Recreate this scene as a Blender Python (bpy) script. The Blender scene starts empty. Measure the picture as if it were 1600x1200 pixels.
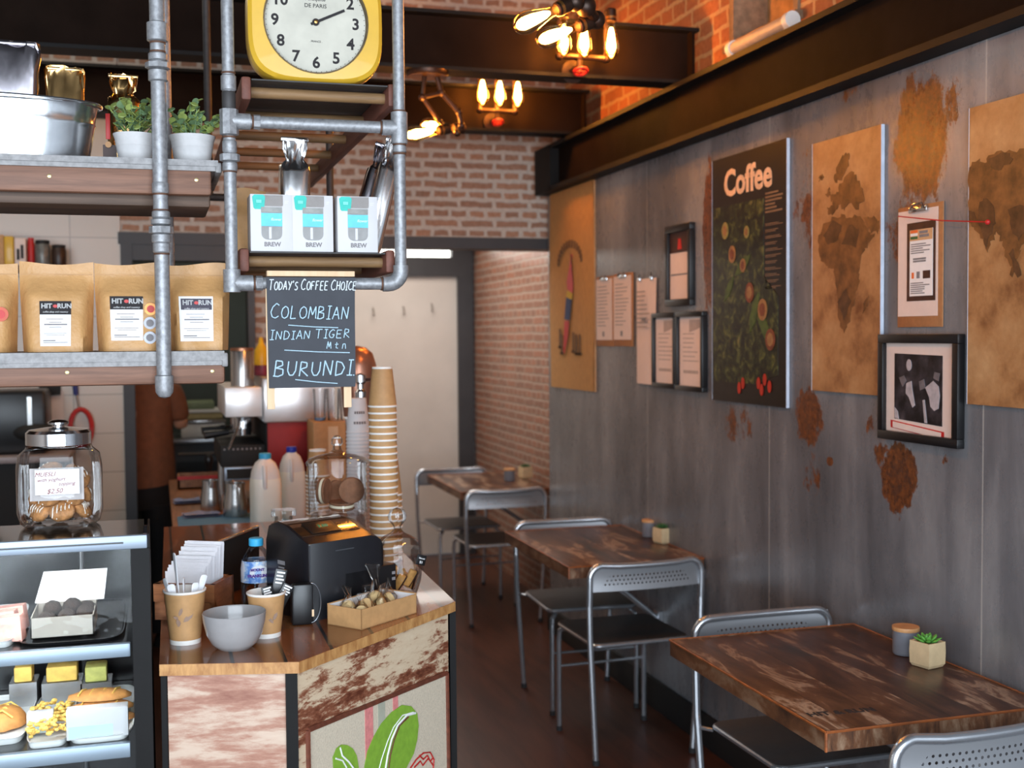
import bpy, bmesh, math, random
from mathutils import Vector, Matrix
from mathutils.geometry import tessellate_polygon
R = math.radians; PI = math.pi
sc = bpy.context.scene
col = sc.collection
rnd = random.Random(7)

# ------------------------------------------------------------------ camera, world, daylight, exposure
FPX = 1860.0
pit, yaw, roll = R(2.4), R(16.6), R(-0.45)
CAM = Vector((0, 0, 1.65))
cF = Vector((math.sin(yaw)*math.cos(pit), math.cos(yaw)*math.cos(pit), -math.sin(pit)))
cR0 = Vector((math.cos(yaw), -math.sin(yaw), 0)); cU0 = cR0.cross(cF)
cR = cR0*math.cos(roll) + cU0*math.sin(roll); cU = cU0*math.cos(roll) - cR0*math.sin(roll)
cam = bpy.data.objects.new('camera', bpy.data.cameras.new('camera')); col.objects.link(cam)
cam.matrix_world = Matrix(((cR.x, cU.x, -cF.x, CAM.x), (cR.y, cU.y, -cF.y, CAM.y), (cR.z, cU.z, -cF.z, CAM.z), (0, 0, 0, 1)))
cam.data.sensor_width = 36; cam.data.lens = 36*FPX/1600; cam.data.clip_start = 0.05
cam.data.dof.use_dof = True; cam.data.dof.focus_distance = 2.75; cam.data.dof.aperture_fstop = 3.6
sc.camera = cam

def P(u, v, x=None, y=None, z=None, d=None):
    """the point of the place seen at pixel (u, v) of the 1600x1200 photograph, on a plane x=, y= or z="""
    r = cF + cR*((u-800)/FPX) - cU*((v-600)/FPX)
    t = (x-CAM.x)/r.x if x is not None else (y-CAM.y)/r.y if y is not None else (z-CAM.z)/r.z if z is not None else d
    return CAM + r*t

w = bpy.data.worlds.new('world'); sc.world = w; w.use_nodes = True
w.node_tree.nodes['Background'].inputs[0].default_value = (0.75, 0.87, 1.0, 1)
w.node_tree.nodes['Background'].inputs[1].default_value = 0.35
sc.view_settings.view_transform = 'Standard'; sc.view_settings.look = 'None'
sc.view_settings.exposure = 0.0; sc.view_settings.gamma = 1.0; sc.view_settings.use_curve_mapping = False
sc.cycles.use_denoising = True
sc.cycles.max_bounces = 8; sc.cycles.transparent_max_bounces = 24
sc.cycles.sample_clamp_indirect = 4.0
sc.cycles.caustics_reflective = False; sc.cycles.caustics_refractive = False

def area(name, loc, rot, sx, sy, power, colr, spread=180):
    l = bpy.data.lights.new(name, 'AREA'); l.shape = 'RECTANGLE'; l.size = sx; l.size_y = sy
    l.energy = power; l.color = colr; l.spread = R(spread)
    o = bpy.data.objects.new(name, l); o.location = loc; o.rotation_euler = rot; col.objects.link(o); return o
area('shopfront_daylight', (-0.5, -1.45, 1.72), (R(90), 0, 0), 4.4, 2.75, 360, (0.79, 0.895, 1.0))
area('kitchen_lamp', (-0.9, 5.2, 3.3), (0, 0, 0), 1.6, 0.9, 16, (1.0, 0.86, 0.68))
area('kitchen_back_lamp', (0.2, 7.3, 2.5), (0, 0, 0), 0.6, 0.6, 7, (1.0, 0.88, 0.72))
area('passage_added_light', (1.5, 7.4, 2.55), (0, 0, 0), 1.0, 1.6, 30, (1.0, 0.93, 0.86))  # unseen light added under the closed passage ceiling to brighten door and wall

# ------------------------------------------------------------------ materials
def S(r, g, b):
    f = lambda c: ((c/255+0.055)/1.055)**2.4 if c/255 > 0.04045 else c/255/12.92
    return (f(r), f(g), f(b), 1)
class NT:
    def __init__(s, name):
        s.m = bpy.data.materials.new(name); s.m.use_nodes = True; s.t = s.m.node_tree; s.t.nodes.clear()
        s.out = s.t.nodes.new('ShaderNodeOutputMaterial')
    def n(s, typ, props=None, **inp):
        nd = s.t.nodes.new('ShaderNode'+typ)
        for k, v in (props or {}).items(): setattr(nd, k, v)
        for k, v in inp.items():
            k = k.replace('_', ' ') if k.replace('_', ' ') in [i.name for i in nd.inputs] else k
            sk = nd.inputs[int(k[1:])] if k[0] == 'i' and k[1:].isdigit() else nd.inputs[k]
            if hasattr(v, 'is_linked') or isinstance(v, bpy.types.NodeSocket): s.t.links.new(v, sk)
            else: sk.default_value = v
        return nd
    def co(s, stretch=(1, 1, 1), loc=(0, 0, 0), rot=(0, 0, 0)):
        tc = s.n('TexCoord'); mp = s.n('Mapping', None, Vector=tc.outputs['Object'])
        mp.inputs['Scale'].default_value = stretch; mp.inputs['Location'].default_value = loc; mp.inputs['Rotation'].default_value = rot
        return mp.outputs[0]
    def noise(s, vec, scale, detail=4, rough=0.6, dist=0):
        return s.n('TexNoise', None, Vector=vec, Scale=scale, Detail=detail, Roughness=rough, Distortion=dist).outputs['Fac']
    def ramp(s, fac, stops, interp='LINEAR'):
        r = s.n('ValToRGB', None, Fac=fac); e = r.color_ramp.elements; r.color_ramp.interpolation = interp
        while len(e) < len(stops): e.new(0.5)
        for k, (p, c) in enumerate(stops): e[k].position = p; e[k].color = c
        return r.outputs['Color']
    def math(s, op, a, b=0.0, c=0.0): return s.n('Math', {'operation': op}, i0=a, i1=b, i2=c).outputs[0]
    def mix(s, fac, a, b): return s.n('MixRGB', None, Fac=fac, Color1=a, Color2=b).outputs[0]
    def bump(s, h, strength=0.3, dist=0.01): return s.n('Bump', None, Height=h, Strength=strength, Distance=dist).outputs[0]
    def pr(s, col, rough=0.5, metal=0.0, normal=None, spec=0.5, coat=0.0, **kw):
        p = s.n('BsdfPrincipled'); 
        for k, v in (('Base Color', col), ('Roughness', rough), ('Metallic', metal), ('Specular IOR Level', spec), ('Coat Weight', coat), ('Normal', normal)) + tuple(kw.items()):
            if v is None: continue
            sk = p.inputs[k.replace('__', ' ')]
            if isinstance(v, bpy.types.NodeSocket): s.t.links.new(v, sk)
            else: sk.default_value = v
        s.t.links.new(p.outputs[0], s.out.inputs[0]); return p
def mat(name, c, rough=0.5, metal=0.0, var=0.12, scale=25, bump=0.0, stretch=(1, 1, 1), spec=0.5, coat=0.0, bdist=0.004):
    t = NT(name); v = t.co(stretch); f = t.noise(v, scale)
    lo = tuple(x*(1-var) for x in c[:3])+(1,); hi = tuple(min(1, x*(1+var)) for x in c[:3])+(1,)
    t.pr(t.ramp(f, [(0.3, lo), (0.7, hi)]), rough, metal, t.bump(f, bump, bdist) if bump else None, spec, coat); return t.m
def wood(name, c1, c2, stretch, scale=14, rough=0.5, spec=0.4, coat=0.0, c3=None):
    t = NT(name); v = t.co(stretch); f = t.noise(v, scale, 6, 0.65, 0.4)
    st = [(0.3, c1), (0.68, c2)] if c3 is None else [(0.28, c1), (0.5, c2), (0.72, c3)]
    t.pr(t.ramp(f, st), rough, 0, t.bump(f, 0.25, 0.003), spec, coat); return t.m
def glass(name, tint=(1, 1, 1, 1), ior=1.45, rough=0.02, boost=1.0):
    t = NT(name); fr = t.n('Fresnel', None, IOR=ior).outputs[0]
    v = t.co(); wob = t.bump(t.noise(v, 18, 2), 0.08, 0.01)
    g = t.n('BsdfGlossy', None, Roughness=rough, Normal=wob); tr = t.n('BsdfTransparent', None, Color=tint)
    mx = t.n('MixShader', None, Fac=t.math('MINIMUM', t.math('MULTIPLY', fr, boost), 0.75), i1=tr.outputs[0], i2=g.outputs[0])
    t.t.links.new(mx.outputs[0], t.out.inputs[0]); return t.m
def emis(name, c, strength):
    t = NT(name); e = t.n('Emission', None, Color=c, Strength=strength); t.t.links.new(e.outputs[0], t.out.inputs[0]); return t.m

def brick(name, side, b1, b2, mort, bw=0.2, rh=0.052, ms=0.0085, gloss=0.8):
    t = NT(name); tc = t.n('TexCoord'); sp = t.n('SeparateXYZ', None, Vector=tc.outputs['Object'])
    cb = t.n('CombineXYZ', None, X=sp.outputs['Y' if side else 'X'], Y=sp.outputs['Z'])
    nz = t.n('TexNoise', None, Vector=cb.outputs[0], Scale=16, Detail=2)
    off = t.n('VectorMath', {'operation': 'MULTIPLY_ADD'}, i0=nz.outputs['Color'], i1=(0.030, 0.020, 0), i2=cb.outputs[0])
    bt = t.n('TexBrick', {'offset': 0.5, 'squash': 0.5, 'squash_frequency': 2}, Vector=off.outputs[0], Color1=b1, Color2=b2, Mortar=mort, Scale=1.0)
    bt.inputs['Mortar Size'].default_value = ms; bt.inputs['Mortar Smooth'].default_value = 0.35; bt.inputs['Brick Width'].default_value = bw; bt.inputs['Row Height'].default_value = rh; bt.inputs['Bias'].default_value = 0.1
    f = t.noise(cb.outputs[0], 45, 5)
    c = t.mix(0.5, bt.outputs['Color'], t.mix(f, (0.02, 0.01, 0.006, 1), bt.outputs['Color']))
    c2 = t.mix(t.math('MULTIPLY', f, 0.35), c, mort)
    inv = t.math('SUBTRACT', 1.0, bt.outputs['Fac'])
    t.pr(c2, gloss, 0, t.bump(inv, 0.5, 0.006), 0.3); return t.m

M = {}
M['steel_beam'] = mat('dark_steel', S(30, 22, 18), 0.6, 0.0, 0.25, 6, 0.05, spec=.02)
M['flange'] = mat('black_steel', S(20, 19, 19), 0.6, 0.0, 0.2, 8, spec=.2)
M['ceil'] = mat('dark_ceiling', S(24, 21, 20), 0.9, 0, 0.2, 4)
M['brick_b'] = brick('brick_back', 0, S(190, 126, 84), S(154, 100, 68), S(216, 204, 192), ms=.0135)
M['brick_s'] = brick('brick_side', 1, S(172, 96, 60), S(134, 76, 50), S(180, 156, 138), gloss=0.32)
M['brick_u'] = brick('brick_upper', 1, S(206, 108, 62), S(172, 90, 54), S(220, 176, 128), bw=0.26, rh=0.072, ms=0.011)
M['galv'] = (lambda: mat('galvanised_pipe', S(150, 151, 154), 0.5, 0.45, 0.28, 90, 0.12))()
M['galv_dark'] = mat('black_pipe_tape', S(60, 58, 58), 0.6, 0.2, 0.2, 40)
M['rust_joint'] = mat('rusty_thread', S(96, 66, 50), 0.7, 0.3, 0.3, 80)
M['chrome'] = mat('chrome', S(210, 212, 215), 0.16, 1.0, 0.04, 30)
M['alu'] = mat('aluminium', S(190, 193, 198), 0.3, 0.9, 0.05, 30)
M['black'] = mat('black_plastic', S(22, 22, 24), 0.32, 0, 0.1, 30)
M['matt_black'] = mat('matt_black', S(20, 20, 20), 0.7, 0, 0.15, 30)
M['white'] = mat('white_board', S(228, 226, 224), 0.5, 0, 0.04, 15)
M['paper'] = mat('white_paper', S(236, 234, 234), 0.85, 0, 0.03, 40)
M['glass'] = glass('clear_glass')
M['kraft'] = mat('kraft_paper', S(186, 142, 94), 0.62, 0, 0.1, 45, 0.05)
M['pouch'] = mat('kraft_pouch', S(194, 148, 96), 0.48, 0, 0.1, 16, 0.5, bdist=0.012)
M['rim_white'] = mat('cup_white', S(238, 234, 228), 0.5, 0, 0.03, 30)
M['cutlery'] = mat('white_plastic', S(236, 238, 242), 0.35, 0, 0.02, 30)
M['ink'] = mat('dark_ink', S(40, 36, 38), 0.8, 0, 0.1, 40)
M['grey_ink'] = mat('grey_ink', S(130, 126, 128), 0.8, 0, 0.1, 40)
M['red'] = mat('red_paint', S(190, 36, 34), 0.5, 0, 0.1, 30)
M['white_ink'] = mat('white_ink', S(235, 235, 235), 0.7, 0, 0.05, 40)
M['blue_cap'] = mat('blue_cap', S(60, 176, 226), 0.4, 0, 0.06, 40)
M['navy_cap'] = mat('navy_cap', S(36, 52, 170), 0.4, 0, 0.06, 40)

# ------------------------------------------------------------------ mesh building
def ROT(x=0, y=0, z=0): return Matrix.Rotation(R(z), 4, 'Z') @ Matrix.Rotation(R(y), 4, 'Y') @ Matrix.Rotation(R(x), 4, 'X')
def T(x, y=None, z=None): return Matrix.Translation(Vector((x, y, z)) if y is not None else Vector(x))
FRONT = Matrix.Rotation(R(90), 4, 'X')                       # text plane that faces -y
SIDE = Matrix(((0, 0, -1, 0), (-1, 0, 0, 0), (0, 1, 0, 0), (0, 0, 0, 1)))   # text plane that faces -x
class MB:
    def __init__(s): s.bm = bmesh.new(); s.mi = 0
    def _fin(s, vs, M4, mi):
        vs = [v for v in vs if v.is_valid]
        if M4 is not None: bmesh.ops.transform(s.bm, matrix=M4, verts=vs)
        m = s.mi if mi is None else mi
        if m:
            st = set(vs)
            for f in {f for v in vs for f in v.link_faces}: f.material_index = m
        return s
    def box(s, c, size, M4=None, bev=0, mi=None, seg=2):
        r = bmesh.ops.create_cube(s.bm, size=1, matrix=T(c) @ Matrix.Diagonal((*size, 1)))
        vs = r['verts']
        if bev:
            es = list({e for v in vs for e in v.link_edges})
            n0 = set(s.bm.verts) - set(vs)
            bmesh.ops.bevel(s.bm, geom=es, offset=bev, segments=seg, profile=0.5, affect='EDGES', clamp_overlap=True)
            vs = [v for v in s.bm.verts if v not in n0]
        return s._fin(vs, M4, mi)
    def b2(s, a, b, **k):
        return s.box([(p+q)/2 for p, q in zip(a, b)], [abs(q-p) for p, q in zip(a, b)], **k)
    def ring(s, pts): return [s.bm.verts.new(p) for p in pts]
    def loft(s, rings, closed=True, cap=True, M4=None, mi=None):
        rs = [s.ring(r) for r in rings]; n = len(rs[0])
        for a, b in zip(rs, rs[1:]):
            for k in range(n if closed else n-1):
                j = (k+1) % n
                try: s.bm.faces.new((a[k], a[j], b[j], b[k]))
                except ValueError: pass
        if cap and closed:
            for r, rev in ((rs[0], True), (rs[-1], False)):
                try: s.bm.faces.new(r[::-1] if rev else r)
                except ValueError: pass
        return s._fin([v for r in rs for v in r], M4, mi)
    def lathe(s, prof, c=(0, 0, 0), seg=28, sx=1, sy=1, cap=True, M4=None, mi=None, pw=2.0):
        def e(a):
            ca, sa = math.cos(a), math.sin(a); k = 2.0/pw
            return math.copysign(abs(ca)**k, ca), math.copysign(abs(sa)**k, sa)
        an = [e(2*PI*k/seg) for k in range(seg)]
        rg = [[(c[0]+r*sx*x, c[1]+r*sy*y, c[2]+z) for x, y in an] for r, z in [(max(r, 1e-5), z) for r, z in prof]]
        return s.loft(rg, True, cap, M4, mi)
    def tube(s, pts, r, seg=10, cap=True, M4=None, mi=None):
        pts = [Vector(p) for p in pts]; rad = r if isinstance(r, (list, tuple)) else [r]*len(pts)
        tg = [(pts[min(k+1, len(pts)-1)]-pts[max(k-1, 0)]).normalized() for k in range(len(pts))]
        n = tg[0].orthogonal().normalized(); rings = []
        for p, t, q in zip(pts, tg, rad):
            n = (n - t*n.dot(t)); n = n.normalized() if n.length > 1e-6 else t.orthogonal().normalized()
            b = t.cross(n)
            rings.append([p + (n*math.cos(2*PI*k/seg) + b*math.sin(2*PI*k/seg))*q for k in range(seg)])
        return s.loft(rings, True, cap, M4, mi)
    def prism(s, poly, z0, z1, M4=None, mi=None):
        return s.loft([[(x, y, z0) for x, y in poly], [(x, y, z1) for x, y in poly]], True, True, M4, mi)
    def sph(s, c, r, seg=14, M4=None, mi=None, sc3=(1, 1, 1)):
        v = bmesh.ops.create_uvsphere(s.bm, u_segments=seg, v_segments=max(6, seg*2//3), radius=1, matrix=T(c) @ Matrix.Diagonal((r*sc3[0], r*sc3[1], r*sc3[2], 1)))['verts']
        return s._fin(v, M4, mi)
    def poly(s, pts, M4=None, mi=None):
        vs = s.ring(pts); s.bm.faces.new(vs); return s._fin(vs, M4, mi)
    def grid(s, fn, nu, nv, M4=None, mi=None):
        vs = [[s.bm.verts.new(fn(i/nu, j/nv)) for i in range(nu+1)] for j in range(nv+1)]
        for j in range(nv):
            for i in range(nu): s.bm.faces.new((vs[j][i], vs[j][i+1], vs[j+1][i+1], vs[j+1][i]))
        return s._fin([v for r in vs for v in r], M4, mi)
    def text(s, body, size, M4, mi=None, ext=0.0004, align='CENTER', shear=0.0, off=0.0):
        cu = bpy.data.curves.new('text', 'FONT'); cu.body = body; cu.size = size; cu.align_x = align; cu.align_y = 'CENTER'
        cu.extrude = ext; cu.resolution_u = 3; cu.shear = shear; cu.offset = off
        ob = bpy.data.objects.new('text', cu); col.objects.link(ob)
        me = bpy.data.meshes.new_from_object(ob.evaluated_get(bpy.context.evaluated_depsgraph_get()))
        bpy.data.objects.remove(ob); bpy.data.curves.remove(cu)
        me.transform(M4); n0 = len(s.bm.faces); s.bm.from_mesh(me); bpy.data.meshes.remove(me)
        s.bm.faces.ensure_lookup_table()
        for f in s.bm.faces[n0:]: f.material_index = s.mi if mi is None else mi
        return s
    def build(s, name, mats, parent=None, loc=(0, 0, 0), rz=0, smooth=35):
        bmesh.ops.recalc_face_normals(s.bm, faces=s.bm.faces[:])
        big = [f for f in s.bm.faces if len(f.verts) > 8]
        if big: bmesh.ops.triangulate(s.bm, faces=big, ngon_method='EAR_CLIP')
        me = bpy.data.meshes.new(name); s.bm.to_mesh(me); s.bm.free()
        for m in (mats if isinstance(mats, (list, tuple)) else [mats]): me.materials.append(M[m] if isinstance(m, str) else m)
        if smooth:
            me.polygons.foreach_set('use_smooth', [True]*len(me.polygons)); me.set_sharp_from_angle(angle=R(smooth))
        o = bpy.data.objects.new(name, me); col.objects.link(o); o.location = loc; o.rotation_euler.z = R(rz)
        if parent: o.parent = parent
        return o
def thing(name, label, cat, loc=(0, 0, 0), rz=0, group=None):
    o = bpy.data.objects.new(name, None); col.objects.link(o); o.location = loc; o.rotation_euler.z = R(rz); o.empty_display_size = 0.05
    return tag(o, label, cat, group)
def tag(o, label, cat, group=None):
    o['label'] = label; o['category'] = cat
    if group: o['group'] = group
    return o
def struct(o): o['kind'] = 'structure'; return o
def copy_tree(o, parent=None):
    c = o.copy(); col.objects.link(c)
    if parent: c.parent = parent
    for ch in list(o.children): copy_tree(ch, c)
    return c
def px(*a, **k): p = P(*a, **k); return p.x, p.y, p.z
# ------------------------------------------------------------------ the setting
WX = 2.08; YB = 6.3; YD = 8.65
def grey_wall():
    t = NT('stained_panels'); v = t.co(); vs = t.co((1, 1, 0.22))
    base = t.ramp(t.math('ADD', t.math('MULTIPLY', t.noise(vs, 3.6, 6, 0.65, 0.4), .6), t.math('MULTIPLY', t.noise(v, 1.5, 3, .5), .4)), [(0.36, S(73, 74, 78)), (0.5, S(114, 114, 118)), (0.64, S(154, 153, 155))])
    base = t.mix(t.math('MULTIPLY', t.noise(v, 38, 4), 0.35), base, S(92, 90, 90))
    sp = t.n('SeparateXYZ', None, Vector=v); y, z = sp.outputs['Y'], sp.outputs['Z']
    edge = t.noise(t.co((1, 1, .6)), 17, 9, 0.78); fine = t.noise(v, 60, 4, 0.7)
    bands = [(1398, 104, 1482, 330, 1.15), (1470, 108, 1508, 210, .62), (1385, 300, 1470, 420, .75), (1240, 215, 1300, 420, .5), (1243, 600, 1285, 705, .95), (1252, 680, 1285, 790, .5),
             (1375, 688, 1432, 800, 1.25), (1358, 690, 1400, 740, .6), (1098, 240, 1122, 500, 1.15), (1130, 625, 1178, 700, .55), (1000, 205, 1012, 262, .35),
             (1350, 640, 1368, 690, .5), (1290, 712, 1302, 728, .8), (1468, 700, 1490, 730, .45), (1310, 120, 1350, 160, .45), (1060, 440, 1110, 640, .3), (1400, 760, 1415, 820, .55)]
    tot = None
    for u0, v0, u1, v1, a in bands:
        A = P(u0, (v0+v1)/2, x=WX); B = P(u1, (v0+v1)/2, x=WX); C0 = P((u0+u1)/2, v0, x=WX); C1 = P((u0+u1)/2, v1, x=WX)
        cy_, cz_ = (A.y+B.y)/2, (C0.z+C1.z)/2; ry, rz = abs(A.y-B.y)/2*1.25, abs(C0.z-C1.z)/2*1.2
        dy = t.math('POWER', t.math('ABSOLUTE', t.math('MULTIPLY_ADD', y, 1/ry, -cy_/ry)), 2.0); dz = t.math('POWER', t.math('ABSOLUTE', t.math('MULTIPLY_ADD', z, 1/rz, -cz_/rz)), 2.0)
        k = t.math('MULTIPLY', t.math('MAXIMUM', t.math('SUBTRACT', 1.0, t.math('ADD', dy, dz)), 0.0), a)
        tot = k if tot is None else t.math('MAXIMUM', tot, k)
    m = t.math('ADD', t.math('MULTIPLY', tot, 0.9), t.math('MULTIPLY', t.math('SUBTRACT', edge, 0.5), 2.1))
    m = t.math('MULTIPLY', m, t.math('GREATER_THAN', tot, 0.01))
    mask = t.ramp(m, [(0.34, (0, 0, 0, 1)), (0.46, (1, 1, 1, 1))])
    rust = t.ramp(fine, [(0.3, S(58, 38, 30)), (0.55, S(112, 66, 38)), (0.75, S(136, 80, 42))])
    specks = t.ramp(t.math('ADD', t.noise(v, 26, 8, 0.8), t.math('MULTIPLY', tot, 0.16)), [(0.67, (0, 0, 0, 1)), (0.72, (1, 1, 1, 1))])
    c = t.mix(mask, base, rust); c = t.mix(t.math('MULTIPLY', specks, 0.5), c, S(58, 48, 46))
    for u in (1536, 1202, 1012):                                   # the pale joints between the panels
        yc = P(u, 700, x=WX).y
        ln = t.math('LESS_THAN', t.math('ABSOLUTE', t.math('SUBTRACT', y, yc)), 0.0028)
        c = t.mix(t.math('MULTIPLY', ln, 0.55), c, S(190, 186, 180))
    t.pr(c, t.math('MULTIPLY_ADD', edge, .3, .14), 0, t.bump(edge, 0.10, 0.003), 0.5); return t.m
M['grey_wall'] = grey_wall()
def floor_mat():
    t = NT('floor_boards'); v = t.co((1, 0.12, 1)); f = t.noise(v, 16, 6, 0.6, 0.5)
    sp = t.n('SeparateXYZ', None, Vector=t.co()); k = t.math('FRACT', t.math('MULTIPLY', sp.outputs['X'], 6.6))
    gap = t.math('LESS_THAN', k, 0.02)
    c = t.ramp(f, [(0.3, S(62, 36, 27)), (0.7, S(92, 56, 42))]); c = t.mix(t.math('MULTIPLY', gap, 0.6), c, S(34, 20, 16))
    t.pr(c, 0.34, 0, t.bump(f, 0.06, 0.002), 0.4); return t.m
M['floor'] = floor_mat()
def tile_mat():
    t = NT('cream_tiles'); sp = t.n('SeparateXYZ', None, Vector=t.co()); cb = t.n('CombineXYZ', None, X=sp.outputs['X'], Y=sp.outputs['Z'])
    bt = t.n('TexBrick', {'offset': 0.0}, Vector=cb.outputs[0], Color1=S(200, 182, 165), Color2=S(194, 176, 158), Mortar=S(158, 140, 124), Scale=1.0)
    bt.inputs['Mortar Size'].default_value = 0.003; bt.inputs['Brick Width'].default_value = 0.4; bt.inputs['Row Height'].default_value = 0.195
    t.pr(bt.outputs['Color'], 0.28); return t.m
M['tile'] = tile_mat()
M['plaster'] = mat('cream_plaster', S(190, 178, 168), 0.7, 0, 0.05, 3)
M['door_white'] = mat('door_white', S(206, 196, 186), 0.55, 0, 0.05, 4)
M['frame_dark'] = mat('dark_frame', S(52, 50, 52), 0.5, 0, 0.12, 8)
M['green_dark'] = mat('dark_green_wall', S(66, 74, 70), 0.7, 0, 0.12, 3)

struct(MB().b2((-4, -2.2, -0.1), (3, 9.2, 0)).build('floor', 'floor'))
struct(MB().b2((-4, -2.2, 3.55), (3, YB+0.1, 3.65)).build('ceiling', 'ceil'))
struct(MB().b2((-0.6, YB+0.1, 2.62), (3, 9.2, 2.72)).build('ceiling_back', 'ceil'))
struct(MB().b2((WX, -1.5, 0), (2.2, 6.26, 2.5)).build('wall_right', 'grey_wall'))
# upper brick wall with an opening in it
oy0, oy1, oz0 = P(1250, 60, x=2.2).y, P(1143, 60, x=2.2).y, P(1150, 68, x=2.2).z
m = MB(); m.b2((2.2, -1.5, 2.3), (2.36, oy0, 3.6)); m.b2((2.2, oy0, 2.3), (2.36, oy1, oz0)); m.b2((2.2, oy1, 2.3), (2.36, 9.0, 3.6)); m.b2((2.2, oy0, 3.5), (2.36, oy1, 3.6))
m.b2((2.30, 6.26, 0), (2.36, 9.0, 2.3)); m.b2((2.2, 6.10, 0), (2.36, 6.26, 2.3))
m.build('wall_upper_right', 'brick_u'); struct(bpy.data.objects['wall_upper_right'])
o = struct(bpy.data.objects['wall_upper_right'])
# the wall below that, seen past the end of the grey panels, in brick paper
struct(MB().b2((2.285, 6.262, 0), (2.30, 8.7, 2.6)).build('wall_passage', 'brick_s'))
ow = thing('window_upper', 'x', 'window'); del ow['label'], ow['category']; struct(ow)
fr = MB(); fr.b2((2.19, oy1-0.035, oz0), (2.34, oy1, 3.5)); fr.b2((2.19, oy0, oz0), (2.34, oy0+0.03, 3.5)); fr.b2((2.17, oy0-0.02, oz0-0.03), (2.34, oy1+0.02, oz0))
fr.build('window_frame', mat('old_timber', S(150, 120, 92), 0.8, 0, 0.3, 30), ow)
MB().b2((2.34, oy0, oz0), (2.36, oy1, 3.5)).build('window_panel', mat('peeling_board', S(178, 132, 84), 0.8, 0, 0.3, 18), ow)
# white drain pipe under that opening
dp = thing('drain_pipe', 'white plastic pipe lying on top of the long steel beam under the wall opening', 'pipe', (2.1, P(1200, 60, x=2.1).y, 2.66))
a, b = P(1143, 74, x=2.1), P(1232, 28, x=2.1); L0 = dp.location
pa, pb = Vector((0, a.y-L0.y, .055)), Vector((0, b.y-L0.y, .055))
MB().tube([pa, pb], .024, 14).build('tube', mat('grey_white_plastic', S(190, 176, 164), .5), dp)
for p in (pa, pb): MB().tube([p, p+Vector((0, -0.03, 0))], .03, 14).tube([p, p+Vector((0, 0, -.055))], .016, 10).build('clip', M['rim_white'], dp)
# back: brick bulkhead, tile wall, kitchen opening, passage
kx0, kx1 = P(196, 450, y=YB).x, P(398, 500, y=YB).x
zb = 2.165; px0 = 0.72
m = MB(); m.b2((-0.9, YB, zb), (2.3, YB+0.12, 3.6)); m.b2((kx1, YB, 0), (px0, YB+0.12, zb)); struct(m.build('wall_back', 'brick_b'))
m = MB(); m.b2((-4, YB-0.02, 0), (kx0-0.02, YB+0.12, 2.75)); struct(m.build('wall_back_left', 'tile'))
m = MB(); m.b2((-4, YB-0.02, 2.75), (kx0-0.02, YB+0.12, 3.6)); struct(m.build('wall_back_top', 'brick_b'))
m = MB(); m.b2((kx0-0.03, YB-0.032, zb-0.05), (2.2, YB+0.14, zb+0.01)); struct(m.build('trim_1', 'frame_dark'))
m = MB(); m.b2((kx0-0.02, YB-0.03, 0), (kx0+0.035, YB+0.14, zb-.05)); m.b2((kx1-0.035, YB-0.03, 0), (kx1, YB+0.14, zb-.05)); m.b2((kx0+.035, YB-0.02, zb-.13), (kx1, YB+.13, zb-.05)); struct(m.build('trim_2', 'frame_dark'))
m = MB(); m.b2((-0.7, 8.3, 0), (px0, 8.4, 2.7)); m.b2((-0.7, YB+.12, 0), (-0.6, 8.4, 2.7)); struct(m.build('wall_kitchen', 'green_dark'))
struct(MB().b2((px0-.06, YB+.12, 0), (px0, YD+.1, 2.7)).build('wall_partition', 'plaster'))
struct(MB().b2((-4, -1.5, 0), (-3.9, YB, 3.6)).build('wall_left', 'plaster'))
m = MB(); m.b2((-4, -1.62, 0), (3, -1.5, 0.35)); m.b2((-4, -1.62, 3.12), (3, -1.5, 3.6)); m.b2((-4, -1.62, .35), (-2.75, -1.5, 3.12)); m.b2((1.75, -1.62, .35), (3, -1.5, 3.12)); struct(m.build('wall_front', 'plaster'))
m = MB()
for x in (-2.75, -1.25, 0.25, 1.72): m.b2((x, -1.6, .35), (x+.05, -1.52, 3.12))
struct(m.build('window_shopfront', 'frame_dark'))
# door at the end of the passage
dz = P(650, 432, y=YD).z; dx1 = P(715, 600, y=YD).x; fx1 = P(738, 600, y=YD).x
door = thing('door_1', 'x', 'door', (0, YD, 0)); del door['label'], door['category']; struct(door)
MB().b2((px0, 0, 0.01), (dx1, .05, dz)).build('door_leaf', 'door_white', door)
t0 = P(660, 402, y=YD).z; t1 = P(660, 381, y=YD).z
f = MB(); f.b2((dx1, -.04, 0), (fx1, .08, 2.7)); f.b2((px0, -.04, dz), (dx1, .06, t0)); f.b2((px0, -.04, t1), (dx1, .06, 2.7)); f.b2((P(704, 390, y=YD).x, -.04, t0), (dx1, .06, t1)); f.build('door_frame', 'frame_dark', door)
f = MB()
for u, v in ((583, 487), (630, 485), (674, 480)):
    p = P(u, v, y=YD); f.tube([(p.x, 0, p.z+.03), (p.x, -.03, p.z), (p.x, -.035, p.z-.03), (p.x, -.05, p.z-.02)], .006, 8)
f.build('coat_hook', mat('hook_grey', S(150, 140, 130), .5), door)
win = MB().b2((px0, 0.03, t0), (P(704, 390, y=YD).x, .04, t1)).build('window_1', emis('transom_daylight', (1, .98, .92, 1), 5.0), None, (0, YD, 0)); struct(win)
m = MB(); m.b2((fx1, 0, 0), (2.2, .1, 2.7)); struct(m.build('wall_end', 'plaster', None, (0, YD, 0)))
struct(MB().b2((WX-.018, -1.5, 0), (WX, 6.26, .13), bev=.003).build('baseboard_right', 'matt_black'))

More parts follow.
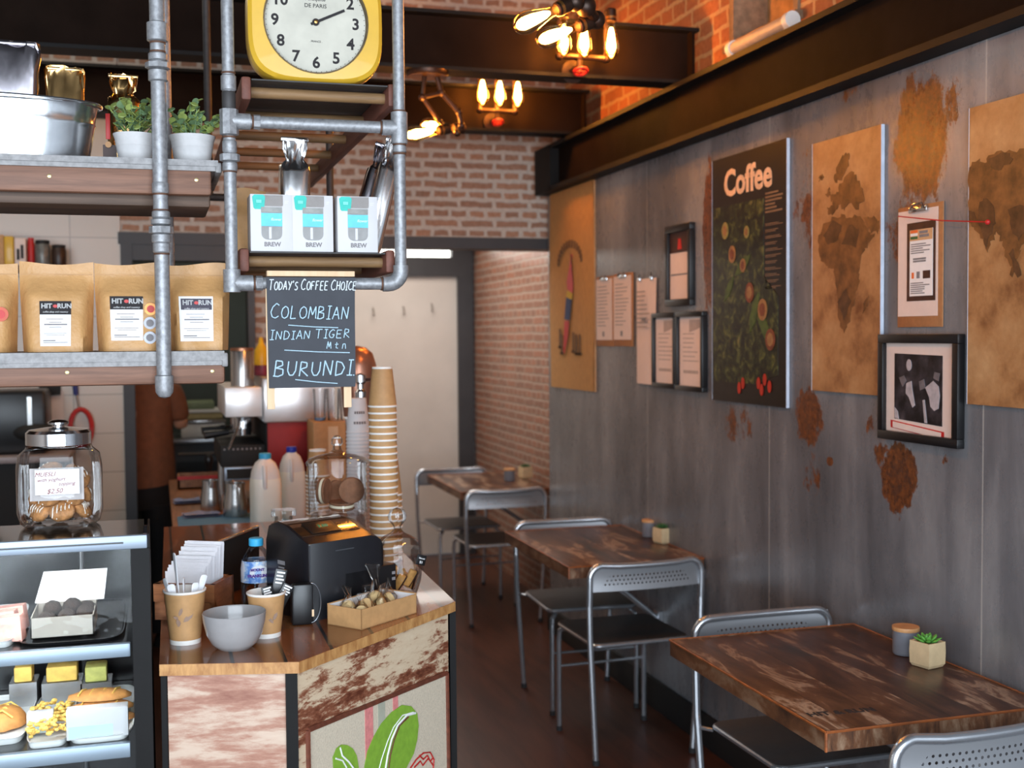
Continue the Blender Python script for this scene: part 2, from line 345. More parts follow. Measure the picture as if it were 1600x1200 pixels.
# steel beams: one along the right wall, two across the room
bz0, bz1, bx = 2.405, 2.645, 2.0
m = MB(); ye = 6.0
m.b2((bx, -1.5, bz0), (2.13, ye, bz0+.022), mi=1); m.b2((bx, -1.5, bz1-.02), (2.13, ye, bz1), mi=1); m.b2((2.05, -1.5, bz0+.02), (2.075, ye, bz1-.02), mi=0); m.b2((bx, ye-.02, bz0), (2.13, ye+.24, bz1), mi=1)
struct(m.build('beam_right', ['steel_beam', 'flange']))
for nm, y in (('beam_cross_front', 4.5), ('beam_cross_back', 5.77)):
    m = MB(); z0 = bz1+.012; z1 = z0+.225
    m.b2((-4, y-.05, z0), (2.13, y+.07, z0+.014), mi=1); m.b2((-4, y-.05, z1-.014), (2.13, y+.07, z1), mi=1); m.b2((-4, y, z0+.012), (2.10, y+.02, z1-.012), mi=0); m.b2((2.10, y-.045, z0+.01), (2.112, y+.065, z1-.01), mi=0)
    struct(m.build(nm, ['steel_beam', 'flange']))

# ------------------------------------------------------------------ pipe lamps with filament bulbs
M['pipe_brown'] = mat('dark_iron_pipe', S(58, 42, 34), .4, .6, .2, 40, .1)
M['brass'] = mat('brass', S(190, 140, 80), .3, .9, .1, 40)
M['amber'] = glass('amber_glass', (1.0, .86, .6, 1), 1.45, .03, .8)
M['filament'] = emis('filament', (1.0, .40, .07, 1), 300)
def bulb(par, p, d):
    """p: socket mouth, d: direction"""
    d = Vector(d).normalized(); q = d.to_track_quat('Z', 'Y').to_matrix().to_4x4(); X = T(p) @ q
    MB().lathe([(.017, -.05), (.02, -.046), (.02, -.004), (.016, 0)], M4=X, seg=16).lathe([(.0215, -.02), (.0215, -.012)], M4=X, seg=16, mi=1).build('socket', ['pipe_brown', 'brass'], par)
    b = MB().lathe([(.013, 0), (.0135, .018), (.019, .04), (.028, .075), (.0315, .095), (.0305, .112), (.023, .13), (.011, .140), (.001, .143)], M4=X, seg=20, cap=False).build('bulb', 'amber', par)
    MB().lathe([(.005, .022), (.011, .04), (.0165, .085), (.017, .1), (.008, .118)], M4=X, seg=10).build('filament', 'filament', b)
def valve(m_par, p, d):
    X = T(p) @ Vector(d).normalized().to_track_quat('Z', 'Y').to_matrix().to_4x4(); m = MB()
    n = 24; m.tube([(0.026*math.cos(2*PI*k/n), .026*math.sin(2*PI*k/n), .02) for k in range(n+1)], .0055, 8, M4=X)
    for k in range(4): m.tube([(0, 0, .02), (.026*math.cos(k*PI/2), .026*math.sin(k*PI/2), .02)], .0035, 6, M4=X)
    m.tube([(0, 0, 0), (0, 0, .024)], .006, 8, M4=X); m.build('valve_wheel', 'red', m_par)
def hanging_bulbs(name, label, y, px3, vtop, vlow, uval, vval):
    pts = [P(u, vtop, y=y) for u in px3]; low = P(px3[1], vlow, y=y).z
    root = thing(name, label, 'light fixture', (pts[1].x, y, low), 0, 'pipe lamps with filament bulbs')
    L = [p-root.location for p in pts]; zt = L[1].z+.05
    m = MB()
    for p in L:
        m.tube([(p.x, .0, zt-.01), (p.x, .0, zt+.025), (p.x, .02, zt+.04), (p.x, .05, zt+.04), (p.x, .055, zt+.02), (p.x, .055, 0)], .0105, 10)
    m.tube([(L[0].x, .055, 0), (L[2].x, .055, 0)], .012, 10)
    for p in L: m.sph((p.x, .055, 0), .018, 12)
    m.tube([(0, .055, 0), (0, .055, -.05)], .012, 10); m.build('pipe', 'pipe_brown', root)
    MB().tube([(0, .055, -.04), (0, .14, -.04)], .013, 10).lathe([(.045, 0), (.045, .01)], M4=T(0, .145, -.04) @ ROT(90), seg=20).build('wall_flange', 'pipe_brown', root)
    valve(root, (0, .05, -.04), (0, -.4, -1))
    for p in L: bulb(root, (p.x, 0, zt-.01), (0, 0, -1))
    return root
hanging_bulbs('pipe_lamp', 'three bulb pipe lamp with red valve on the nearer cross beam', 4.35, (881, 913, 955), 48, 84, 908, 103)
hanging_bulbs('pipe_lamp', 'three bulb pipe lamp with red valve on the farther cross beam', 5.62, (754, 781, 809), 133, 170, 774, 184)
# twin bulb lamp close to the camera
def twin(label, y, s1, t1, s2, t2, path, top):
    c = P(*path[0], y=y); root = thing('pipe_lamp', label, 'light fixture', (c.x, y, top), 0, 'pipe lamps with filament bulbs')
    A1, A2 = P(*s1, y=y)-root.location, P(*s2, y=y+.1)-root.location
    D1, D2 = P(*t1, y=y-.03)-root.location-A1, P(*t2, y=y+.07)-root.location-A2
    pts = [P(u, v, y=y+.04)-root.location for u, v in path]; pts[0].z = -.02
    m = MB(); m.tube(pts, .017, 12)
    for p in pts[1:-1]: m.sph(p, .027, 12)
    e1, e2 = A1-D1.normalized()*.07, A2-D2.normalized()*.07
    m.tube([A1-D1.normalized()*.04, e1, pts[-1]], .016, 12); m.tube([A2-D2.normalized()*.04, e2, pts[-1]], .016, 12); m.sph(e1, .026, 12); m.sph(e2, .026, 12); m.sph(pts[-1], .03, 12)
    m.build('pipe', 'pipe_brown', root); MB().lathe([(.05, -.02), (.055, -.012), (.055, 0)], seg=24, c=(pts[0].x, pts[0].y, 0)).build('ceiling_flange', 'pipe_brown', root)
    bulb(root, A1, D1); bulb(root, A2, D2); return root
twin('twin bulb pipe lamp nearest the camera, large bulbs aimed left', 3.1, (868, 16), (802, 44), (902, 42), (836, 66), [(930, -400), (930, -30), (915, 10)], 3.55)
def folded(label, y):
    top = bz1+.012; c = P(668, 120, y=y); root = thing('pipe_lamp', label, 'light fixture', (c.x, y, top), 0, 'pipe lamps with filament bulbs')
    L = lambda u, v, dy=0: P(u, v, y=y+dy)-root.location
    m = MB()
    a = [L(664, 125), L(660, 152), L(686, 190)]; a[0].z = -.01; b = [L(682, 125), L(690, 145), L(717, 175), L(721, 196), L(714, 208)]; b[0].z = -.01
    m.tube(a, .009, 10); m.tube(b, .011, 10); m.tube([a[1], b[1]], .009, 10); m.tube([a[2], L(700, 206)], .009, 10)
    for p in a[1:]+b[1:]: m.sph(p, .015, 10)
    m.build('pipe', 'pipe_brown', root); MB().lathe([(.075, -.02), (.08, -.012), (.08, 0)], seg=24).build('ceiling_flange', 'pipe_brown', root)
    bulb(root, L(708, 200, .03), L(668, 196, .0)-L(708, 200, .03)); bulb(root, L(684, 204, -.05), L(640, 211, -.08)-L(684, 204, -.05)); return root
folded('folded arm pipe lamp with two low bulbs under the nearer cross beam', 4.5)

# ------------------------------------------------------------------ cafe tables on the right wall
def table_mat():
    t = NT('worn_table'); v = t.co((1, 0.26, 1)); sp = t.n('SeparateXYZ', None, Vector=t.co()); pl = t.math('FLOOR', t.math('MULTIPLY', sp.outputs['X'], 9.0))
    h = t.n('TexWhiteNoise', {'noise_dimensions': '1D'}, W=pl).outputs[0]
    oi = t.n('ObjectInfo').outputs['Random']
    off = t.n('CombineXYZ', None, X=t.math('MULTIPLY', h, 7.0), Y=t.math('ADD', t.math('MULTIPLY', h, 3.0), t.math('MULTIPLY', oi, 5.0)))
    vv = t.n('VectorMath', {'operation': 'ADD'}, i0=v, i1=off.outputs[0]).outputs[0]
    f = t.noise(vv, 11, 8, 0.62, 0.5)
    c = t.ramp(f, [(0.3, S(36, 27, 25)), (0.45, S(76, 50, 38)), (0.54, S(98, 66, 48)), (0.60, S(166, 138, 114)), (0.64, S(112, 78, 58)), (0.72, S(84, 56, 42))])
    gap = t.math('LESS_THAN', t.math('FRACT', t.math('MULTIPLY', sp.outputs['X'], 9.0)), 0.025)
    c = t.mix(t.math('MULTIPLY', gap, 0.55), c, S(34, 22, 18))
    t.pr(c, 0.3, 0, t.bump(f, 0.08, 0.003), 0.45); return t.m
M['table'] = table_mat()
M['table_side'] = wood('table_side', S(52, 36, 30), S(104, 68, 46), (3, .5, 1), 12, .45, .4, 0, S(150, 122, 98))
M['table_edge'] = wood('table_rim', S(110, 62, 36), S(166, 92, 46), (1, 1, 3), 16, .4)
def wall_table(label, x0, x1, y0, y1, wallx, zt=.75):
    root = thing('wall_table', label, 'table', ((x0+x1)/2, (y0+y1)/2, zt-.045), 0, 'wooden wall tables'); hx, hy = (x1-x0)/2, (y1-y0)/2
    MB().box((0, 0, .0225), (2*hx-.012, 2*hy-.012, .0445), bev=.002).build('tabletop', 'table', root)
    m = MB()
    for a, b in (((-hx, -hy, 0), (-hx+.006, hy, .046)), ((hx-.006, -hy, 0), (hx, hy, .046)), ((-hx+.006, -hy, 0), (hx-.006, -hy+.006, .046)), ((-hx+.006, hy-.006, 0), (hx-.006, hy, .046))): m.b2(a, b)
    m.build('edge_strip', 'table_side', root)
    m = MB(); m.tube([(-hx, -hy, .0445), (hx, -hy, .0445), (hx, hy, .0445), (-hx, hy, .0445), (-hx, -hy, .0445)], .0035, 6); m.tube([(-hx, -hy, 0), (-hx, -hy, .0445)], .0035, 6); m.build('edge_bead', 'table_edge', root)
    wl = wallx-(x0+x1)/2
    m = MB(); m.tube([(-hx*.25, 0, -.006), (wl-.012, 0, -.30)], .012, 8); m.b2((wl-.02, -.03, -.36), (wl-.001, .03, -.26)); m.b2((-hx*.3, -.03, -.008), (-hx*.1, .03, 0)); m.b2((wl-.03, -hy*.9, -.04), (wl-.001, hy*.9, 0))
    m.build('wall_brace', 'alu', root); return root
t1 = wall_table('wooden wall table nearest the camera, stamped with small black letters', 1.425, 2.04, 2.33, 3.18, WX)
st_ = P(1315, 1112, z=.751)-t1.location
MB().text('HIT & RUN', .036, T(st_.x, st_.y, .0452) @ ROT(0, 0, -3), off=.001).build('stamp', 'ink', t1)
wall_table('wooden wall table in the middle of the row of three', 1.505, 2.075, 4.30, 5.18, WX)
wall_table('wooden wall table farthest away, beside the brick papered wall', 1.65, 2.2, 6.56, 7.44, 2.285)

# ------------------------------------------------------------------ folding chairs
def perforated():
    t = NT('perforated_steel'); v = t.co(); sp = t.n('SeparateXYZ', None, Vector=v); x, z = sp.outputs['X'], sp.outputs['Z']
    rz = t.math('MULTIPLY', t.math('SUBTRACT', z, .690), 1/.0155); row = t.math('FLOOR', rz)
    xx = t.math('ADD', t.math('MULTIPLY', x, 1/.0165), t.math('MULTIPLY', row, .5))
    dx = t.math('MULTIPLY', t.math('SUBTRACT', t.math('FRACT', xx), .5), .0165); dz_ = t.math('MULTIPLY', t.math('SUBTRACT', t.math('FRACT', rz), .5), .0155)
    r2 = t.math('SQRT', t.math('ADD', t.math('MULTIPLY', dx, dx), t.math('MULTIPLY', dz_, dz_)))
    hole = t.math('LESS_THAN', r2, .0036)
    inr = t.math('MULTIPLY', t.math('GREATER_THAN', rz, 0.0), t.math('LESS_THAN', rz, 3.0))
    wid = t.math('LESS_THAN', t.math('ABSOLUTE', x), t.math('SUBTRACT', .185, t.math('MULTIPLY', rz, .012)))
    mk = t.math('MULTIPLY', hole, t.math('MULTIPLY', inr, wid))
    p = t.n('BsdfPrincipled', None, Metallic=.55, Roughness=.42); p.inputs['Base Color'].default_value = S(160, 162, 166)
    tr = t.n('BsdfTransparent'); mx = t.n('MixShader', None, Fac=mk, i1=p.outputs[0], i2=tr.outputs[0]); t.t.links.new(mx.outputs[0], t.out.inputs[0]); return t.m
M['perf'] = perforated(); M['chair_tube'] = mat('chair_tube', S(196, 200, 206), .27, .85, .05, 30)
M['seat'] = mat('dark_seat', S(52, 50, 50), .42, 0, .15, 30)
M['rubber'] = mat('rubber', S(40, 40, 42), .8)
def chair_proto():
    """folding chair facing +y, rear tube at y = 0"""
    root = thing('folding_chair', 'x', 'chair', (0, 0, 0), 0, 'folding chairs at the wall tables')
    hw = .235; zt = .77
    arc = [(-hw, .005, .62), (-hw, 0, .70)]
    for k in range(7): a = PI - k*PI/12; arc.append((-hw+.05+.05*math.cos(a), 0, zt-.05+.05*math.sin(a)))
    n = len(arc); bow = lambda x: .022*(1-(x/hw)**2)
    full = [(x, y-.0, z) for x, y, z in arc]
    mid = [(x, -bow(x)*.9, zt-bow(x)*.18) for x in (-.12, -.06, 0, .06, .12)]
    full = full + mid + [(-x, y, z) for x, y, z in reversed(arc)]
    MB().tube(full, .0125, 12).build('back_rail', 'chair_tube', root)
    MB().grid(lambda s, t: ((s-.5)*2*(hw-.004), -bow((s-.5)*2*hw)*.9+.004*math.sin(t*PI)*1.5, .672+t*(zt-.672-.004)), 16, 5).build('backrest', 'perf', root)
    for s in (-1, 1):
        l = MB().tube([(s*hw, .005, .63), (s*(hw-.003), .006, .48), (s*.205, .02, 0.008)], .0115, 10).build('leg', 'chair_tube', root)
        MB().lathe([(.014, 0), (.014, .02)], c=(s*.205, .02, 0), seg=12).build('foot_cap', 'rubber', l)
        l = MB().tube([(s*.17, .42, .435), (s*.19, .44, .42), (s*.193, .445, .38), (s*.193, .445, .008)], .0105, 10).build('leg', 'chair_tube', root)
        MB().lathe([(.0125, 0), (.0125, .02)], c=(s*.193, .445, 0), seg=12).build('foot_cap', 'rubber', l)
        MB().tube([(s*(hw-.006), .01, .44), (s*.2, .05, .44)], .006, 8).build('seat_hinge', 'chair_tube', root)
    MB().tube([(-.193, .445, .27), (.193, .445, .27)], .006, 8).build('stretcher', 'chair_tube', root)
    pts = []
    for cx, cy, a0 in ((.17, .41, 0), (-.17, .41, 90), (-.17, .07, 180), (.17, .07, 270)):
        for k in range(5): a = R(a0+k*22.5); pts.append((cx+.03*math.cos(a), cy+.03*math.sin(a)))
    MB().prism(pts, .448, .462).build('seat', 'seat', root)
    MB().tube([(x, y, .452) for x, y in pts+[pts[0]]], .008, 8).build('seat_rim', 'chair_tube', root)
    return root
ch0 = chair_proto()
def chair(first, label, x, y, rz):
    c = ch0 if first else copy_tree(ch0); c.location = (x, y, 0); c.rotation_euler.z = R(rz); c['label'] = label
chair(1, 'grey folding chair nearest the camera, cut off by the bottom right corner', 1.735, 2.19, 2)
chair(0, 'grey folding chair tucked under the far side of the nearest wall table', 1.80, 3.31, 181)
chair(0, 'grey folding chair on the near side of the middle wall table', 1.785, 4.20, 2)
chair(0, 'grey folding chair at the far side of the middle wall table', 1.82, 5.27, 178)
chair(0, 'grey folding chair on the near side of the farthest wall table', 1.875, 6.42, 1)
chair(0, 'grey folding chair behind the farthest wall table, mostly hidden', 1.83, 7.54, 181)

# ------------------------------------------------------------------ pots and canisters on the tables
M['pot_beige'] = mat('beige_pot', S(206, 180, 140), .75, 0, .1, 30, .15)
M['canister'] = mat('grey_canister', S(112, 114, 122), .6, 0, .08, 30)
M['light_wood'] = wood('light_wood', S(186, 132, 84), S(214, 162, 110), (1, 4, 1), 20)
M['succulent'] = mat('succulent_green', S(94, 160, 66), .5, 0, .3, 40)
M['succulent_dark'] = mat('succulent_dark_green', S(52, 92, 48), .5, 0, .3, 40)
M['soil'] = mat('soil', S(50, 38, 30), .95, 0, .3, 60, .3)
def succulent(label, p, wdt, ht, leafm, rz):
    root = thing('potted_succulent', label, 'plant', p, rz, 'succulents in square pots'); h = wdt/2
    rg = [[(x*s, y*s, z) for x, y in ((-h, -h), (-h*.1, -h*1.03), (h, -h), (h, h), (-h, h))] for s, z in ((.86, 0), (1, ht*.12), (1.03, ht*.6), (1.0, ht), (.86, ht), (.84, ht*.9))]
    MB().loft(rg).build('pot', 'pot_beige', root, smooth=20); MB().box((0, 0, ht*.9), (wdt*.8, wdt*.8, .004)).build('soil', 'soil', root)
    m = MB(); r2 = random.Random(3)
    for ring, (n, rr, el, ln) in enumerate(((8, .010, 28, .030), (7, .007, 50, .028), (5, .003, 74, .022))):
        for k in range(n):
            X = T(0, 0, ht*.93) @ ROT(0, 0, 360*k/n+ring*25) @ T(rr, 0, 0) @ ROT(0, -el, 0)
            m.lathe([(.001, 0), (.006, .35*ln), (.007, .6*ln), (.004, .85*ln), (.0005, ln)], M4=X @ ROT(0, 90, 0), seg=8, sx=.5)
    m.build('leaves', leafm, root); return root
def canister(label, p, r, h):
    root = thing('canister', label, 'canister', p, 0, 'lidded canisters'); prof = [(r*.94, 0), (r*.98, .004)]
    for k in range(9): z = .008+k*(h-.012)/9; prof += [(r, z), (r*.975, z+(h-.012)/18)]
    prof += [(r, h)]
    MB().lathe(prof, seg=36).build('body', 'canister', root); MB().lathe([(r*1.02, h), (r*1.04, h+.002), (r*1.04, h+.009), (r*1.02, h+.011)], seg=36).build('lid', 'light_wood', root); return root
succulent('square beige pot with bright green succulent on the nearest table', px(1449, 1040, z=.751), .064, .068, 'succulent', 14)
canister('grey ribbed canister with wooden lid on the nearest table', px(1415, 1021, z=.751), .036, .066)
succulent('square beige pot with dark succulent on the middle table', px(1036, 848, z=.751), .062, .066, 'succulent_dark', 14)
canister('grey ribbed canister with wooden lid on the middle table', px(1015, 838, z=.751), .034, .064)
succulent('square beige pot with tiny plant on the farthest table', px(821, 747, z=.751), .066, .072, 'succulent_dark', 6)
canister('grey ribbed canister with wooden lid on the farthest table', (2.06, 6.98, .751), .034, .064)

# ------------------------------------------------------------------ hangings on the grey wall
def wall_rect(u0, v0, u1, v1, x=WX-.012):
    """y (left, right) and z (low, high) of a wall hanging from its corners in the photograph"""
    a, b = P(u0, (v0+v1)/2, x=x), P(u1, (v0+v1)/2, x=x); c, d = P((u0+u1)/2, v0, x=x), P((u0+u1)/2, v1, x=x)
    return a.y, b.y, d.z, c.z
def hang(name, label, cat, rect, group=None):
    yl, yr, z0, z1 = rect; root = thing(name, label, cat, (WX, (yl+yr)/2, z0), 0, group)
    return root, (yl-yr), (z1-z0)
# local frame of a hanging: s to the viewer's right (world -y), h up, d out from the wall (world -x)
def q(s, h, d): return (-d, -s, h)
def plate(m, s0, h0, s1, h1, d0, d1, mi=None, bev=0): return m.b2(q(s0, h0, d0), q(s1, h1, d1), mi=mi, bev=bev)
def flat(m, pts, d, mi=None):
    m.loft([[q(s, h, d) for s, h in pts], [q(s, h, d+.0012) for s, h in pts]], cap=False, mi=mi)
    tr = tessellate_polygon([[Vector((s, h, 0)) for s, h in pts]])
    for dd in (d, d+.0012):
        vs = m.ring([q(s, h, dd) for s, h in pts])
        for t_ in tr:
            try: m.bm.faces.new([vs[i] for i in t_])
            except ValueError: pass
        m._fin(vs, None, mi)
    return m
def rows(m, s0, s1, h0, h1, n, d, th, rr, mi=None):
    for k in range(n):
        h = h1-(k+.5)*(h1-h0)/n; e = s0+(s1-s0)*rr.uniform(.55, 1); plate(m, s0, h-th/2, e, h+th/2, d, d+.0006, mi)
r3 = random.Random(11)
M['hessian'] = mat('hessian', S(186, 138, 82), .9, 0, .14, 90, .3, (1, 1, .3))
M['print_dark'] = mat('faded_print', S(112, 84, 58), .9, 0, .15, 50)
# hessian sack
t, W_, H_ = hang('coffee_sack', 'tan hessian sack with a printed parrot at the far end of the grey wall', 'sack', wall_rect(860, 289, 927, 608))
MB().grid(lambda a, b: q((a-.5)*W_, b*H_, .012+.006*math.sin(a*9+b*3)*math.sin(b*PI)), 14, 18).build('cloth', 'hessian', t)
plate(MB(), -W_/2, 0, W_/2, H_, 0, .006).build('backing_board', 'light_wood', t)
m = MB(); D = .0195
flat(m, [(.02, .57*H_+.1), (.05, .6*H_+.06), (.06, .64*H_), (.03, .66*H_), (-.0, .6*H_), (-.04, .53*H_), (-.03, .49*H_), (.05, .47*H_), (.06, .52*H_)], D, 0)
flat(m, [(-.05, .455*H_), (.03, .44*H_), (.0, .34*H_), (-.08, .345*H_)], D, 1); flat(m, [(-.03, .49*H_), (.045, .47*H_), (.04, .44*H_), (-.05, .455*H_)], D, 2)
flat(m, [(-.08, .34*H_), (-.01, .335*H_), (-.03, .26*H_), (-.085, .17*H_), (-.10, .19*H_)], D, 0)
m.build('parrot_print', ['red', mat('print_blue', S(60, 74, 110), .8), mat('print_yellow', S(206, 170, 60), .8)], t)
m = MB()
for k in range(13):
    a = PI*.95-k*PI*.9/12; c = (W_*.27*math.cos(a), H_*.62+.10*math.sin(a)); plate(m, c[0]-.012, c[1]-.02, c[0]+.010, c[1]+.02, D-.002, D)
for s, h, k in ((-.16, .2, .09), (-.13, .17, .05), (.05, .18, .08), (.10, .17, .07), (.15, .17, .06)): plate(m, s-.012, h*H_, s+.012, (h+.1)*H_, D-.002, D); plate(m, s-.03, h*H_, s+.03, (h+.012)*H_, D-.002, D)
m.build('faded_marks', 'print_dark', t)
# papers on clips
M['pinkish'] = mat('aged_paper', S(226, 206, 196), .85, 0, .03, 30)
M['clipboard'] = mat('hardboard', S(166, 112, 70), .7, 0, .12, 60)
def clipboard(label, rect, marks, lower=.09, extra=None):
    t, W_, H_ = hang('clipboard', label, 'clipboard', rect, 'clipboards on the grey wall')
    plate(MB(), -W_/2, 0, W_/2, H_, .002, .006, bev=.001).build('board', 'clipboard', t)
    p = plate(MB(), -W_/2+.004, H_*lower, W_/2-.02, H_*.965, .0065, .0075).build('sheet', 'pinkish', t)
    m = MB(); plate(m, -W_*.2, H_*.94, W_*.2, H_*.99, .007, .016, bev=.003); m.tube([q(-W_*.16, H_*.97, .017), q(-W_*.1, H_*1.012, .014), q(W_*.1, H_*1.012, .014), q(W_*.16, H_*.97, .017)], .0025, 8); m.build('clip', 'chrome', t)
    if marks:
        m = MB(); rows(m, -W_*.4, W_*.3, H_*(lower+.18), H_*.88, 12, .0076, .0035, r3)
        plate(m, -W_*.12, H_*(lower+.05), -W_*.02, H_*(lower+.12), .0076, .0082); m.build('print', 'grey_ink', t)
    return t, W_, H_
clipboard('narrow clipboard with paper and dark dots, next to the hessian sack', wall_rect(930, 432, 957, 541), 1)
clipboard('narrow clipboard with paper, between the dotted clipboard and the loose sheets', wall_rect(957, 427, 987, 541), 1)
t, W_, H_ = hang('paper_sheet', 'long loose paper sheets hung on two bulldog clips beside the double frame', 'paper', wall_rect(993, 428, 1024, 600))
MB().grid(lambda a, b: q((a-.5)*W_, b*H_*.96, .006+.012*(1-b)*abs(math.sin(a*2.2))), 6, 10).build('sheet', 'pinkish', t)
m = MB(); rows(m, -W_*.38, W_*.36, H_*.5, H_*.86, 9, .021, .004, r3); plate(m, -.02, H_*.57, .03, H_*.6, .021, .022); m.build('print_lines', 'grey_ink', t)
for s in (-.3, .3): m = MB(); plate(m, W_*s-.014, H_*.94, W_*s+.014, H_*.975, .004, .016, bev=.003); m.tube([q(W_*s-.01, H_*.975, .012), q(W_*s, H_*1.01, .012), q(W_*s+.01, H_*.975, .012)], .002, 6); m.build('clip', 'chrome', t)
def frame(label, rect, bar, kind):
    t, W_, H_ = hang('picture_frame', label, 'picture', rect, 'black framed pictures'); m = MB()
    for a in ((-W_/2, 0, W_/2, bar), (-W_/2, H_-bar, W_/2, H_), (-W_/2, bar, -W_/2+bar, H_-bar), (W_/2-bar, bar, W_/2, H_-bar)): plate(m, *a, .002, .026, bev=.002)
    m.build('frame', 'black', t); plate(MB(), -W_/2+bar*.8, bar*.8, W_/2-bar*.8, H_-bar*.8, .004, .012).build('mount', 'pinkish', t); return t, W_, H_
M['photo_dark'] = mat('dark_photo', S(62, 36, 30), .5, 0, .4, 30)
t, W_, H_ = frame('small black frame above the double frame, dark photo over a white sheet', wall_rect(1043, 351, 1083, 478), .028, 0)
m = MB(); plate(m, -W_*.38, H_*.66, W_*.38, H_*.92, .012, .0135, 0); flat(m, [(-.02, H_*.7), (.02, H_*.7), (.012, H_*.83), (-.012, H_*.83)], .0136, 1); m.build('photo', ['photo_dark', 'red'], t)
plate(MB(), -W_*.36, H_*.38, W_*.36, H_*.40, .012, .0128).build('fold', 'grey_ink', t)
for lb, rc in (('black frame with certificate, left half of the side by side pair', (1022, 489, 1058, 606)), ('black frame with certificate, right half of the side by side pair', (1059, 487, 1102, 611))):
    t, W_, H_ = frame(lb, wall_rect(*rc), .02, 1); m = MB(); rows(m, -W_*.3, W_*.3, H_*.35, H_*.75, 7, .0121, .004, r3); flat(m, [(-W_*.06, H_*.9), (W_*.34, H_*.9), (W_*.34, H_*.8), (-W_*.06, H_*.74)], .0121); plate(m, -W_*.28, H_*.22, W_*.25, H_*.26, .0121, .0127); m.build('print', mat('pale_print', S(176, 160, 152), .8), t)
# coffee poster
def foliage_print():
    t = NT('plant_print'); v = t.co(); f = t.noise(v, 22, 6, .68, .8); g = t.noise(v, 8, 3)
    c = t.ramp(f, [(.40, S(20, 19, 15)), (.52, S(48, 54, 30)), (.62, S(98, 102, 50)), (.72, S(150, 136, 84))]); t.pr(t.mix(t.math('MULTIPLY', g, .5), c, S(20, 16, 12)), .3); return t.m
M['plant_print'] = foliage_print(); M['poster_black'] = mat('poster_black', S(30, 25, 22), .28, 0, .12, 20)
t, W_, H_ = hang('poster', 'tall black coffee poster with a printed coffee plant', 'poster', wall_rect(1113, 234, 1229, 631, WX-.012))
t.location.x += .022; plate(MB(), -W_/2, 0, W_/2, H_, .024, .034, 0).build('panel', ['poster_black'], t)
M['pale_edge'] = mat('pale_edge', S(196, 204, 220), .6)
for a in ((-W_/2-.001, 0, -W_/2, H_), (W_/2, 0, W_/2+.002, H_)): plate(MB(), *a, .0235, .035).build('side_edge', 'pale_edge', t)
MB().text('Coffee', .135, T(-.0345, -.0, H_*.885) @ SIDE, off=.004).build('title', mat('title_pink', S(226, 190, 160), .6), t)
m = MB(); pts = []
edge = [(-.48, .08), (.10, .08), (.40, .12), (.40, .42), (.22, .50), (.22, .80), (-.48, .80)]
flat(m, [(a*W_, b*H_) for a, b in edge], .034, 0)
for s, h, wd, ang in ((.10, .36, .08, 65), (.22, .31, .08, -55), (-.06, .55, .07, 30), (-.25, .46, .06, 50)):
    ca, sa = math.cos(R(ang)), math.sin(R(ang)); L = wd; flat(m, [(s*W_+x*L*ca-y*L*sa, h*H_+x*L*sa+y*L*ca) for x, y in ((-1, 0), (-.3, .3), (.4, .28), (1, .02), (1, -.02), (.4, -.28), (-.3, -.3))], .0352, 1)
m.build('plant_picture', ['plant_print', mat('print_leaf', S(70, 86, 38), .4, 0, .4, 30)], t)
pc_ = [mat('print_cherry', S(120, 64, 40), .4, 0, .3, 40), mat('print_bean', S(150, 108, 66), .4, 0, .3, 40), mat('print_flower', S(140, 128, 72), .4, 0, .3, 40), mat('print_red', S(180, 46, 28), .4)]
for s, h, r, k in ((.04, .44, .032, 0), (.21, .37, .034, 1), (.31, .255, .034, 0), (-.3, .7, .028, 2), (-.2, .6, .028, 1), (.0, .68, .02, 2), (-.05, .55, .022, 1)):
    m = flat(MB(), [(s*W_+r*math.cos(a*PI/8), h*H_+1.15*r*math.sin(a*PI/8)) for a in range(16)], .0362, 0); flat(m, [(s*W_+.6*r*math.cos(a*PI/8), h*H_+.7*r*math.sin(a*PI/8)) for a in range(16)], .0374, 1); m.build('cherry_picture', [pc_[k], pc_[1 if k != 1 else 0]], t)
for s, h in ((-.1, .06), (-.05, .08), (.16, .085), (.24, .10), (.3, .075), (.2, .06)): flat(MB(), [(s*W_+.013*math.cos(a*PI/5), h*H_+.022*math.sin(a*PI/5)) for a in range(10)], .0362).build('cherry_picture', pc_[3], t)
m = MB(); rows(m, W_*.24, W_*.46, H_*.735, H_*.82, 6, .0346, .007, r3)
for k in range(11): rows(m, W_*.24, W_*.46, H_*(.70-k*.024-.012), H_*(.70-k*.024), 2, .0346, .003, r3)
m.build('print', mat('poster_text', S(120, 98, 80), .5), t)
# maps
def parchment(nm, z0):
    t = NT(nm); v = t.co(); f = t.noise(v, 5, 6, .65); g = t.noise(v, 50, 4); sp = t.n('SeparateXYZ', None, Vector=v)
    c = t.ramp(f, [(.32, S(116, 72, 40)), (.48, S(178, 130, 84)), (.7, S(206, 164, 116))]); c = t.mix(t.math('MULTIPLY', g, .35), c, S(110, 70, 38)); t.pr(c, .4, 0, None, .4); return t.m
M['parch'] = parchment('parchment', 0); M['land'] = mat('map_land', S(112, 74, 40), .5, 0, .5, 22); M['land2'] = mat('map_land_dark', S(84, 56, 34), .5, 0, .5, 26)
def px_poly(pts, W_, H_, rect):
    u0, v0, u1, v1 = rect; return [((u-u0)/(u1-u0)*W_-W_/2, (1-(v-v0)/(v1-v0))*H_) for u, v in pts]
def jag(pts, amp, rr, n=3):
    out = []
    for (a, b), (c, d) in zip(pts, pts[1:]+pts[:1]):
        for k in range(n): f = k/n; out.append((a+(c-a)*f+(rr.uniform(-amp, amp) if k else 0), b+(d-b)*f+(rr.uniform(-amp, amp) if k else 0)))
    return out
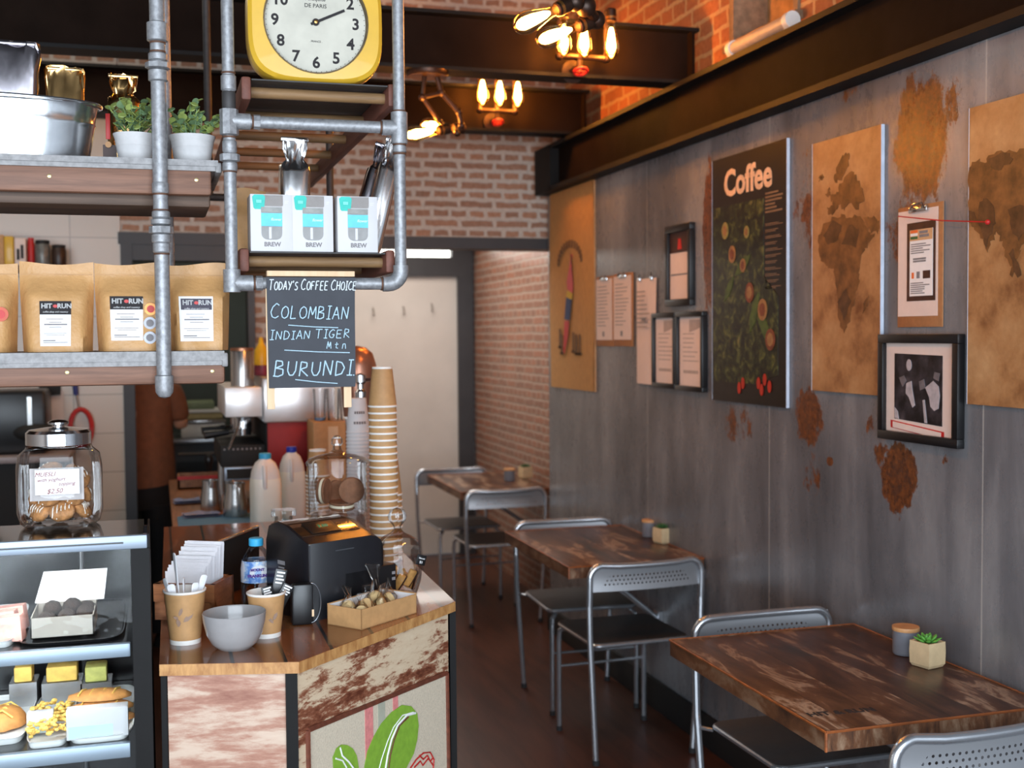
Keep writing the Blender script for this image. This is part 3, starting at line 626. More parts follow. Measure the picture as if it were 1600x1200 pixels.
def wall_map(label, rect, lands):
    t, W_, H_ = hang('map_print', label, 'map', wall_rect(*rect, x=WX-.012), 'parchment map prints')
    t.location.x += .022; plate(MB(), -W_/2, 0, W_/2, H_, .024, .034).build('panel', 'parch', t)
    plate(MB(), W_/2, 0, W_/2+.002, H_, .0235, .035).build('side_edge', 'pale_edge', t); plate(MB(), -W_/2-.001, 0, -W_/2, H_, .0235, .035).build('side_edge', 'pale_edge', t)
    m = MB(); m2 = MB()
    for pts, k in lands: (flat(m, jag(px_poly(pts, W_, H_, rect), .008, r3, 4), .0342) if k == 0 else flat(MB(), jag(px_poly(pts, W_, H_, rect), .006, r3), .0352).build('country', 'land2', t))
    m.build('continent_print', 'land', t)
wall_map('narrow parchment map print of Africa and Europe, right of the coffee poster', (1269, 210, 1376, 614), [
    ([(1280, 360), (1292, 342), (1306, 335), (1322, 334), (1330, 340), (1346, 341), (1352, 352), (1358, 366), (1368, 370), (1358, 384), (1350, 398), (1346, 420), (1346, 440), (1340, 455), (1334, 480), (1328, 505), (1322, 520), (1316, 510), (1312, 490), (1312, 465), (1308, 440), (1306, 418), (1296, 412), (1284, 402), (1280, 385)], 0),
    ([(1296, 330), (1294, 318), (1304, 316), (1300, 304), (1310, 296), (1318, 284), (1330, 270), (1340, 276), (1350, 300), (1352, 320), (1340, 330), (1330, 318), (1322, 328), (1312, 318), (1306, 328)], 0),
    ([(1308, 282), (1306, 268), (1314, 250), (1324, 238), (1330, 244), (1326, 262), (1318, 280)], 0),
    ([(1352, 344), (1364, 346), (1374, 352), (1372, 372), (1362, 366)], 0), ([(1350, 490), (1354, 470), (1360, 462), (1358, 480)], 0), ([(1291, 296), (1298, 286), (1300, 300)], 0), ([(1280, 268), (1286, 262), (1290, 268), (1284, 272)], 0),
    ([(1288, 362), (1304, 340), (1318, 350), (1312, 372), (1296, 378)], 1), ([(1318, 380), (1330, 352), (1344, 360), (1340, 388)], 1), ([(1312, 470), (1326, 450), (1334, 470), (1322, 500)], 1)])
wall_map('parchment map print of Asia cut off by the right edge of the photo', (1513, 140, 1726, 640), [
    ([(1514, 240), (1526, 232), (1546, 236), (1548, 226), (1576, 228), (1600, 226), (1640, 220), (1690, 226), (1716, 240), (1700, 262), (1676, 270), (1660, 300), (1640, 310), (1640, 340), (1622, 372), (1604, 380), (1598, 400), (1590, 430), (1582, 400), (1574, 370), (1562, 352), (1556, 366), (1548, 386), (1542, 372), (1534, 352), (1520, 340), (1514, 320)], 0),
    ([(1534, 300), (1546, 296), (1560, 322), (1562, 340), (1550, 360), (1546, 378), (1538, 352), (1530, 330)], 1), ([(1550, 232), (1580, 228), (1590, 240), (1570, 254), (1552, 246)], 1), ([(1514, 312), (1524, 316), (1528, 334), (1515, 330)], 1), ([(1582, 320), (1610, 318), (1620, 350), (1600, 372), (1588, 350)], 1),
    ([(1584, 390), (1592, 384), (1604, 420), (1600, 432)], 1), ([(1620, 420), (1650, 414), (1660, 440), (1630, 446)], 0), ([(1640, 470), (1690, 460), (1712, 490), (1700, 530), (1660, 524), (1638, 500)], 0)])
# clipboard with the leaflet, and the red string
t, W_, H_ = clipboard('large clipboard with a printed leaflet, above the black and white photo', wall_rect(1400, 320, 1470, 511), 0, .09)
m = MB(); plate(m, -W_*.27, H_*.215, W_*.36, H_*.86, .0076, .0086); m.build('photo_sheet', 'photo_dark', t)
m = MB(); plate(m, -W_*.2, H_*.255, W_*.31, H_*.80, .0088, .0096, 0); plate(m, -W_*.2, H_*.71, W_*.31, H_*.80, .0097, .0100, 1)
for k, mi in ((0, 2), (1, 0), (2, 3)): plate(m, -W_*.18, H_*(.775-k*.026), -W_*.02, H_*(.797-k*.026), .0101, .0104, mi)
plate(m, -W_*.15, H_*.40, -W_*.1, H_*.45, .0097, .0101, 2); plate(m, -W_*.04, H_*.40, W_*.03, H_*.455, .0097, .0101, 4); plate(m, W_*.1, H_*.395, W_*.26, H_*.46, .0097, .0101, 5)
m.build('leaflet', ['paper', mat('tan_print', S(206, 164, 120), .7), mat('orange_print', S(226, 110, 50), .7), mat('green_print', S(60, 104, 60), .7), 'grey_ink', 'photo_dark'], t)
m = MB(); rows(m, -W_*.17, W_*.28, H_*.6, H_*.69, 5, .0097, .003, r3); rows(m, -W_*.12, W_*.24, H_*.53, H_*.57, 2, .0097, .005, r3); rows(m, -W_*.17, W_*.28, H_*.27, H_*.37, 6, .0097, .003, r3); rows(m, W_*.02, W_*.26, H_*.73, H_*.79, 2, .0101, .008, r3); m.build('print', 'grey_ink', t)
a, b = P(1404, 338, x=WX-.03), P(1543, 347, x=WX-.04)
tag(MB().tube([(0, 0, 0), Vector(((b-a).x/2, (b-a).y/2, (b-a).z/2-.004)), b-a], .0018, 6).sph(b-a, .007, 8).build('red_string', 'red', None, a), 'thin red string running from the large clipboard to the map of Asia', 'string')
# the framed photograph
t, W_, H_ = frame('large black frame with an old black and white photo, below the large clipboard', wall_rect(1377, 522, 1503, 693), .026, 2)
def photo():
    tt = NT('old_photo'); v = tt.co(); f = tt.noise(v, 20, 4); tt.pr(tt.ramp(f, [(.42, S(16, 15, 20)), (.62, S(54, 50, 56)), (.8, S(90, 84, 88))]), .4); return tt.m
m = MB(); rc = (1377, 522, 1503, 693)
def pp(pts): return px_poly(pts, W_, H_, rc)
flat(m, pp([(1400, 553), (1475, 555), (1475, 663), (1400, 658)]), .012, 0)
for pts, k in (([(1420, 600), (1428, 596), (1430, 612), (1434, 634), (1430, 638), (1424, 622), (1419, 616)], 1), ([(1450, 605), (1462, 594), (1470, 602), (1472, 616), (1470, 636), (1464, 640), (1458, 634), (1456, 620)], 1),
               ([(1446, 625), (1449, 624), (1453, 660), (1449, 660)], 1), ([(1408, 592), (1416, 588), (1420, 596), (1414, 606)], 2), ([(1440, 596), (1448, 592), (1450, 606), (1442, 610)], 2), ([(1401, 640), (1406, 646), (1408, 658), (1401, 657)], 1), ([(1464, 580), (1472, 582), (1470, 594), (1462, 590)], 2)):
    flat(m, pp(pts), .0133, k)
cx, cy = pp([(1424, 571)])[0]; flat(m, [(cx+.012*math.cos(a*PI/6), cy+.017*math.sin(a*PI/6)) for a in range(12)], .0133, 1)
m.build('photo', [photo(), mat('photo_light', S(176, 168, 172), .5, 0, .2, 40), mat('photo_mid', S(106, 100, 104), .5, 0, .3, 40)], t)
m = MB(); c = pp([(1394, 661), (1478, 671), (1478, 684), (1394, 673)]); flat(m, c, .0121, 0); g = pp([(1398, 663), (1474, 672.4), (1474, 682), (1398, 672.4)]); flat(m, g, .0134, 1); m.build('caption', ['red', 'pinkish'], t)
# ------------------------------------------------------------------ pipe hung shelves, left
SY = 2.68
M['plank'] = wood('brown_plank', S(100, 70, 56), S(142, 102, 82), (0.12, 1, 2.2), 30, .55)
M['plank_dark'] = wood('dark_plank', S(74, 58, 48), S(104, 82, 68), (0.12, 1, 2.2), 30, .6)
M['sheet'] = mat('galvanised_sheet', S(140, 138, 138), .6, .3, .24, 70, .06)
M['screw'] = mat('screw_head', S(222, 200, 150), .3, .8)
def pipe_post(m, j, x, y, zs, r, fits, top):
    """an upright of galvanised pipe from zs to top; fits = (z low, z high, factor, dark)"""
    m.tube([(x, y, zs), (x, y, top)], r, 16)
    for a, b, k, d in fits:
        t = (j if d else m); t.lathe([(r*1.01, a-.001), (r*k, a+.002), (r*k, b-.002), (r*1.01, b+.001)], c=(x, y, 0), seg=8 if k > 1.45 else 20)
def zv(v, y=SY, u=257): return P(u, v, y=y).z
root = thing('pipe_shelf', 'two tier plank shelf hung on a thick grey pipe above the cake display', 'shelf', (P(257, 610, y=SY).x, SY, zv(622)))
L = root.location; zo = L.z; top = 3.5-zo
m, j = MB(), MB(); zz = lambda v: zv(v)-zo
pipe_post(m, j, 0, 0, .03, .0158, [(zz(395), zz(380), 1.15, 0), (zz(380), zz(366), 1.28, 0), (zz(366), zz(353), 1.62, 0), (zz(352), zz(342), 1.35, 0), (zz(341), zz(330), 1.2, 0), (zz(302), zz(286), 1.12, 0), (zz(128), zz(110), 1.3, 0), (zz(109), zz(98), 1.68, 0), (zz(96), zz(84), 1.25, 0), (zz(66), zz(36), 1.38, 0)], top)
m.build('pipe', 'galv', root)
for v in (397, 329, 304, 590, 82, 68): MB().lathe([(.0168, zz(v)-.002), (.0168, zz(v)+.002)], seg=20).build('joint_ring', 'rust_joint', root)
MB().lathe([(.002, .0), (.012, .003), (.0185, .013), (.0195, .024), (.0195, .048), (.0165, .05)], seg=24).build('end_cap', 'galv', root)
m = MB(); m.tube([(.018, .39, .06), (.018, .39, top)], .0145, 14); m.build('rear_pipe', 'galv', root)
for nm, vt, vl, vb, ur, urs, sc_ in (('lower', 549, 563, 601, 352, 356, ((105, 582), (332, 580))), ('upper', 249, 257, 304, 331, 346, ((77, 275), (307, 281)))):
    y0 = SY+.022; x1 = P(ur, vb, y=y0).x-L.x; xs = P(urs, vt, y=y0).x-L.x; z0, z1, z2 = (zv(v, y0)-zo for v in (vb, vl, vt))
    m = MB(); m.b2((-1.0, .016, z1-.012), (xs-.012, .36, z2)); m.b2((xs-.014, .013, z1-.016), (xs, .36, z2-.004), bev=.004); m.b2((-1.0, .012, z1-.002), (xs-.008, .016, z2)); m.build('shelf_top', 'sheet', root)
    b = MB().b2((-1.0, .022, z0), (x1, .05, z1), bev=.008).build('front_board', 'plank', root)
    m = MB()
    for u, v in sc_: p = P(u, v, y=y0)-L; m.lathe([(.0045, 0), (.0045, .002), (.002, .003)], M4=T(p.x, .022, p.z) @ ROT(90), seg=12)
    m.build('screw', 'screw', b)
    if nm == 'upper':
        MB().b2((-1.0, .06, z0-.022), (x1-.002, .30, z1-.02), bev=.006).build('under_plank', 'plank_dark', root)
    else: MB().b2((-1.0, .06, z1-.03), (x1, .30, z1-.013)).build('under_plank', 'plank_dark', root)
zlow, zup = zv(549, SY+.022)+.001, zv(249, SY+.022)+.001
# ---- pipe rack with two ladders for shelves
xl, xr = P(360, 300, y=SY).x, P(625, 300, y=SY).x; zb_, zt_ = zv(443, SY, 500), zv(195, SY, 500)
root = thing('pipe_rack', 'tall hanging frame of grey galvanised pipe carrying two ladder shelves', 'rack', (xl, SY, zb_)); W_ = xr-xl; h2 = zt_-zb_
zz = lambda v: zv(v, SY, 360)-zb_
m, j = MB(), MB(); r = .0135; top = 3.5-zb_
pipe_post(m, j, 0, 0, .0, r, [(zz(268), zz(254), 1.2, 0), (zz(253), zz(240), 1.6, 0), (zz(238), zz(220), 1.15, 0), (zz(212), zz(170), 1.5, 0), (zz(142), zz(118), 1.22, 0), (zz(170), zz(144), 1.1, 1)], top)
cr = .03; arc = [(W_-cr+cr*math.sin(a), 0, cr-cr*math.cos(a)) for a in [k*PI/12 for k in range(7)]]
m.tube([(0, 0, 0)]+arc+[(W_, 0, top)], r, 16)
m.tube([(W_-cr-.012, 0, 0)]+arc+[(W_, 0, cr+.012)], r*1.3, 16)
m.tube([(0, 0, h2), (W_, 0, h2)], r, 16)
for z in (0, h2): m.tube([(-.005, 0, z), (.045, 0, z)], r*1.32, 16); m.lathe([(r*1.2, .052), (r*1.2, .066)], M4=T(0, 0, z) @ ROT(0, 90, 0), seg=8)
m.tube([(0, 0, -.02), (0, 0, .03)], r*1.4, 16); m.tube([(W_, 0, h2-.035), (W_, 0, h2+.035)], r*1.42, 16); m.tube([(W_-.04, 0, h2), (W_, 0, h2)], r*1.3, 16)
for v in (215, 228): m.lathe([(r*1.22, zz(v)), (r*1.22, zz(v)+.012)], c=(W_, 0, 0), seg=18)
m.build('pipe', 'galv', root); j.build('taped_joint', 'galv_dark', root)
for z in (h2+.037, h2-.037, h2-.058): MB().lathe([(r*1.12, z-.0025), (r*1.12, z+.0025)], c=(W_, 0, 0), seg=18).build('joint_ring', 'rust_joint', root)
for x, z in ((.05, h2), (W_-.043, h2), (.048, 0), (W_-.045, 0)): MB().lathe([(r*1.12, -.002), (r*1.12, .002)], M4=T(x, 0, z) @ ROT(0, 90, 0), seg=18).build('joint_ring', 'rust_joint', root)
for v in (270, 216, 116): MB().lathe([(r*1.12, zz(v)), (r*1.12, zz(v)+.004)], seg=18).build('joint_ring', 'rust_joint', root)
m = MB(); m.tube([(.01, 1.25, h2-.02), (.01, 1.25, top)], r*.9, 12); m.tube([(.01, 1.25, h2-.025), (W_+.018, 1.25, h2-.025)], r*.9, 12); m.tube([(W_+.018, 1.25, h2-.025), (W_+.018, 1.25, top)], r*.9, 12); m.build('rear_pipe', 'galv_dark', root)
M['rail'] = wood('ladder_rail', S(84, 54, 42), S(120, 80, 62), (2, .14, 2), 26, .6); M['rung'] = wood('ladder_rung', S(112, 84, 56), S(150, 116, 78), (.2, 2, 2), 26, .6)
M['rail_red'] = wood('ladder_rail_end', S(96, 58, 48), S(122, 74, 60), (2, .14, 2), 26, .6)
def ladder(label, zc, x0, x1, y0, y1, hh, dy, first, plate_):
    root = thing('ladder_shelf', label, 'shelf', ((x0+x1)/2, y0, zc), 0, 'ladders used as hanging shelves'); hx = (x1-x0)/2
    for s in (-1, 1): MB().b2((s*hx-.011, 0, -hh), (s*hx+.011, y1-y0, hh), bev=.006).build('rail', 'rail_red', root)
    y = first
    while y < y1-y0-.05: MB().tube([(-hx, y, 0), (hx, y, 0)], .0125, 12).build('rung', 'rung', root); y += dy
    if plate_: MB().b2((-hx+.012, .0, hh*plate_), (hx-.012, min(.42, y1-y0), hh*plate_+.003)).build('shelf_plate', 'galv_dark', root)
    return root
zl1 = P(500, 148, y=SY+.06).z; ladder('wooden ladder laid flat as the upper shelf, clock on its near end', zl1, P(386, 140, y=SY).x, P(617, 140, y=SY).x, SY+.024, 4.25, .026, .295, .05, .68)
zl2 = P(500, 409, y=SY+.06).z; ladder('wooden ladder laid flat as the lower shelf, under the cup boxes', zl2, P(383, 408, y=SY).x, P(613, 408, y=SY).x, SY+.022, 3.5, .026, .295, .05, .62)
ZL1, ZL2 = zl1+.026*.68+.004, zl2+.026*.62+.004
# ---- clock
M['yellow'] = mat('yellow_enamel', S(216, 170, 50), .4, 0, .08, 14, 0, coat=.2); M['dial'] = mat('aged_dial', S(196, 192, 178), .7, 0, .14, 9)
y = SY+.035; c = P(493, 32, y=y); cxl = P(386, 32, y=y).x; cxr = P(599, 32, y=y).x; hw = (cxr-cxl)/2
root = thing('clock', 'yellow rounded square wall clock standing on the upper ladder shelf', 'clock', ((cxl+cxr)/2, y, ZL1)); hh = P(493, 33, y=y).z-ZL1; kk = hh/hw
def se(r, n, p): return [(math.copysign(abs(math.cos(a))**(2/p), math.cos(a))*r, math.copysign(abs(math.sin(a))**(2/p), math.sin(a))*r) for a in [2*PI*k/n for k in range(n)]]
X = T(0, 0, hh) @ FRONT
def ser(r, z, p=3.6): k = kk; return [(x, yy*k, z) for x, yy in se(r, 64, p)]
MB().loft([ser(hw*.90, -.085), ser(hw*.97, -.08), ser(hw, -.06), ser(hw, -.02), ser(hw*.985, -.008), ser(hw*.93, .0), [(x*hw*.765/1, yy*hw*.765, .001) for x, yy in se(1, 64, 2)], [(x*hw*.755, yy*hw*.755, -.012) for x, yy in se(1, 64, 2)]], M4=X, cap=False).loft([ser(hw*.9, -.086), ser(hw*.9, -.085)], M4=X).build('case', 'yellow', root)
dx = -.004
MB().lathe([(hw*.775, -.014), (hw*.775, -.0115)], M4=X, seg=48).build('dial', 'dial', root)
MB().lathe([(hw*.765, .0005), (hw*.772, .003), (hw*.752, .0035), (hw*.744, -.011)], M4=X, seg=48, cap=False).build('rim', mat('worn_brown', S(92, 74, 44), .6, .2, .4, 60), root)
m = MB()
for k in range(1, 13):
    a = R(90-30*k); m.text(str(k), .035, X @ T(hw*.595*math.cos(a), hw*.595*math.sin(a), -.011), off=.0009)
m.text('Antiquité', .012, X @ T(0, hw*.34, -.011), shear=.3); m.text('DE PARIS', .0125, X @ T(0, hw*.24, -.011)); m.text('. FRANCE .', .006, X @ T(0, -hw*.28, -.011))
m.build('dial_lettering', 'ink', root); m = MB()
for k in range(60): a = R(6*k); m.box((hw*.725*math.cos(a), hw*.725*math.sin(a), -.0113), (.0016, .0016, .0006), M4=X)
m.build('minute_marks', 'ink', root)
a = R(90-65)
MB().b2((-.012, -.0028, -.009), (hw*.47, .0028, -.0075), M4=X @ ROT(0, 0, 25)).lathe([(.008, -.01), (.008, -.007)], M4=X, seg=16).build('hand', 'ink', root)
MB().lathe([(.004, -.007), (.004, -.003), (.001, -.002)], M4=X, seg=12).build('hand_pin', 'brass', root)
# ---- cup boxes
M['card'] = mat('white_card', S(206, 204, 205), .55, 0, .02, 20); M['teal'] = mat('teal_print', S(54, 190, 176), .6); M['band'] = mat('blue_band', S(92, 196, 228), .5); M['lidbeige'] = mat('lid_print', S(164, 152, 142), .6)
M['window_grey'] = mat('window_print', S(170, 170, 166), .3, 0, .22, 26); M['window_dark'] = mat('steel_print', S(110, 110, 106), .35, .2, .3, 40)
def rrect(x0, z0, x1, z1, r, n=5, tl=True):
    out = []
    for cx, cz, a0, rr in ((x1, z0, 270, r), (x1, z1, 0, .001 if tl else r), (x0, z1, 90, .001 if tl else r), (x0, z0, 180, r)):
        sx = -1 if cx == x1 else 1; sz = 1 if cz == z0 else -1
        for k in range(n+1): a = R(a0+90*k/n); out.append((cx+sx*rr+rr*math.cos(a), cz+sz*rr+rr*math.sin(a)))
    return out
def cup_box():
    root = thing('cup_box', 'x', 'box', (0, 0, 0), 0, 'white boxes of glass coffee cups'); w, d, h = .092, .09, .127
    MB().box((0, d/2, h/2), (w, d, h), bev=.0012).build('carton', 'card', root)
    f = lambda y: Matrix(((1, 0, 0, 0), (0, 0, 1, -y), (0, 1, 0, 0), (0, 0, 0, 1)))
    MB().prism(rrect(-.0225, .026, .0235, .098, .014), 0, .0008, M4=f(0)).build('window', 'window_grey', root)
    MB().b2((-.0225, -.0016, .056), (.0235, 0, .085)).build('sleeve', 'band', root)
    m = MB(); m.prism(rrect(-.026, .1, .026, .1255, .004), 0, .0012, M4=f(0)); m.build('lid', 'lidbeige', root)
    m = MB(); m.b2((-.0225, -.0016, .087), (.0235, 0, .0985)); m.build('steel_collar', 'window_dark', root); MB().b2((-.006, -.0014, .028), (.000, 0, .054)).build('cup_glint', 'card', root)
    m = MB(); m.prism([(-.039, .0965), (-.0415, .121), (-.037, .1255), (-.0175, .1255), (-.013, .121), (-.0155, .0965), (-.019, .0935), (-.036, .0935)], 0, .0014, M4=f(.001)); m.build('emblem', 'teal', root)
    m = MB(); m.b2((-.033, -.0034, .107), (-.0215, -.002, .114), M4=None)
    m.build('emblem_mark', mat('pale_teal', S(120, 220, 206), .6), root)
    m = MB(); m.text('BREW', .0135, T(.0015, -.0006, .0155) @ FRONT, off=.0004); m.build('lettering', 'grey_ink', root)
    m = MB(); m.text('flower', .009, T(.010, -.0022, .071) @ FRONT, shear=.3); m.b2((.03, -.0005, .112), (.038, 0, .1125)); m.b2((.03, -.0005, .108), (.036, 0, .1085)); m.build('fine_print', 'white_ink', root)
    return root
b0 = cup_box()
for k, (u, lab) in enumerate(((425, 'white boxed coffee cup with blue band, at the clock shelf rack left end'), (489.5, 'white boxed coffee cup with blue band, in the middle of three'), (559.5, 'white boxed coffee cup with blue band, right end beside the foil bags'))):
    b = b0 if k == 0 else copy_tree(b0); b['label'] = ('white boxed coffee cup with blue band, left of the three boxes', lab, lab)[k]; b.location = (P(u, 397, y=SY+.03).x, SY+.03, ZL2)
# ---- foil bags
def foil_mat(nm, c, rough=.24):
    t = NT(nm); v = t.co(); f = t.noise(t.co((1, 1, .35)), 20, 3, .5, .5); g = t.noise(t.co((1, 1, .3)), 7, 3, .5, .5)
    t.pr(c, rough, 1.0, t.bump(t.math('ADD', f, t.math('MULTIPLY', g, 2.0)), .12, .012)); return t.m
M['foil'] = foil_mat('silver_foil', S(226, 226, 228)); M['foil_gold'] = foil_mat('gold_foil', S(208, 168, 112), .2); M['foil_dark'] = foil_mat('dark_foil', S(150, 146, 152), .2)
def foil_bag(label, base, w, d, h, top, m_, lean=(0, 0), rz=0, seed=1):
    root = thing('foil_bag', label, 'bag', base, rz, 'foil coffee bags'); rr = random.Random(seed); rings = []
    n = 32
    prof = [(0, .96, 1), (.04, 1, 1), (.3, 1.02, 1), (.72, 1, 1), (.755, .97, .85), (.785, .72, .42), (.82, .55, .24), (.88, .72, .17), (.94, .82, .10), (1.0, .8, .05)] if top == 'twist' else [(0, .96, 1), (.04, 1, 1), (.5, 1, .9), (.75, 1, .55), (.9, 1, .2), (1.0, 1, .03)]
    for t, a, b in prof:
        ring = []
        for x, y in se(1, n, 3.2):
            q_ = 1+rr.uniform(-.04, .04)*(2.4 if .76 < t else .5)
            ring.append((x*w/2*a*q_+lean[0]*t*t, y*d/2*b*q_+lean[1]*t+ (rr.uniform(-.006, .006) if t > .76 else 0), t*h+(rr.uniform(-.008, .008) if .74 < t else 0)))
        rings.append(ring)
    m = MB().loft(rings); o = m.build('body', m_, root, smooth=60)
    s = MB().b2((-w*.46+lean[0], lean[1]-.004, h*.985), (w*.46+lean[0], lean[1]+.004, h*1.02), bev=.002); s.build('seal', m_, root); return root
foil_bag('shiny silver foil bag with twisted top, behind the cup boxes', (P(459, 395, y=2.9).x, 2.9, ZL2), .072, .06, .275, 'twist', 'foil', (.0, -.035), 4, 2)
def leaning(label, u0, v0, u1, v1, y, w, m_, seed):
    a, b = P(u0, v0, y=y), P(u1, v1, y=y); h = (b-a).length; r_ = foil_bag(label, a, w, .05, h, 'twist', m_, (0, 0), 0, seed); r_.location = (a.x, a.y, ZL2+.012); r_.rotation_euler.y = math.atan2(b.x-a.x, b.z-a.z); return r_
leaning('silver foil bag leaning right against the pipe, farther of the two', 553, 390, 600, 222, 2.93, .05, 'foil_dark', 5)
leaning('silver foil bag leaning right against the pipe, nearer of the two', 577, 390, 617, 218, 2.84, .05, 'foil', 9)
# ---- kraft stand-up pouches
def pouch(label, base, w, h, d, lab, stickers=(), cat='bag', seed=0, m_='pouch', grp='kraft coffee pouches on the lower shelf', lx=0.0):
    root = thing('coffee_pouch', label, cat, base, 0, grp); rr = random.Random(seed)
    def wd(t): return w*(.93+.07*min(1, t*1.4)) if t < .8 else w
    def yf(s, t):
        e = abs(2*s-1); bulge = min(1, 1.02-.06*e-(max(0, e-.72)/.28)**1.3); dt = d*(.6*(1-t)**.5+.16*(1-t))+.003*math.sin(9*s+seed*2+6*t)*(1-t)*math.sin(5*t+seed) if t < .88 else d*.03
        if t < .88: dt = max(dt*min(1, (.88-t)/.25), d*.03)
        return -dt*bulge-.001
    def pt(s, t, off=0, sgn=1): return ((s-.5)*wd(t), sgn*yf(s, t)-off+(.004*math.sin(s*7+seed)*t if True else 0), t*h+.004*math.sin(s*5+seed)*(t > .9))
    m = MB(); m.grid(lambda s, t: pt(s, t), 16, 22).grid(lambda s, t: pt(1-s, t, 0, -.9), 16, 22).grid(lambda s, t: (pt(s, 0)[0], yf(s, 0)*(1-t)-.9*yf(s, 0)*t+.004*0, 0.001), 16, 4)
    m.build('body', m_, root, smooth=50)
    m = MB(); m.grid(lambda s, t: pt(.02+s*.96, .865+t*.012, .0012), 12, 1); m.build('zip_line', 'kraft', root)
    if lab:
        u0, t0, u1, t1, style = lab
        g = lambda a, b, c, d_, off: (lambda s, t: pt(a+(c-a)*s, b+(d_-b)*t, off))
        o = MB().grid(g(u0, t0, u1, t1, .0015), 8, 8).build('label', 'paper', root)
        hb = (u0, t0+(t1-t0)*.70, u1, t1) if style == 0 else (u0+.03, t0+(t1-t0)*.70, u1-.02, t0+(t1-t0)*.95)
        MB().grid(g(*hb, .0022), 8, 3).build('header', 'ink' if style == 0 else mat('slate_print', S(70, 66, 78), .6), o)
        c = pt((hb[0]+hb[2])/2, hb[1]+(hb[3]-hb[1])*.62, .0032); lw = (hb[2]-hb[0])*w
        tl = math.atan2(pt(.5, hb[3])[1]-pt(.5, hb[1])[1], (hb[3]-hb[1])*h); X = T(c) @ FRONT
        m = MB(); m.text('HIT', lw*.215, X @ T(-lw*.27, 0, 0), off=.0006); m.text('RUN', lw*.215, X @ T(lw*.285, 0, 0), off=.0006); m.text('coffee shop and roastery', lw*.078, X @ T(0, -lw*.19, 0), shear=.3, off=.0001); 
        for v_ in m.bm.verts: t_ = v_.co.z/h; v_.co.y = pt(min(1, max(0, v_.co.x/wd(t_)+.5)), t_, .0030)[1]
        m.build('brand_lettering', 'white_ink', o)
        MB().prism([(lw*.07*math.cos(a*PI/6), lw*.055*math.sin(a*PI/6)) for a in range(12)], 0, .001, M4=X).build('brand_dot', 'red', o)
        m = MB()
        for tt, a, b, th in ((.60, .2, .75, .006), (.53, .3, .7, .006), (.48, .14, .88, .014), (.42, .3, .7, .006), (.28, .12, .86, .005), (.24, .2, .8, .005), (.12, .1, .5, .012), (.08, .1, .9, .007)):
            m.grid(g(u0+(u1-u0)*a, t0+(t1-t0)*(tt-th), u0+(u1-u0)*b, t0+(t1-t0)*(tt+th), .0021), 4, 1)
        m.build('fine_print', 'grey_ink', o)
    for s, t, r, k in stickers:
        c = pt(s, t, .003); MB().lathe([(r, 0), (r, .001)], M4=T(c) @ FRONT, seg=22).lathe([(r*.6, .001), (r*.6, .0014)], M4=T(c) @ FRONT, seg=22, mi=1).build('sticker', [k, 'grey_ink' if k == 'silver_st' else 'red'], root)
    return root
M['gold_st'] = mat('gold_sticker', S(176, 112, 48), .3, .4, .3, 60); M['silver_st'] = mat('silver_sticker', S(150, 152, 160), .4, .2, .15, 60); M['orange_st'] = mat('orange_sticker', S(196, 78, 44), .5)
y = SY+.11
def pw(u0, u1): a, b = P(u0, 545, y=y), P(u1, 545, y=y); return (a.x+b.x)/2, b.x-a.x
ph = P(90, 411, y=y).z-zlow
for args in ((-86, 31, 'kraft coffee pouch with round orange sticker, cut off by the left edge', None, ((.80, .42, .0155, 'orange_st'),), 1),
             (33, 149, 'kraft coffee pouch with black topped label, beside the one cut off', (.28, .065, .705, .565, 0), (), 2),
             (150, 262, 'kraft coffee pouch with gold and silver round stickers beside its label', (.21, .12, .67, .62, 0), ((.78, .475, .0135, 'gold_st'), (.77, .315, .0135, 'silver_st'), (.77, .15, .0135, 'silver_st')), 3),
             (263, 360, 'kraft coffee pouch with white bordered label, at the shelf end right of the pipe', (.17, .105, .72, .62, 1), (), 4)):
    x, w_ = pw(args[0], args[1]); pouch(args[2], (x, y, zlow), w_, ph, .085, args[3], args[4], 'bag', args[5])
pouch('orange kraft pouch behind the cup boxes, against the left pipe of the rack', (P(389, 396, y=2.95).x, 2.95, ZL2), .085, .165, .06, None, (), 'bag', 6, 'kraft', 'kraft pouches behind the boxes')
# ---- tub, foil bags in it, pots
y = SY+.15; xe = P(164, 243, y=y).x; zr = P(80, 152, y=y-.1).z-zup
M['tub'] = mat('galvanised_tub', S(206, 210, 214), .2, .95, .08, 50, .03)
root = thing('metal_tub', 'oval galvanised metal tub on the upper shelf, cut off by the left edge', 'tub', (xe-.27, y, zup)); rx = .262; sy_ = .42
MB().lathe([(rx*.90, 0), (rx*.905, .004), (rx*.955, zr*.62), (rx*.965, zr*.66), (rx*.957, zr*.70), (rx*.98, zr*.96), (rx*1.0, zr), (rx*.985, zr*1.01), (rx*.965, zr*.97), (rx*.93, zr*.62), (rx*.88, .008)], seg=56, sy=sy_, pw=2.3).build('body', 'tub', root)
MB().tube([(rx*math.cos(a)*1.0, rx*sy_*math.sin(a), zr) for a in [2*PI*k/40 for k in range(41)]], .006, 8).build('rim', 'tub', root)
foil_bag('tall dark foil bag standing in the metal tub', (P(16, 240, y=y).x, y-.01, zup+.01), .13, .05, P(30, 72, y=y).z-zup-.012, 'flat', 'foil_dark', (0, -.02), 0, 4)
foil_bag('crumpled gold foil bag poking out of the tub beside the dark one', (P(104, 240, y=y).x, y-.0, zup+.01), .08, .035, P(112, 116, y=y).z-zup, 'flat', 'foil_gold', (0, 0), 5, 8)
y2 = SY+.30
foil_bag('gold brown foil bag standing behind the left plant pot', (P(195, 240, y=y2).x, y2+.01, zup), .074, .05, P(190, 118, y=y2).z-zup, 'twist', 'foil_gold', (0, 0), 0, 13)
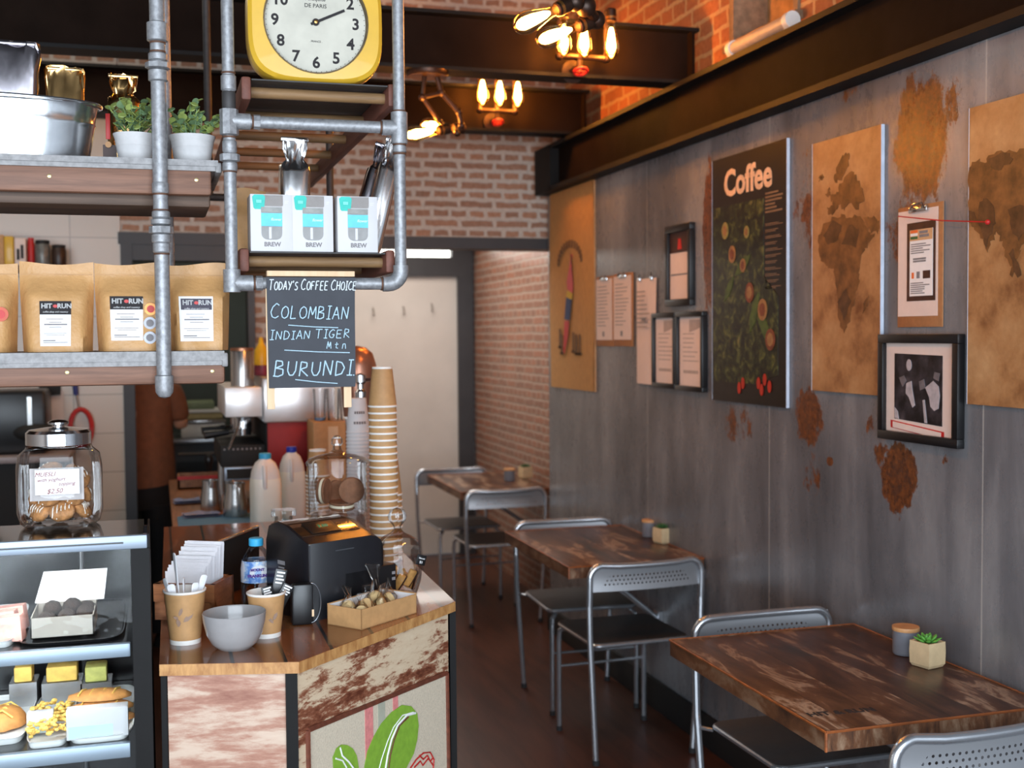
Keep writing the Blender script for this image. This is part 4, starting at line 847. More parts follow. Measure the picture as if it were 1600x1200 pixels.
p = P(169, 215, y=SY+.19); tag(MB().b2((-.005, -.001, .012), (.005, .001, .07), bev=.0008).lathe([(.007, -.001), (.007, .001)], M4=ROT(90), seg=14, mi=1).b2((-.012, .004, -.05), (.018, .008, .0), mi=2).build('price_tag', ['red', 'light_wood', 'photo_dark'], None, (p.x, SY+.19, zup+.052)), 'small red peg tag between the tub and the left plant pot', 'tag')
M['pot_grey'] = mat('whitewashed_pot', S(196, 194, 194), .8, 0, .08, 30, .1); M['leaf'] = mat('leaf_green', S(140, 156, 84), .5, 0, .35, 30); M['leaf2'] = mat('leaf_grey_green', S(104, 130, 92), .55, 0, .3, 30)
def leafy(label, u, v0, v1, du, y, seed):
    b = P(u, v0, y=y); h = P(u, v1, y=y).z-b.z; r_ = P(u+du, v1, y=y).x-b.x; root = thing('potted_plant', label, 'plant', (b.x, y, zup), 0, 'leafy plants in whitewashed pots'); rr = random.Random(seed)
    MB().lathe([(r_*.74, 0), (r_*.76, .003), (r_*.86, h*.55), (r_*.88, h*.57), (r_*.87, h*.6), (r_*.9, h*.72), (r_*.91, h*.75), (r_*.9, h*.78), (r_*.99, h*.97), (r_, h), (r_*.95, h), (r_*.9, h*.85)], seg=30).build('pot', 'pot_grey', root)
    MB().lathe([(r_*.9, h*.86), (.001, h*.9)], seg=20).build('soil', 'soil', root)
    st, lf = MB(), [MB(), MB()]
    for k in range(22):
        a, ln = rr.uniform(0, 2*PI), rr.uniform(.04, .085); ti = rr.uniform(.1, .95); r0 = rr.uniform(0, .5)*r_
        p0 = Vector((r0*math.cos(a), r0*math.sin(a), h*.88)); p1 = p0+Vector((math.cos(a)*math.sin(ti), math.sin(a)*math.sin(ti), math.cos(ti)))*ln+Vector((0, 0, .006)); st.tube([p0, (p0+p1)/2+Vector((0, 0, .004)), p1], .0012, 5)
        for q_ in range(7):
            f = .35+q_*.11; c = p0.lerp(p1, min(f, 1)); X = T(c) @ ROT(rr.uniform(-50, 50), rr.uniform(-50, 50), rr.uniform(0, 360)) @ T(.007, 0, 0); s = rr.uniform(.8, 1.25)
            lf[rr.random() < .35].loft([[(x*s, yy*s, 0) for x, yy in se(.0085, 9, 2)], [(x*s*.9, yy*s*.9, .0012) for x, yy in se(.0085, 9, 2)]], M4=X)
    st.build('stems', 'leaf2', root); lf[0].build('leaves', 'leaf', root); lf[1].build('pale_leaves', 'leaf2', root); return root
leafy('bushy green plant in a whitewashed pot, between the tub and the pipe', 212, 249, 205, 34, SY+.1, 5)
leafy('bushy green plant in a whitewashed pot, right of the pipe at the shelf end', 301, 251, 207, 36, SY+.1, 8)
# ---- chalkboard
STK = {'T': ([(0, 1), (.7, 1)], [(.35, 1), (.33, 0)]), 'O': ([(.35, 1), (.08, .8), (0, .45), (.12, .1), (.36, 0), (.62, .15), (.7, .5), (.6, .85), (.35, 1)],), 'D': ([(.05, 0), (.05, 1), (.45, .9), (.68, .55), (.5, .12), (.02, 0)],), 'A': ([(0, 0), (.35, 1), (.68, 0)], [(.13, .36), (.58, .36)]),
       'Y': ([(0, 1), (.33, .52)], [(.68, 1), (.22, 0)]), "'": ([(.12, 1.1), (.06, .85)],), 'S': ([(.6, .88), (.35, 1), (.1, .82), (.2, .55), (.52, .42), (.58, .15), (.32, 0), (.02, .12)],), 'C': ([(.66, .86), (.42, 1), (.12, .75), (.0, .4), (.15, .08), (.42, 0), (.68, .14)],),
       'F': ([(.6, 1), (.05, 1), (.03, 0)], [(.04, .55), (.45, .55)]), 'E': ([(.6, 1), (.05, 1), (.03, 0), (.6, 0)], [(.04, .52), (.5, .52)]), 'H': ([(.05, 1), (.03, 0)], [(.62, 1), (.6, 0)], [(.04, .5), (.6, .5)]), 'I': ([(.25, 1), (.22, 0)], [(.05, 1), (.45, 1)], [(0, 0), (.42, 0)]), 'L': ([(.08, 1), (.03, 0), (.55, .02)],),
       'M': ([(0, 0), (.1, 1), (.38, .3), (.66, 1), (.74, 0)],), 'B': ([(.05, 0), (.08, 1), (.5, .95), (.55, .7), (.1, .53), (.6, .45), (.62, .12), (.3, 0), (-.04, .04)],), 'N': ([(.02, 0), (.06, 1), (.58, .05), (.64, 1)],), 'G': ([(.66, .86), (.42, 1), (.1, .72), (.02, .35), (.2, .05), (.5, .04), (.64, .4), (.36, .4)],),
       'R': ([(.03, 0), (.08, 1), (.52, .92), (.52, .62), (.08, .48), (.66, 0)],), 'U': ([(.04, 1), (.03, .35), (.2, .04), (.45, .04), (.62, .35), (.64, 1)],), 'm': ([(0, 0), (.08, .9), (.25, .2), (.38, .85), (.5, 0)],), 't': ([(.2, .8), (.18, .1), (.4, .05)], [(.02, .5), (.4, .55)]), 'n': ([(0, 0), (.05, .6), (.3, .62), (.4, 0)],)}
y = SY-.03; a, b, c = P(417, 433, y=y), P(556, 604, y=y), P(418, 640, y=y); root = thing('chalkboard', 'small black chalkboard listing coffees, hung from the lower pipe of the rack', 'sign', ((a.x+b.x)/2, y, b.z)); W_, H_ = b.x-a.x, a.z-b.z; cx = (a.x+b.x)/2
M['slate'] = mat('chalkboard_black', S(64, 66, 72), .8, 0, .16, 9); M['chalk'] = mat('chalk', S(214, 222, 226), .95, 0, .12, 140); M['chalk_blue'] = mat('blue_chalk', S(176, 204, 218), .95, 0, .14, 140); M['pale_wood'] = wood('pale_pine', S(214, 180, 142), S(230, 200, 164), (3, 3, .4), 16, .7)
MB().grid(lambda s, t: ((s-.5)*W_*(.99+.02*t), -.001-.002*math.sin(t*PI*2.2), t*H_), 6, 16).grid(lambda s, t: ((.5-s)*W_*(.99+.02*t), .004, t*H_), 6, 4).build('board', 'slate', root)
zt = P(490, 432, y=y).z-b.z; MB().b2((-W_/2, -.006, zt), (W_/2, .02, zt+.012), bev=.001).build('top_strip', 'pale_wood', root)
for u0, u1 in ((418, 430), (538, 550)): x0, x1 = P(u0, 620, y=y).x-cx, P(u1, 620, y=y).x-cx; MB().b2((x0, .006, c.z-b.z), (x1, .012, H_*.9), bev=.001).build('leg', 'pale_wood', root)
rc = random.Random(4)
def chalk(m, s, u0, v0, u1, v1, r_, sl=0.0, small=.78):
    p0, p1 = P(u0, v1, y=y), P(u1, v0, y=y); x, z, tw, hh = p0.x-cx, p0.z-b.z, p1.x-p0.x, p1.z-p0.z
    adv = [(.42 if ch in " '" else (.62 if ch == 'I' else .92))*(1 if (k == 0 or s[k-1] == ' ') or small == 1 else small) for k, ch in enumerate(s)]; un = tw/sum(adv); pen = x
    for k, ch in enumerate(s):
        big = 1 if (k == 0 or s[k-1] == ' ') or small == 1 else small; hk = hh*big*rc.uniform(.94, 1.04); zk = z+rc.uniform(-.02, .02)*hh+sl*(pen-x)
        for st in STK.get(ch, ()):
            pl = [(pen+px_*un*big*1.02+.12*pz*hk, -.0045, zk+pz*hk) for px_, pz in st]
            for e0, e1 in zip(pl, pl[1:]): m.tube([e0, e1], r_, 6)
        pen += un*adv[k]
m = MB(); chalk(m, "TODAY'S COFFEE CHOICE", 419, 437, 557, 453, .0013, 0, .8); m.build('title_lettering', 'chalk', root)
m = MB(); chalk(m, 'COLOMBIAN', 422, 474, 546, 497, .0014, -.02, .86); chalk(m, 'INDIAN TIGER', 421, 515, 548, 531, .0012, .02, .88); chalk(m, 'mtn', 510, 532, 546, 545, .0011, 0, 1); chalk(m, 'BURUNDI', 427, 561, 553, 588, .0016, .0, .92)
for u0, v0, u1, v1 in ((450, 508, 528, 512), (444, 547, 546, 551), (461, 593, 527, 599)): p0, p1 = P(u0, v0, y=y), P(u1, v1, y=y); m.tube([(p0.x-cx, -.004, p0.z-b.z), ((p0.x+p1.x)/2-cx, -.0045, (p0.z+p1.z)/2-b.z-.001), (p1.x-cx, -.004, p1.z-b.z)], .0012, 6)
p0 = P(555, 586, y=y); m.sph((p0.x-cx-.004, -.004, p0.z-b.z), .0018, 6); m.build('list_lettering', 'chalk_blue', root)
# ------------------------------------------------------------------ service counter
ZC = .98
def floor_z(u, v, z=ZC): p = P(u, v, z=z); return Vector((p.x, p.y, z))
A, B, C = floor_z(249, 1038), floor_z(467, 1034), floor_z(711, 940); XR = C.x
def counter_top_mat():
    t = NT('oiled_planks'); v = t.co((1, .22, 1)); sp = t.n('SeparateXYZ', None, Vector=t.co()); k = t.math('MULTIPLY_ADD', sp.outputs['X'], 1/.105, .28)
    h = t.n('TexWhiteNoise', {'noise_dimensions': '1D'}, W=t.math('FLOOR', k)).outputs[0]; f = t.noise(v, 16, 5, .6, .4)
    c = t.ramp(t.math('ADD', t.math('MULTIPLY', f, .7), t.math('MULTIPLY', h, .3)), [(.3, S(112, 66, 36)), (.55, S(148, 90, 50)), (.75, S(172, 110, 64))])
    gap = t.math('LESS_THAN', t.math('FRACT', k), .075); c = t.mix(gap, c, S(34, 30, 30)); t.pr(c, .22, 0, None, .5, .3); return t.m
M['planks'] = counter_top_mat(); M['edge_grain'] = wood('edge_grain', S(150, 98, 54), S(206, 156, 98), (3, 3, 1), 18, .4)
def worn_paint():
    t = NT('worn_cream_paint'); v = t.co((1, 1, 5)); f = t.noise(v, 9, 9, .7, .15); g = t.noise(v, 2.6, 4, .6, .1)
    t.pr(t.ramp(t.math('ADD', t.math('MULTIPLY', f, .6), t.math('MULTIPLY', g, .4)), [(.34, S(134, 82, 66)), (.46, S(170, 124, 104)), (.55, S(200, 174, 154)), (.70, S(210, 190, 170))]), .42); return t.m
def worn_paint2():
    t = NT('flaked_cream_paint'); v = t.co((1, 1, 3.4), (0, 0, 0), (0, R(-7), 0)); f = t.noise(v, 13, 10, .76, .25); g = t.noise(v, 3, 3, .5)
    t.pr(t.ramp(t.math('ADD', t.math('MULTIPLY', f, .65), t.math('MULTIPLY', g, .35)), [(.38, S(92, 46, 30)), (.45, S(140, 86, 62)), (.50, S(210, 186, 156)), (.7, S(222, 204, 176))]), .45); return t.m
M['paint_l'] = worn_paint(); M['paint_r'] = worn_paint2()
root = thing('service_counter', 'angled service counter with oiled plank top and weathered painted front panels', 'counter', (B.x, B.y, 0)); o = B
lp = lambda x, y: (x-o.x, y-o.y)
xl_, yb_ = A.x+.005, 4.35
top = [lp(A.x, A.y), lp(B.x, B.y), lp(C.x, C.y), lp(C.x+.02, yb_), lp(A.x+.02, yb_)]
MB().prism(top, ZC-.012, ZC).build('countertop', 'planks', root)
m = MB()
for (x0, y0), (x1, y1) in zip(top[:3], top[1:4]):
    d = Vector((x1-x0, y1-y0, 0)); n = Vector((d.y, -d.x, 0)).normalized()*.001; m.loft([[Vector((x0, y0, z))+n*k for z, k in ((ZC-.024, 1), (ZC-.0005, 1), (ZC-.0005, -12), (ZC-.024, -12))], [Vector((x1, y1, z))+n*k for z, k in ((ZC-.024, 1), (ZC-.0005, 1), (ZC-.0005, -12), (ZC-.024, -12))]])
m.build('edge_trim', 'edge_grain', root)
ins = .012
dA = A-B; aL = math.degrees(math.atan2(-dA.y, -dA.x)); XL = T(A.x-o.x, A.y-o.y, 0) @ ROT(0, 0, aL)
MB().b2((.012, ins+.004, 0), (dA.length-.022, ins+.016, ZC-.024), M4=XL).build('left_panel', 'paint_l', root)
for a_, b_ in (((-.026, ins, 0), (-.002, ins+.03, ZC-.024)), ((XR-o.x-.012, C.y-o.y+.01, 0), (XR-o.x+.004, C.y-o.y+.03, ZC-.024)), ((A.x-o.x+.002, A.y-o.y+ins+.01, 0), (A.x-o.x+.014, A.y-o.y+ins+.04, ZC-.024))): MB().b2(a_, b_).build('corner_post', 'flange', root)
dv = (C-B); Ld = dv.length; ang = math.degrees(math.atan2(dv.y, dv.x)); ex = dv.normalized(); en = Vector((ex.y, -ex.x, 0)); off = en*-.014
X = T(off) @ ROT(0, 0, ang)                                              # local: s along the slanted front, -y outwards
MB().b2((.012, .0, 0), (Ld-.012, .014, ZC-.024), M4=X).build('right_panel', 'paint_r', root)
MB().prism([lp(A.x+.03, A.y+.09), lp(B.x, B.y+.09), lp(C.x-.04, C.y+.06), lp(C.x-.03, yb_-.02), lp(A.x+.03, yb_-.02)], 0, ZC-.013).build('carcass', 'matt_black', root)
def onp(u, v):
    r_ = cF + cR*((u-800)/FPX) - cU*((v-600)/FPX); p0 = B+off; t = (p0-CAM).dot(en)/r_.dot(en); p = CAM+r_*t; q_ = p-B-off; return q_.dot(ex), p.z
def zf(u, v): return onp(230+u/3.2, 980+v/3.2)
def fl(m, pts, d, mi): m.loft([[(s, -d, z) for s, z in pts], [(s, -d-.0008, z) for s, z in pts]], M4=X, mi=mi)
M['sack_weave'] = mat('sack_weave', S(206, 192, 170), .95, 0, .12, 240, .3); M['print_green'] = mat('print_green', S(128, 170, 50), .85, 0, .12, 60); M['print_pink'] = mat('print_pink', S(214, 130, 126), .9, 0, .15, 90); M['brown_line'] = mat('brown_stencil', S(104, 54, 36), .7, 0, .3, 60)
ed = [zf(800, 515), zf(1495, 228), zf(1505, 760), zf(805, 960)]; ed = [ed[0], ed[1], (ed[1][0]+.004, .38), (ed[0][0]+.002, .38)]
m = MB(); fl(m, ed, .0004, 0); m.build('sack_print', 'sack_weave', root)
m = MB()
for (p0, p1) in zip(ed, ed[1:]+ed[:1]): m.tube([(p0[0], -.0015, p0[1]), (p1[0], -.0015, p1[1])], .006, 6, M4=X)
m.build('stencil_border', 'brown_line', root)
m = MB()
for u0, u1, v0, mi in ((1085, 1125, 395, 0), (1225, 1250, 332, 0), (1150, 1185, 366, 1)): a_, b_ = zf(u0, v0), zf(u1, v0-12); fl(m, [a_, b_, (b_[0], .38), (a_[0], .38)], .0014, mi)
m.build('stripe_print', ['print_pink', mat('print_grey', S(168, 168, 150), .9)], root)
m = MB(); big = [(1080, 700), (1095, 620), (1125, 550), (1165, 480), (1215, 425), (1268, 388), (1315, 394), (1345, 430), (1352, 490), (1345, 560), (1328, 630), (1290, 704), (1250, 800), (1190, 860), (1120, 840), (1080, 780)]; fl(m, [zf(*q_) for q_ in big], .0026, 0)
fl(m, [zf(*q_) for q_ in [(925, 700), (922, 650), (940, 605), (965, 586), (995, 588), (1022, 605), (1042, 640), (1052, 700), (1040, 770), (985, 790), (940, 760)]], .0026, 0); m.build('bean_print', 'print_green', root)
m = MB()
def line(pts, r_, mi): m.tube([(s, -.0034, z) for s, z in [zf(*q_) for q_ in pts]], r_, 6, M4=X, mi=mi)
line([(1335, 428), (1290, 440), (1245, 490), (1215, 560), (1195, 640), (1185, 704)], .0028, 0); line([(1325, 424), (1270, 440), (1225, 500), (1195, 570), (1165, 660), (1150, 720)], .0016, 0); line([(1300, 446), (1255, 490), (1228, 560), (1208, 640), (1200, 704)], .0022, 2)
line([(958, 600), (968, 640), (1000, 670), (1025, 704)], .0022, 0); line([(935, 655), (970, 665), (990, 700)], .002, 0)
for pts in ([(1310, 704), (1340, 660), (1375, 628), (1410, 625), (1428, 660), (1425, 704)], [(1330, 700), (1360, 668), (1372, 690), (1400, 655), (1424, 690)], [(1355, 640), (1375, 660), (1395, 640), (1410, 670), (1425, 650)]): line(pts, .0018, 1)
m.build('line_print', ['white_ink', 'red', 'brown_line'], root)

# ---- things on the counter
def cup_mb(r0, r1, h, wall='kraft'):
    """a paper cup standing upright"""
    m = MB(); m.lathe([(r0*.97, .004), (r0, .0), (r0*1.01, .010)], seg=26, mi=1, cap=False).lathe([(r0*1.012, .010), (r1*.985, h-.006)], seg=26, mi=0, cap=False)
    m.lathe([(r1*.985, h-.006), (r1*1.03, h-.004), (r1*1.035, h-.001), (r1*1.0, h), (r1*.95, h-.003), (r0*.94, .012), (.001, .012)], seg=26, mi=1, cap=False); return m
def open_cup(label, u, v, w_px, h_px, deco):
    b = floor_z(u, v); sc_ = (b-CAM).dot(cF)/FPX; r1 = w_px*sc_/2/1.03; h = h_px*sc_; root = thing('paper_cup', label, 'cup', b, 0, 'open paper cups on the counter')
    cup_mb(r1*.74, r1, h).build('cup', ['kraft', 'rim_white'], root)
    m = MB()
    for dx, dz, ang, s in deco:
        t = dz/h; y = -(r1*.76+(r1*.985-r1*.76)*t)-.0006; m.loft([[(dx+s*(x*math.cos(R(ang))-z*math.sin(R(ang))), y+abs(dx+s*x)**2*9, dz+s*(x*math.sin(R(ang))+z*math.cos(R(ang)))) for x, z in ((-1, 0), (-.4, .35), (.4, .35), (1, 0), (.4, -.35), (-.4, -.35))]], cap=False) if 0 else m.poly([(dx+s*(x*math.cos(R(ang))-z*math.sin(R(ang))), y+18*(dx+s*x)**2*.55, dz+s*(x*math.sin(R(ang))+z*math.cos(R(ang)))) for x, z in ((-1, 0), (-.4, .35), (.4, .35), (1, 0), (.4, -.35), (-.4, -.35))])
    m.build('leaf_print', mat('leaf_print', S(150, 122, 104), .7), root); return root, r1, h
cupA, r1, h = open_cup('kraft paper cup of white plastic spoons at the counter front left', 290, 1003, 66, 84, ((.006, .062, 40, .014), (-.014, .05, 110, .012), (-.010, .075, 70, .01), (-.018, .062, 150, .009)))
def spoon(label, base, tip, rz):
    root = thing('plastic_spoon', label, 'spoon', base, 0, 'white plastic spoons in the cup'); d = Vector(tip)-Vector(base); L_ = d.length; X_ = d.to_track_quat('Z', 'Y').to_matrix().to_4x4() @ ROT(0, 0, rz)
    MB().loft([[(x*w_, y*.0016, z*L_) for x, y in se(1, 10, 3)] for w_, z in ((.004, 0), (.005, .3), (.007, .7), (.009, .93), (.008, .98), (.004, 1.0))], M4=X_).build('handle', 'cutlery', root)
    MB().lathe([(.001, -.003), (.008, -.001), (.010, .004)], M4=X_ @ T(0, 0, .004), seg=14, sy=1.2, cap=False).build('spoon_bowl', 'cutlery', root)
cb = cupA.location
for k, (u, v, dx, dy, lab) in enumerate(((272, 864, -.012, -.008, 'tallest white plastic spoon, standing up straight'), (257, 904, -.022, .0, 'white plastic spoon leaning far left out of the cup'), (266, 913, -.012, -.018, 'short white plastic spoon at the left front of the cup'), (287, 903, .0, -.016, 'white plastic spoon at the middle front of the cup'), (320, 898, .008, .004, 'white plastic spoon leaning right out of the cup'), (306, 910, .012, -.014, 'short white plastic spoon at the right front of the cup'))):
    p = P(u, v, y=cb.y+dy); spoon(lab, (cb.x+dx*.5, cb.y+dy*.4, cb.z+.022), p, k*30)
cupB, r1, h = open_cup('kraft paper cup of black sachets behind the grey bowl', 417, 993, 61, 70, ((.016, .05, 60, .010), (.006, .042, 130, .009)))
cb = cupB.location
for k, (u, v, dy, rz, lab) in enumerate(((436, 888, .012, 12, 'tall black sachet standing at the back of the paper cup'), (440, 908, .004, 28, 'black sachet tilted right in the paper cup'), (428, 914, -.006, -10, 'short black sachet at the front of the paper cup'))):
    p = P(u, v, y=cb.y+dy); root = thing('sachet', lab, 'sachet', (cb.x+.013, cb.y+dy, cb.z+.035), 0, 'black sachets in the paper cup'); Lh = p.z-root.location.z; X_ = ROT(0, rz, 8*k)
    MB().box((0, 0, Lh/2), (.026, .003, Lh), M4=X_, bev=.001).build('packet', 'black', root); m = MB()
    for q_ in range(4): m.b2((-.009, -.0022, Lh*(.92-.07*q_)), (.009-.003*(q_ % 2), -.0016, Lh*(.92-.07*q_)+.0035), M4=X_)
    m.build('print', 'white_ink', root)
b = floor_z(367, 1012); s_ = (b-CAM).dot(cF)/FPX; rb, hb = 49*s_, 57*s_
M['bowl'] = mat('grey_stoneware', S(156, 153, 153), .25, 0, .04, 30, 0, coat=.3)
tag(MB().lathe([(rb*.5, 0), (rb*.52, .001), (rb*.72, hb*.16), (rb*.88, hb*.42), (rb*.97, hb*.75), (rb, hb*.98), (rb*.985, hb), (rb*.965, hb*.97), (rb*.93, hb*.72), (rb*.83, hb*.42), (rb*.6, hb*.14), (.001, hb*.1)], seg=48, cap=False).build('bowl', 'bowl', None, b), 'plain grey stoneware bowl at the front edge of the counter', 'bowl')
# napkin box
b = floor_z(330, 966); root = thing('napkin_box', 'low wooden box holding white paper napkins behind the paper cup', 'box', (b.x-.035, b.y+.055, ZC), -24)
M['box_wood'] = wood('box_wood', S(124, 74, 42), S(162, 102, 62), (.3, 1, 3), 26, .5)
w_, d_, hb = .148, .125, .086
m = MB(); m.b2((-w_/2, -d_/2, 0), (w_/2, -d_/2+.012, hb*.5)); m.b2((-w_/2, d_/2-.012, 0), (w_/2, d_/2, hb)); m.b2((-w_/2, -d_/2, 0), (-w_/2+.012, d_/2, hb)); m.b2((w_/2-.012, -d_/2, 0), (w_/2, d_/2, hb)); m.b2((-w_/2, -d_/2, 0), (w_/2, d_/2, .01)); m.build('box', 'box_wood', root)
MB().b2((-w_/2-.001, -d_/2-.004, hb*.52), (w_/2+.001, -d_/2+.012, hb)).build('front_bar', 'box_wood', root)
RB = Matrix.Translation(root.location) @ ROT(0, 0, -24)
M['napkin'] = mat('white_napkin', S(222, 220, 224), .9, 0, .03, 60)
rr = random.Random(5); ordn = 'front second third fourth fifth sixth seventh eighth ninth tenth eleventh rearmost'.split()
for k in range(12):
    lab = ('frontmost white folded napkin in the wooden box' if k == 0 else 'rearmost white folded napkin in the wooden box' if k == 11 else ordn[k]+' white folded napkin from the front of the wooden box')
    p = RB @ Vector((-.008+.0012*k, -.042+.0076*k, .012)); o_ = bpy.data.objects.new('napkin', None); bpy.data.objects.remove(o_)
    hh_ = .10+.0055*k+rr.uniform(-.004, .004); ww = .093
    me = MB(); X_ = ROT(3-.7*k, 1.0+.7*math.sin(k*2.3), -24); me.grid(lambda s, t: ((s-.5)*ww, -.0015-.002*math.sin(s*PI), t*hh_), 6, 4, M4=X_).grid(lambda s, t: ((.5-s)*ww, .0012, t*hh_*.98), 6, 4, M4=X_)
    ob = me.build('napkin', 'napkin', None, p); tag(ob, lab, 'napkin', 'napkins in the wooden box')
# water bottle
b = floor_z(402, 944); s_ = (b-CAM).dot(cF)/FPX; b = b+Vector((0, .004, 0)); s_ = (b-CAM).dot(cF)/FPX; rB = 24*s_; hB = (P(400, 852, y=b.y).z-ZC)/1.0
M['pet'] = glass('clear_plastic', (.97, .985, 1, 1), 1.4, .04, .9); M['water'] = glass('water', (.93, .97, 1, 1), 1.33, .01, .7)
root = thing('water_bottle', 'small clear water bottle with a blue cap, in front of the cash register', 'bottle', b)
MB().lathe([(rB*.9, 0), (rB, .006), (rB, hB*.5), (rB*.97, hB*.62), (rB*.85, hB*.8), (rB*.6, hB*.93), (rB*.42, hB*.98), (rB*.42, hB*1.02)], seg=32, cap=False).build('body', 'pet', root)
MB().lathe([(.001, .004), (rB*.92, .006), (rB*.94, hB*.55), (rB*.84, hB*.76), (.001, hB*.76)], seg=28, cap=False).build('water', 'water', root)
MB().lathe([(rB*.46, hB*1.0), (rB*.47, hB*1.0+.002), (rB*.47, hB*1.0+.0165), (rB*.42, hB*1.0+.019)], seg=28).build('cap', 'blue_cap', root)
def label_mat():
    t = NT('bottle_label'); v = t.co(); f = t.noise(v, 40, 3); t.pr(t.ramp(f, [(.4, S(90, 140, 214)), (.52, S(176, 206, 238)), (.6, S(226, 232, 244))]), .45); return t.m
l = MB().lathe([(rB*1.015, hB*.40), (rB*1.02, hB*.62), (rB*.93, hB*.76)], seg=32, cap=False).build('label', label_mat(), root)
m = MB(); yl = -rB*1.03
m.lathe([(rB*.62, -.0004), (rB*.62, .0006)], M4=T(.004, yl+.002, hB*.585) @ FRONT, seg=24, sy=.72); m.build('label_oval', 'cutlery', l)
m = MB(); m.text('MOUNT', .009, T(-.001, yl-.002, hB*.63) @ FRONT, off=.0004); m.text('FRANKLIN', .0098, T(-.002, yl-.002, hB*.53) @ FRONT, off=.0006); m.build('label_lettering', mat('violet_ink', S(92, 58, 150), .6), l)
MB().b2((-.006, yl+.004, hB*.1), (.008, yl+.005, hB*.30)).build('sticker', 'label_sticker' if 'label_sticker' in M else mat('pale_blue', S(190, 214, 240), .6), root)
# cash register
c0, c1 = floor_z(484, 972), floor_z(628, 942); dv = c1-c0; rz = math.degrees(math.atan2(dv.y, dv.x)); root = thing('cash_register', 'black cash register with a small green digit display, in the middle of the counter', 'cash register', c0, rz)
M['reg'] = mat('register_black', S(26, 26, 30), .3, 0, .08, 20); M['reg_top'] = mat('register_reflection_brown', S(58, 40, 28), .12, 0, .05, 20, 0, coat=.5)  # brown of the glossy top is a warm reflection put into its colour
hf, Dp, Lx = P(465, 852, x=None, y=c0.y).z-ZC, .185, .225
prof = [(0, 0), (0, hf), (.035, hf+.012), (.09, hf+.033), (.135, hf+.038), (.172, hf+.026), (Dp, hf-.01), (Dp, 0)]
def sec(x, k, ins): return [(x, y, min(z, 99) if z < hf*.5 else z*k) for y, z in [(yy+(ins if yy < Dp/2 else -ins), zz) for yy, zz in prof]]
MB().loft([sec(0, 1, .004), sec(.004, 1.0, 0), sec(Lx-.045, 1.0, 0), sec(Lx-.026, .975, .0), sec(Lx-.012, .92, .002), sec(Lx-.003, .84, .004), sec(Lx, .74, .008)]).build('body', 'reg', root, smooth=50)
up = Vector((0, .11, .033)).normalized(); tilt = math.degrees(math.atan2(.021, .055))
top_m = MB(); pts_ = [(.035, hf+.0135), (.09, hf+.0345), (.135, hf+.0395), (.168, hf+.03)]
top_m.loft([[(x, y, z) for y, z in pts_]+[(x, y, z-.002) for y, z in reversed(pts_)] for x in (.006, Lx-.05)]); top_m.build('top_cover', 'reg_top', root)
Xd = T(.05, .036, hf+.0145) @ ROT(tilt, 0, 0)
d_ = MB().box((.03, .028, .0014), (.085, .052, .002), M4=Xd, bev=.0008).build('display', 'black', root)
MB().text('3.00', .017, Xd @ T(.034, .03, .0026), shear=.15).build('display_digits', emis('green_digits', S(40, 150, 120), .8), d_)
m = MB(); m.b2((.0, -.003, .001), (.003, .0, hf*.98)); m.b2((.075, -.0015, hf*.86), (.13, -.0005, hf*.875)); m.build('chrome_edge', mat('dark_chrome', S(120, 124, 130), .25, .8), root)
MB().b2((.10, .0, 0), (Lx+.035, .11, hf*.56), bev=.004).build('printer', 'black', root)
for k in range(2): MB().b2((Lx+.02, -.0015, hf*(.42-.08*k)), (Lx+.03, -.0005, hf*(.46-.08*k))).build('status_light', 'grey_ink', root)
m = MB()
for k, wv in enumerate((.03, .024, .018, .02)): m.b2((-.0012, .115-wv/2, hf*(.66-.05*k)), (-.0004, .115+wv/2, hf*(.68-.05*k)+(.006 if k == 0 else 0)))
m.build('printed_marks', 'grey_ink', root)
# card terminal
c = floor_z(474, 979); root = thing('card_terminal', 'small black card terminal with a chrome rim, in front of the cash register', 'terminal', (c.x, c.y+.012, ZC)); s_ = .0014
MB().box((.0, .012, .048), (.05, .03, .096), bev=.006).build('body', 'black', root)
m = MB(); m.tube([(.020+.022*math.sin(a), -.004, .052-.046*math.cos(a)) for a in [k*PI/14 for k in range(15)]], .0014, 8); m.build('chrome_rim', bpy.data.materials['dark_chrome'], root); MB().b2((.021, -.0045, .02), (.026, -.003, .036)).build('sticker', 'pale_wood', root)
# kraft tray of wrapped biscuits
q0, q1, q2 = floor_z(503, 973), floor_z(565, 985), floor_z(651, 958); dv = q2-q1; rz = math.degrees(math.atan2(dv.y, dv.x)); W_, D_ = dv.length, .105; hb = P(565, 953, y=q1.y).z-ZC
root = thing('biscuit_tray', 'open kraft card tray of wrapped biscuits at the counter corner', 'tray', q1, rz)
m = MB(); t_ = .002
for a_, b_ in (((0, 0, 0), (W_, t_, hb)), ((0, 0, 0), (t_, D_, hb)), ((W_-t_, 0, 0), (W_, D_, hb*1.05)), ((0, D_-t_, 0), (W_, D_, hb*1.05)), ((0, 0, 0), (W_, D_, t_))): m.b2(a_, b_)
m.build('tray', 'kraft', root); m = MB(); m.b2((t_, t_, t_), (W_-t_, D_-t_, t_+.001)); m.b2((t_, D_-t_-.001, t_), (W_-t_, D_-t_, hb)); m.b2((W_-t_-.001, t_, t_), (W_-t_, D_-t_, hb)); m.build('white_lining', 'paper', root)
RB = Matrix.Translation(q1) @ ROT(0, 0, rz)
M['biscuit'] = mat('biscuit', S(236, 204, 150), .8, 0, .14, 40, .2); M['cello'] = glass('cellophane', (.99, .98, .96, 1), 1.4, .12, .8)
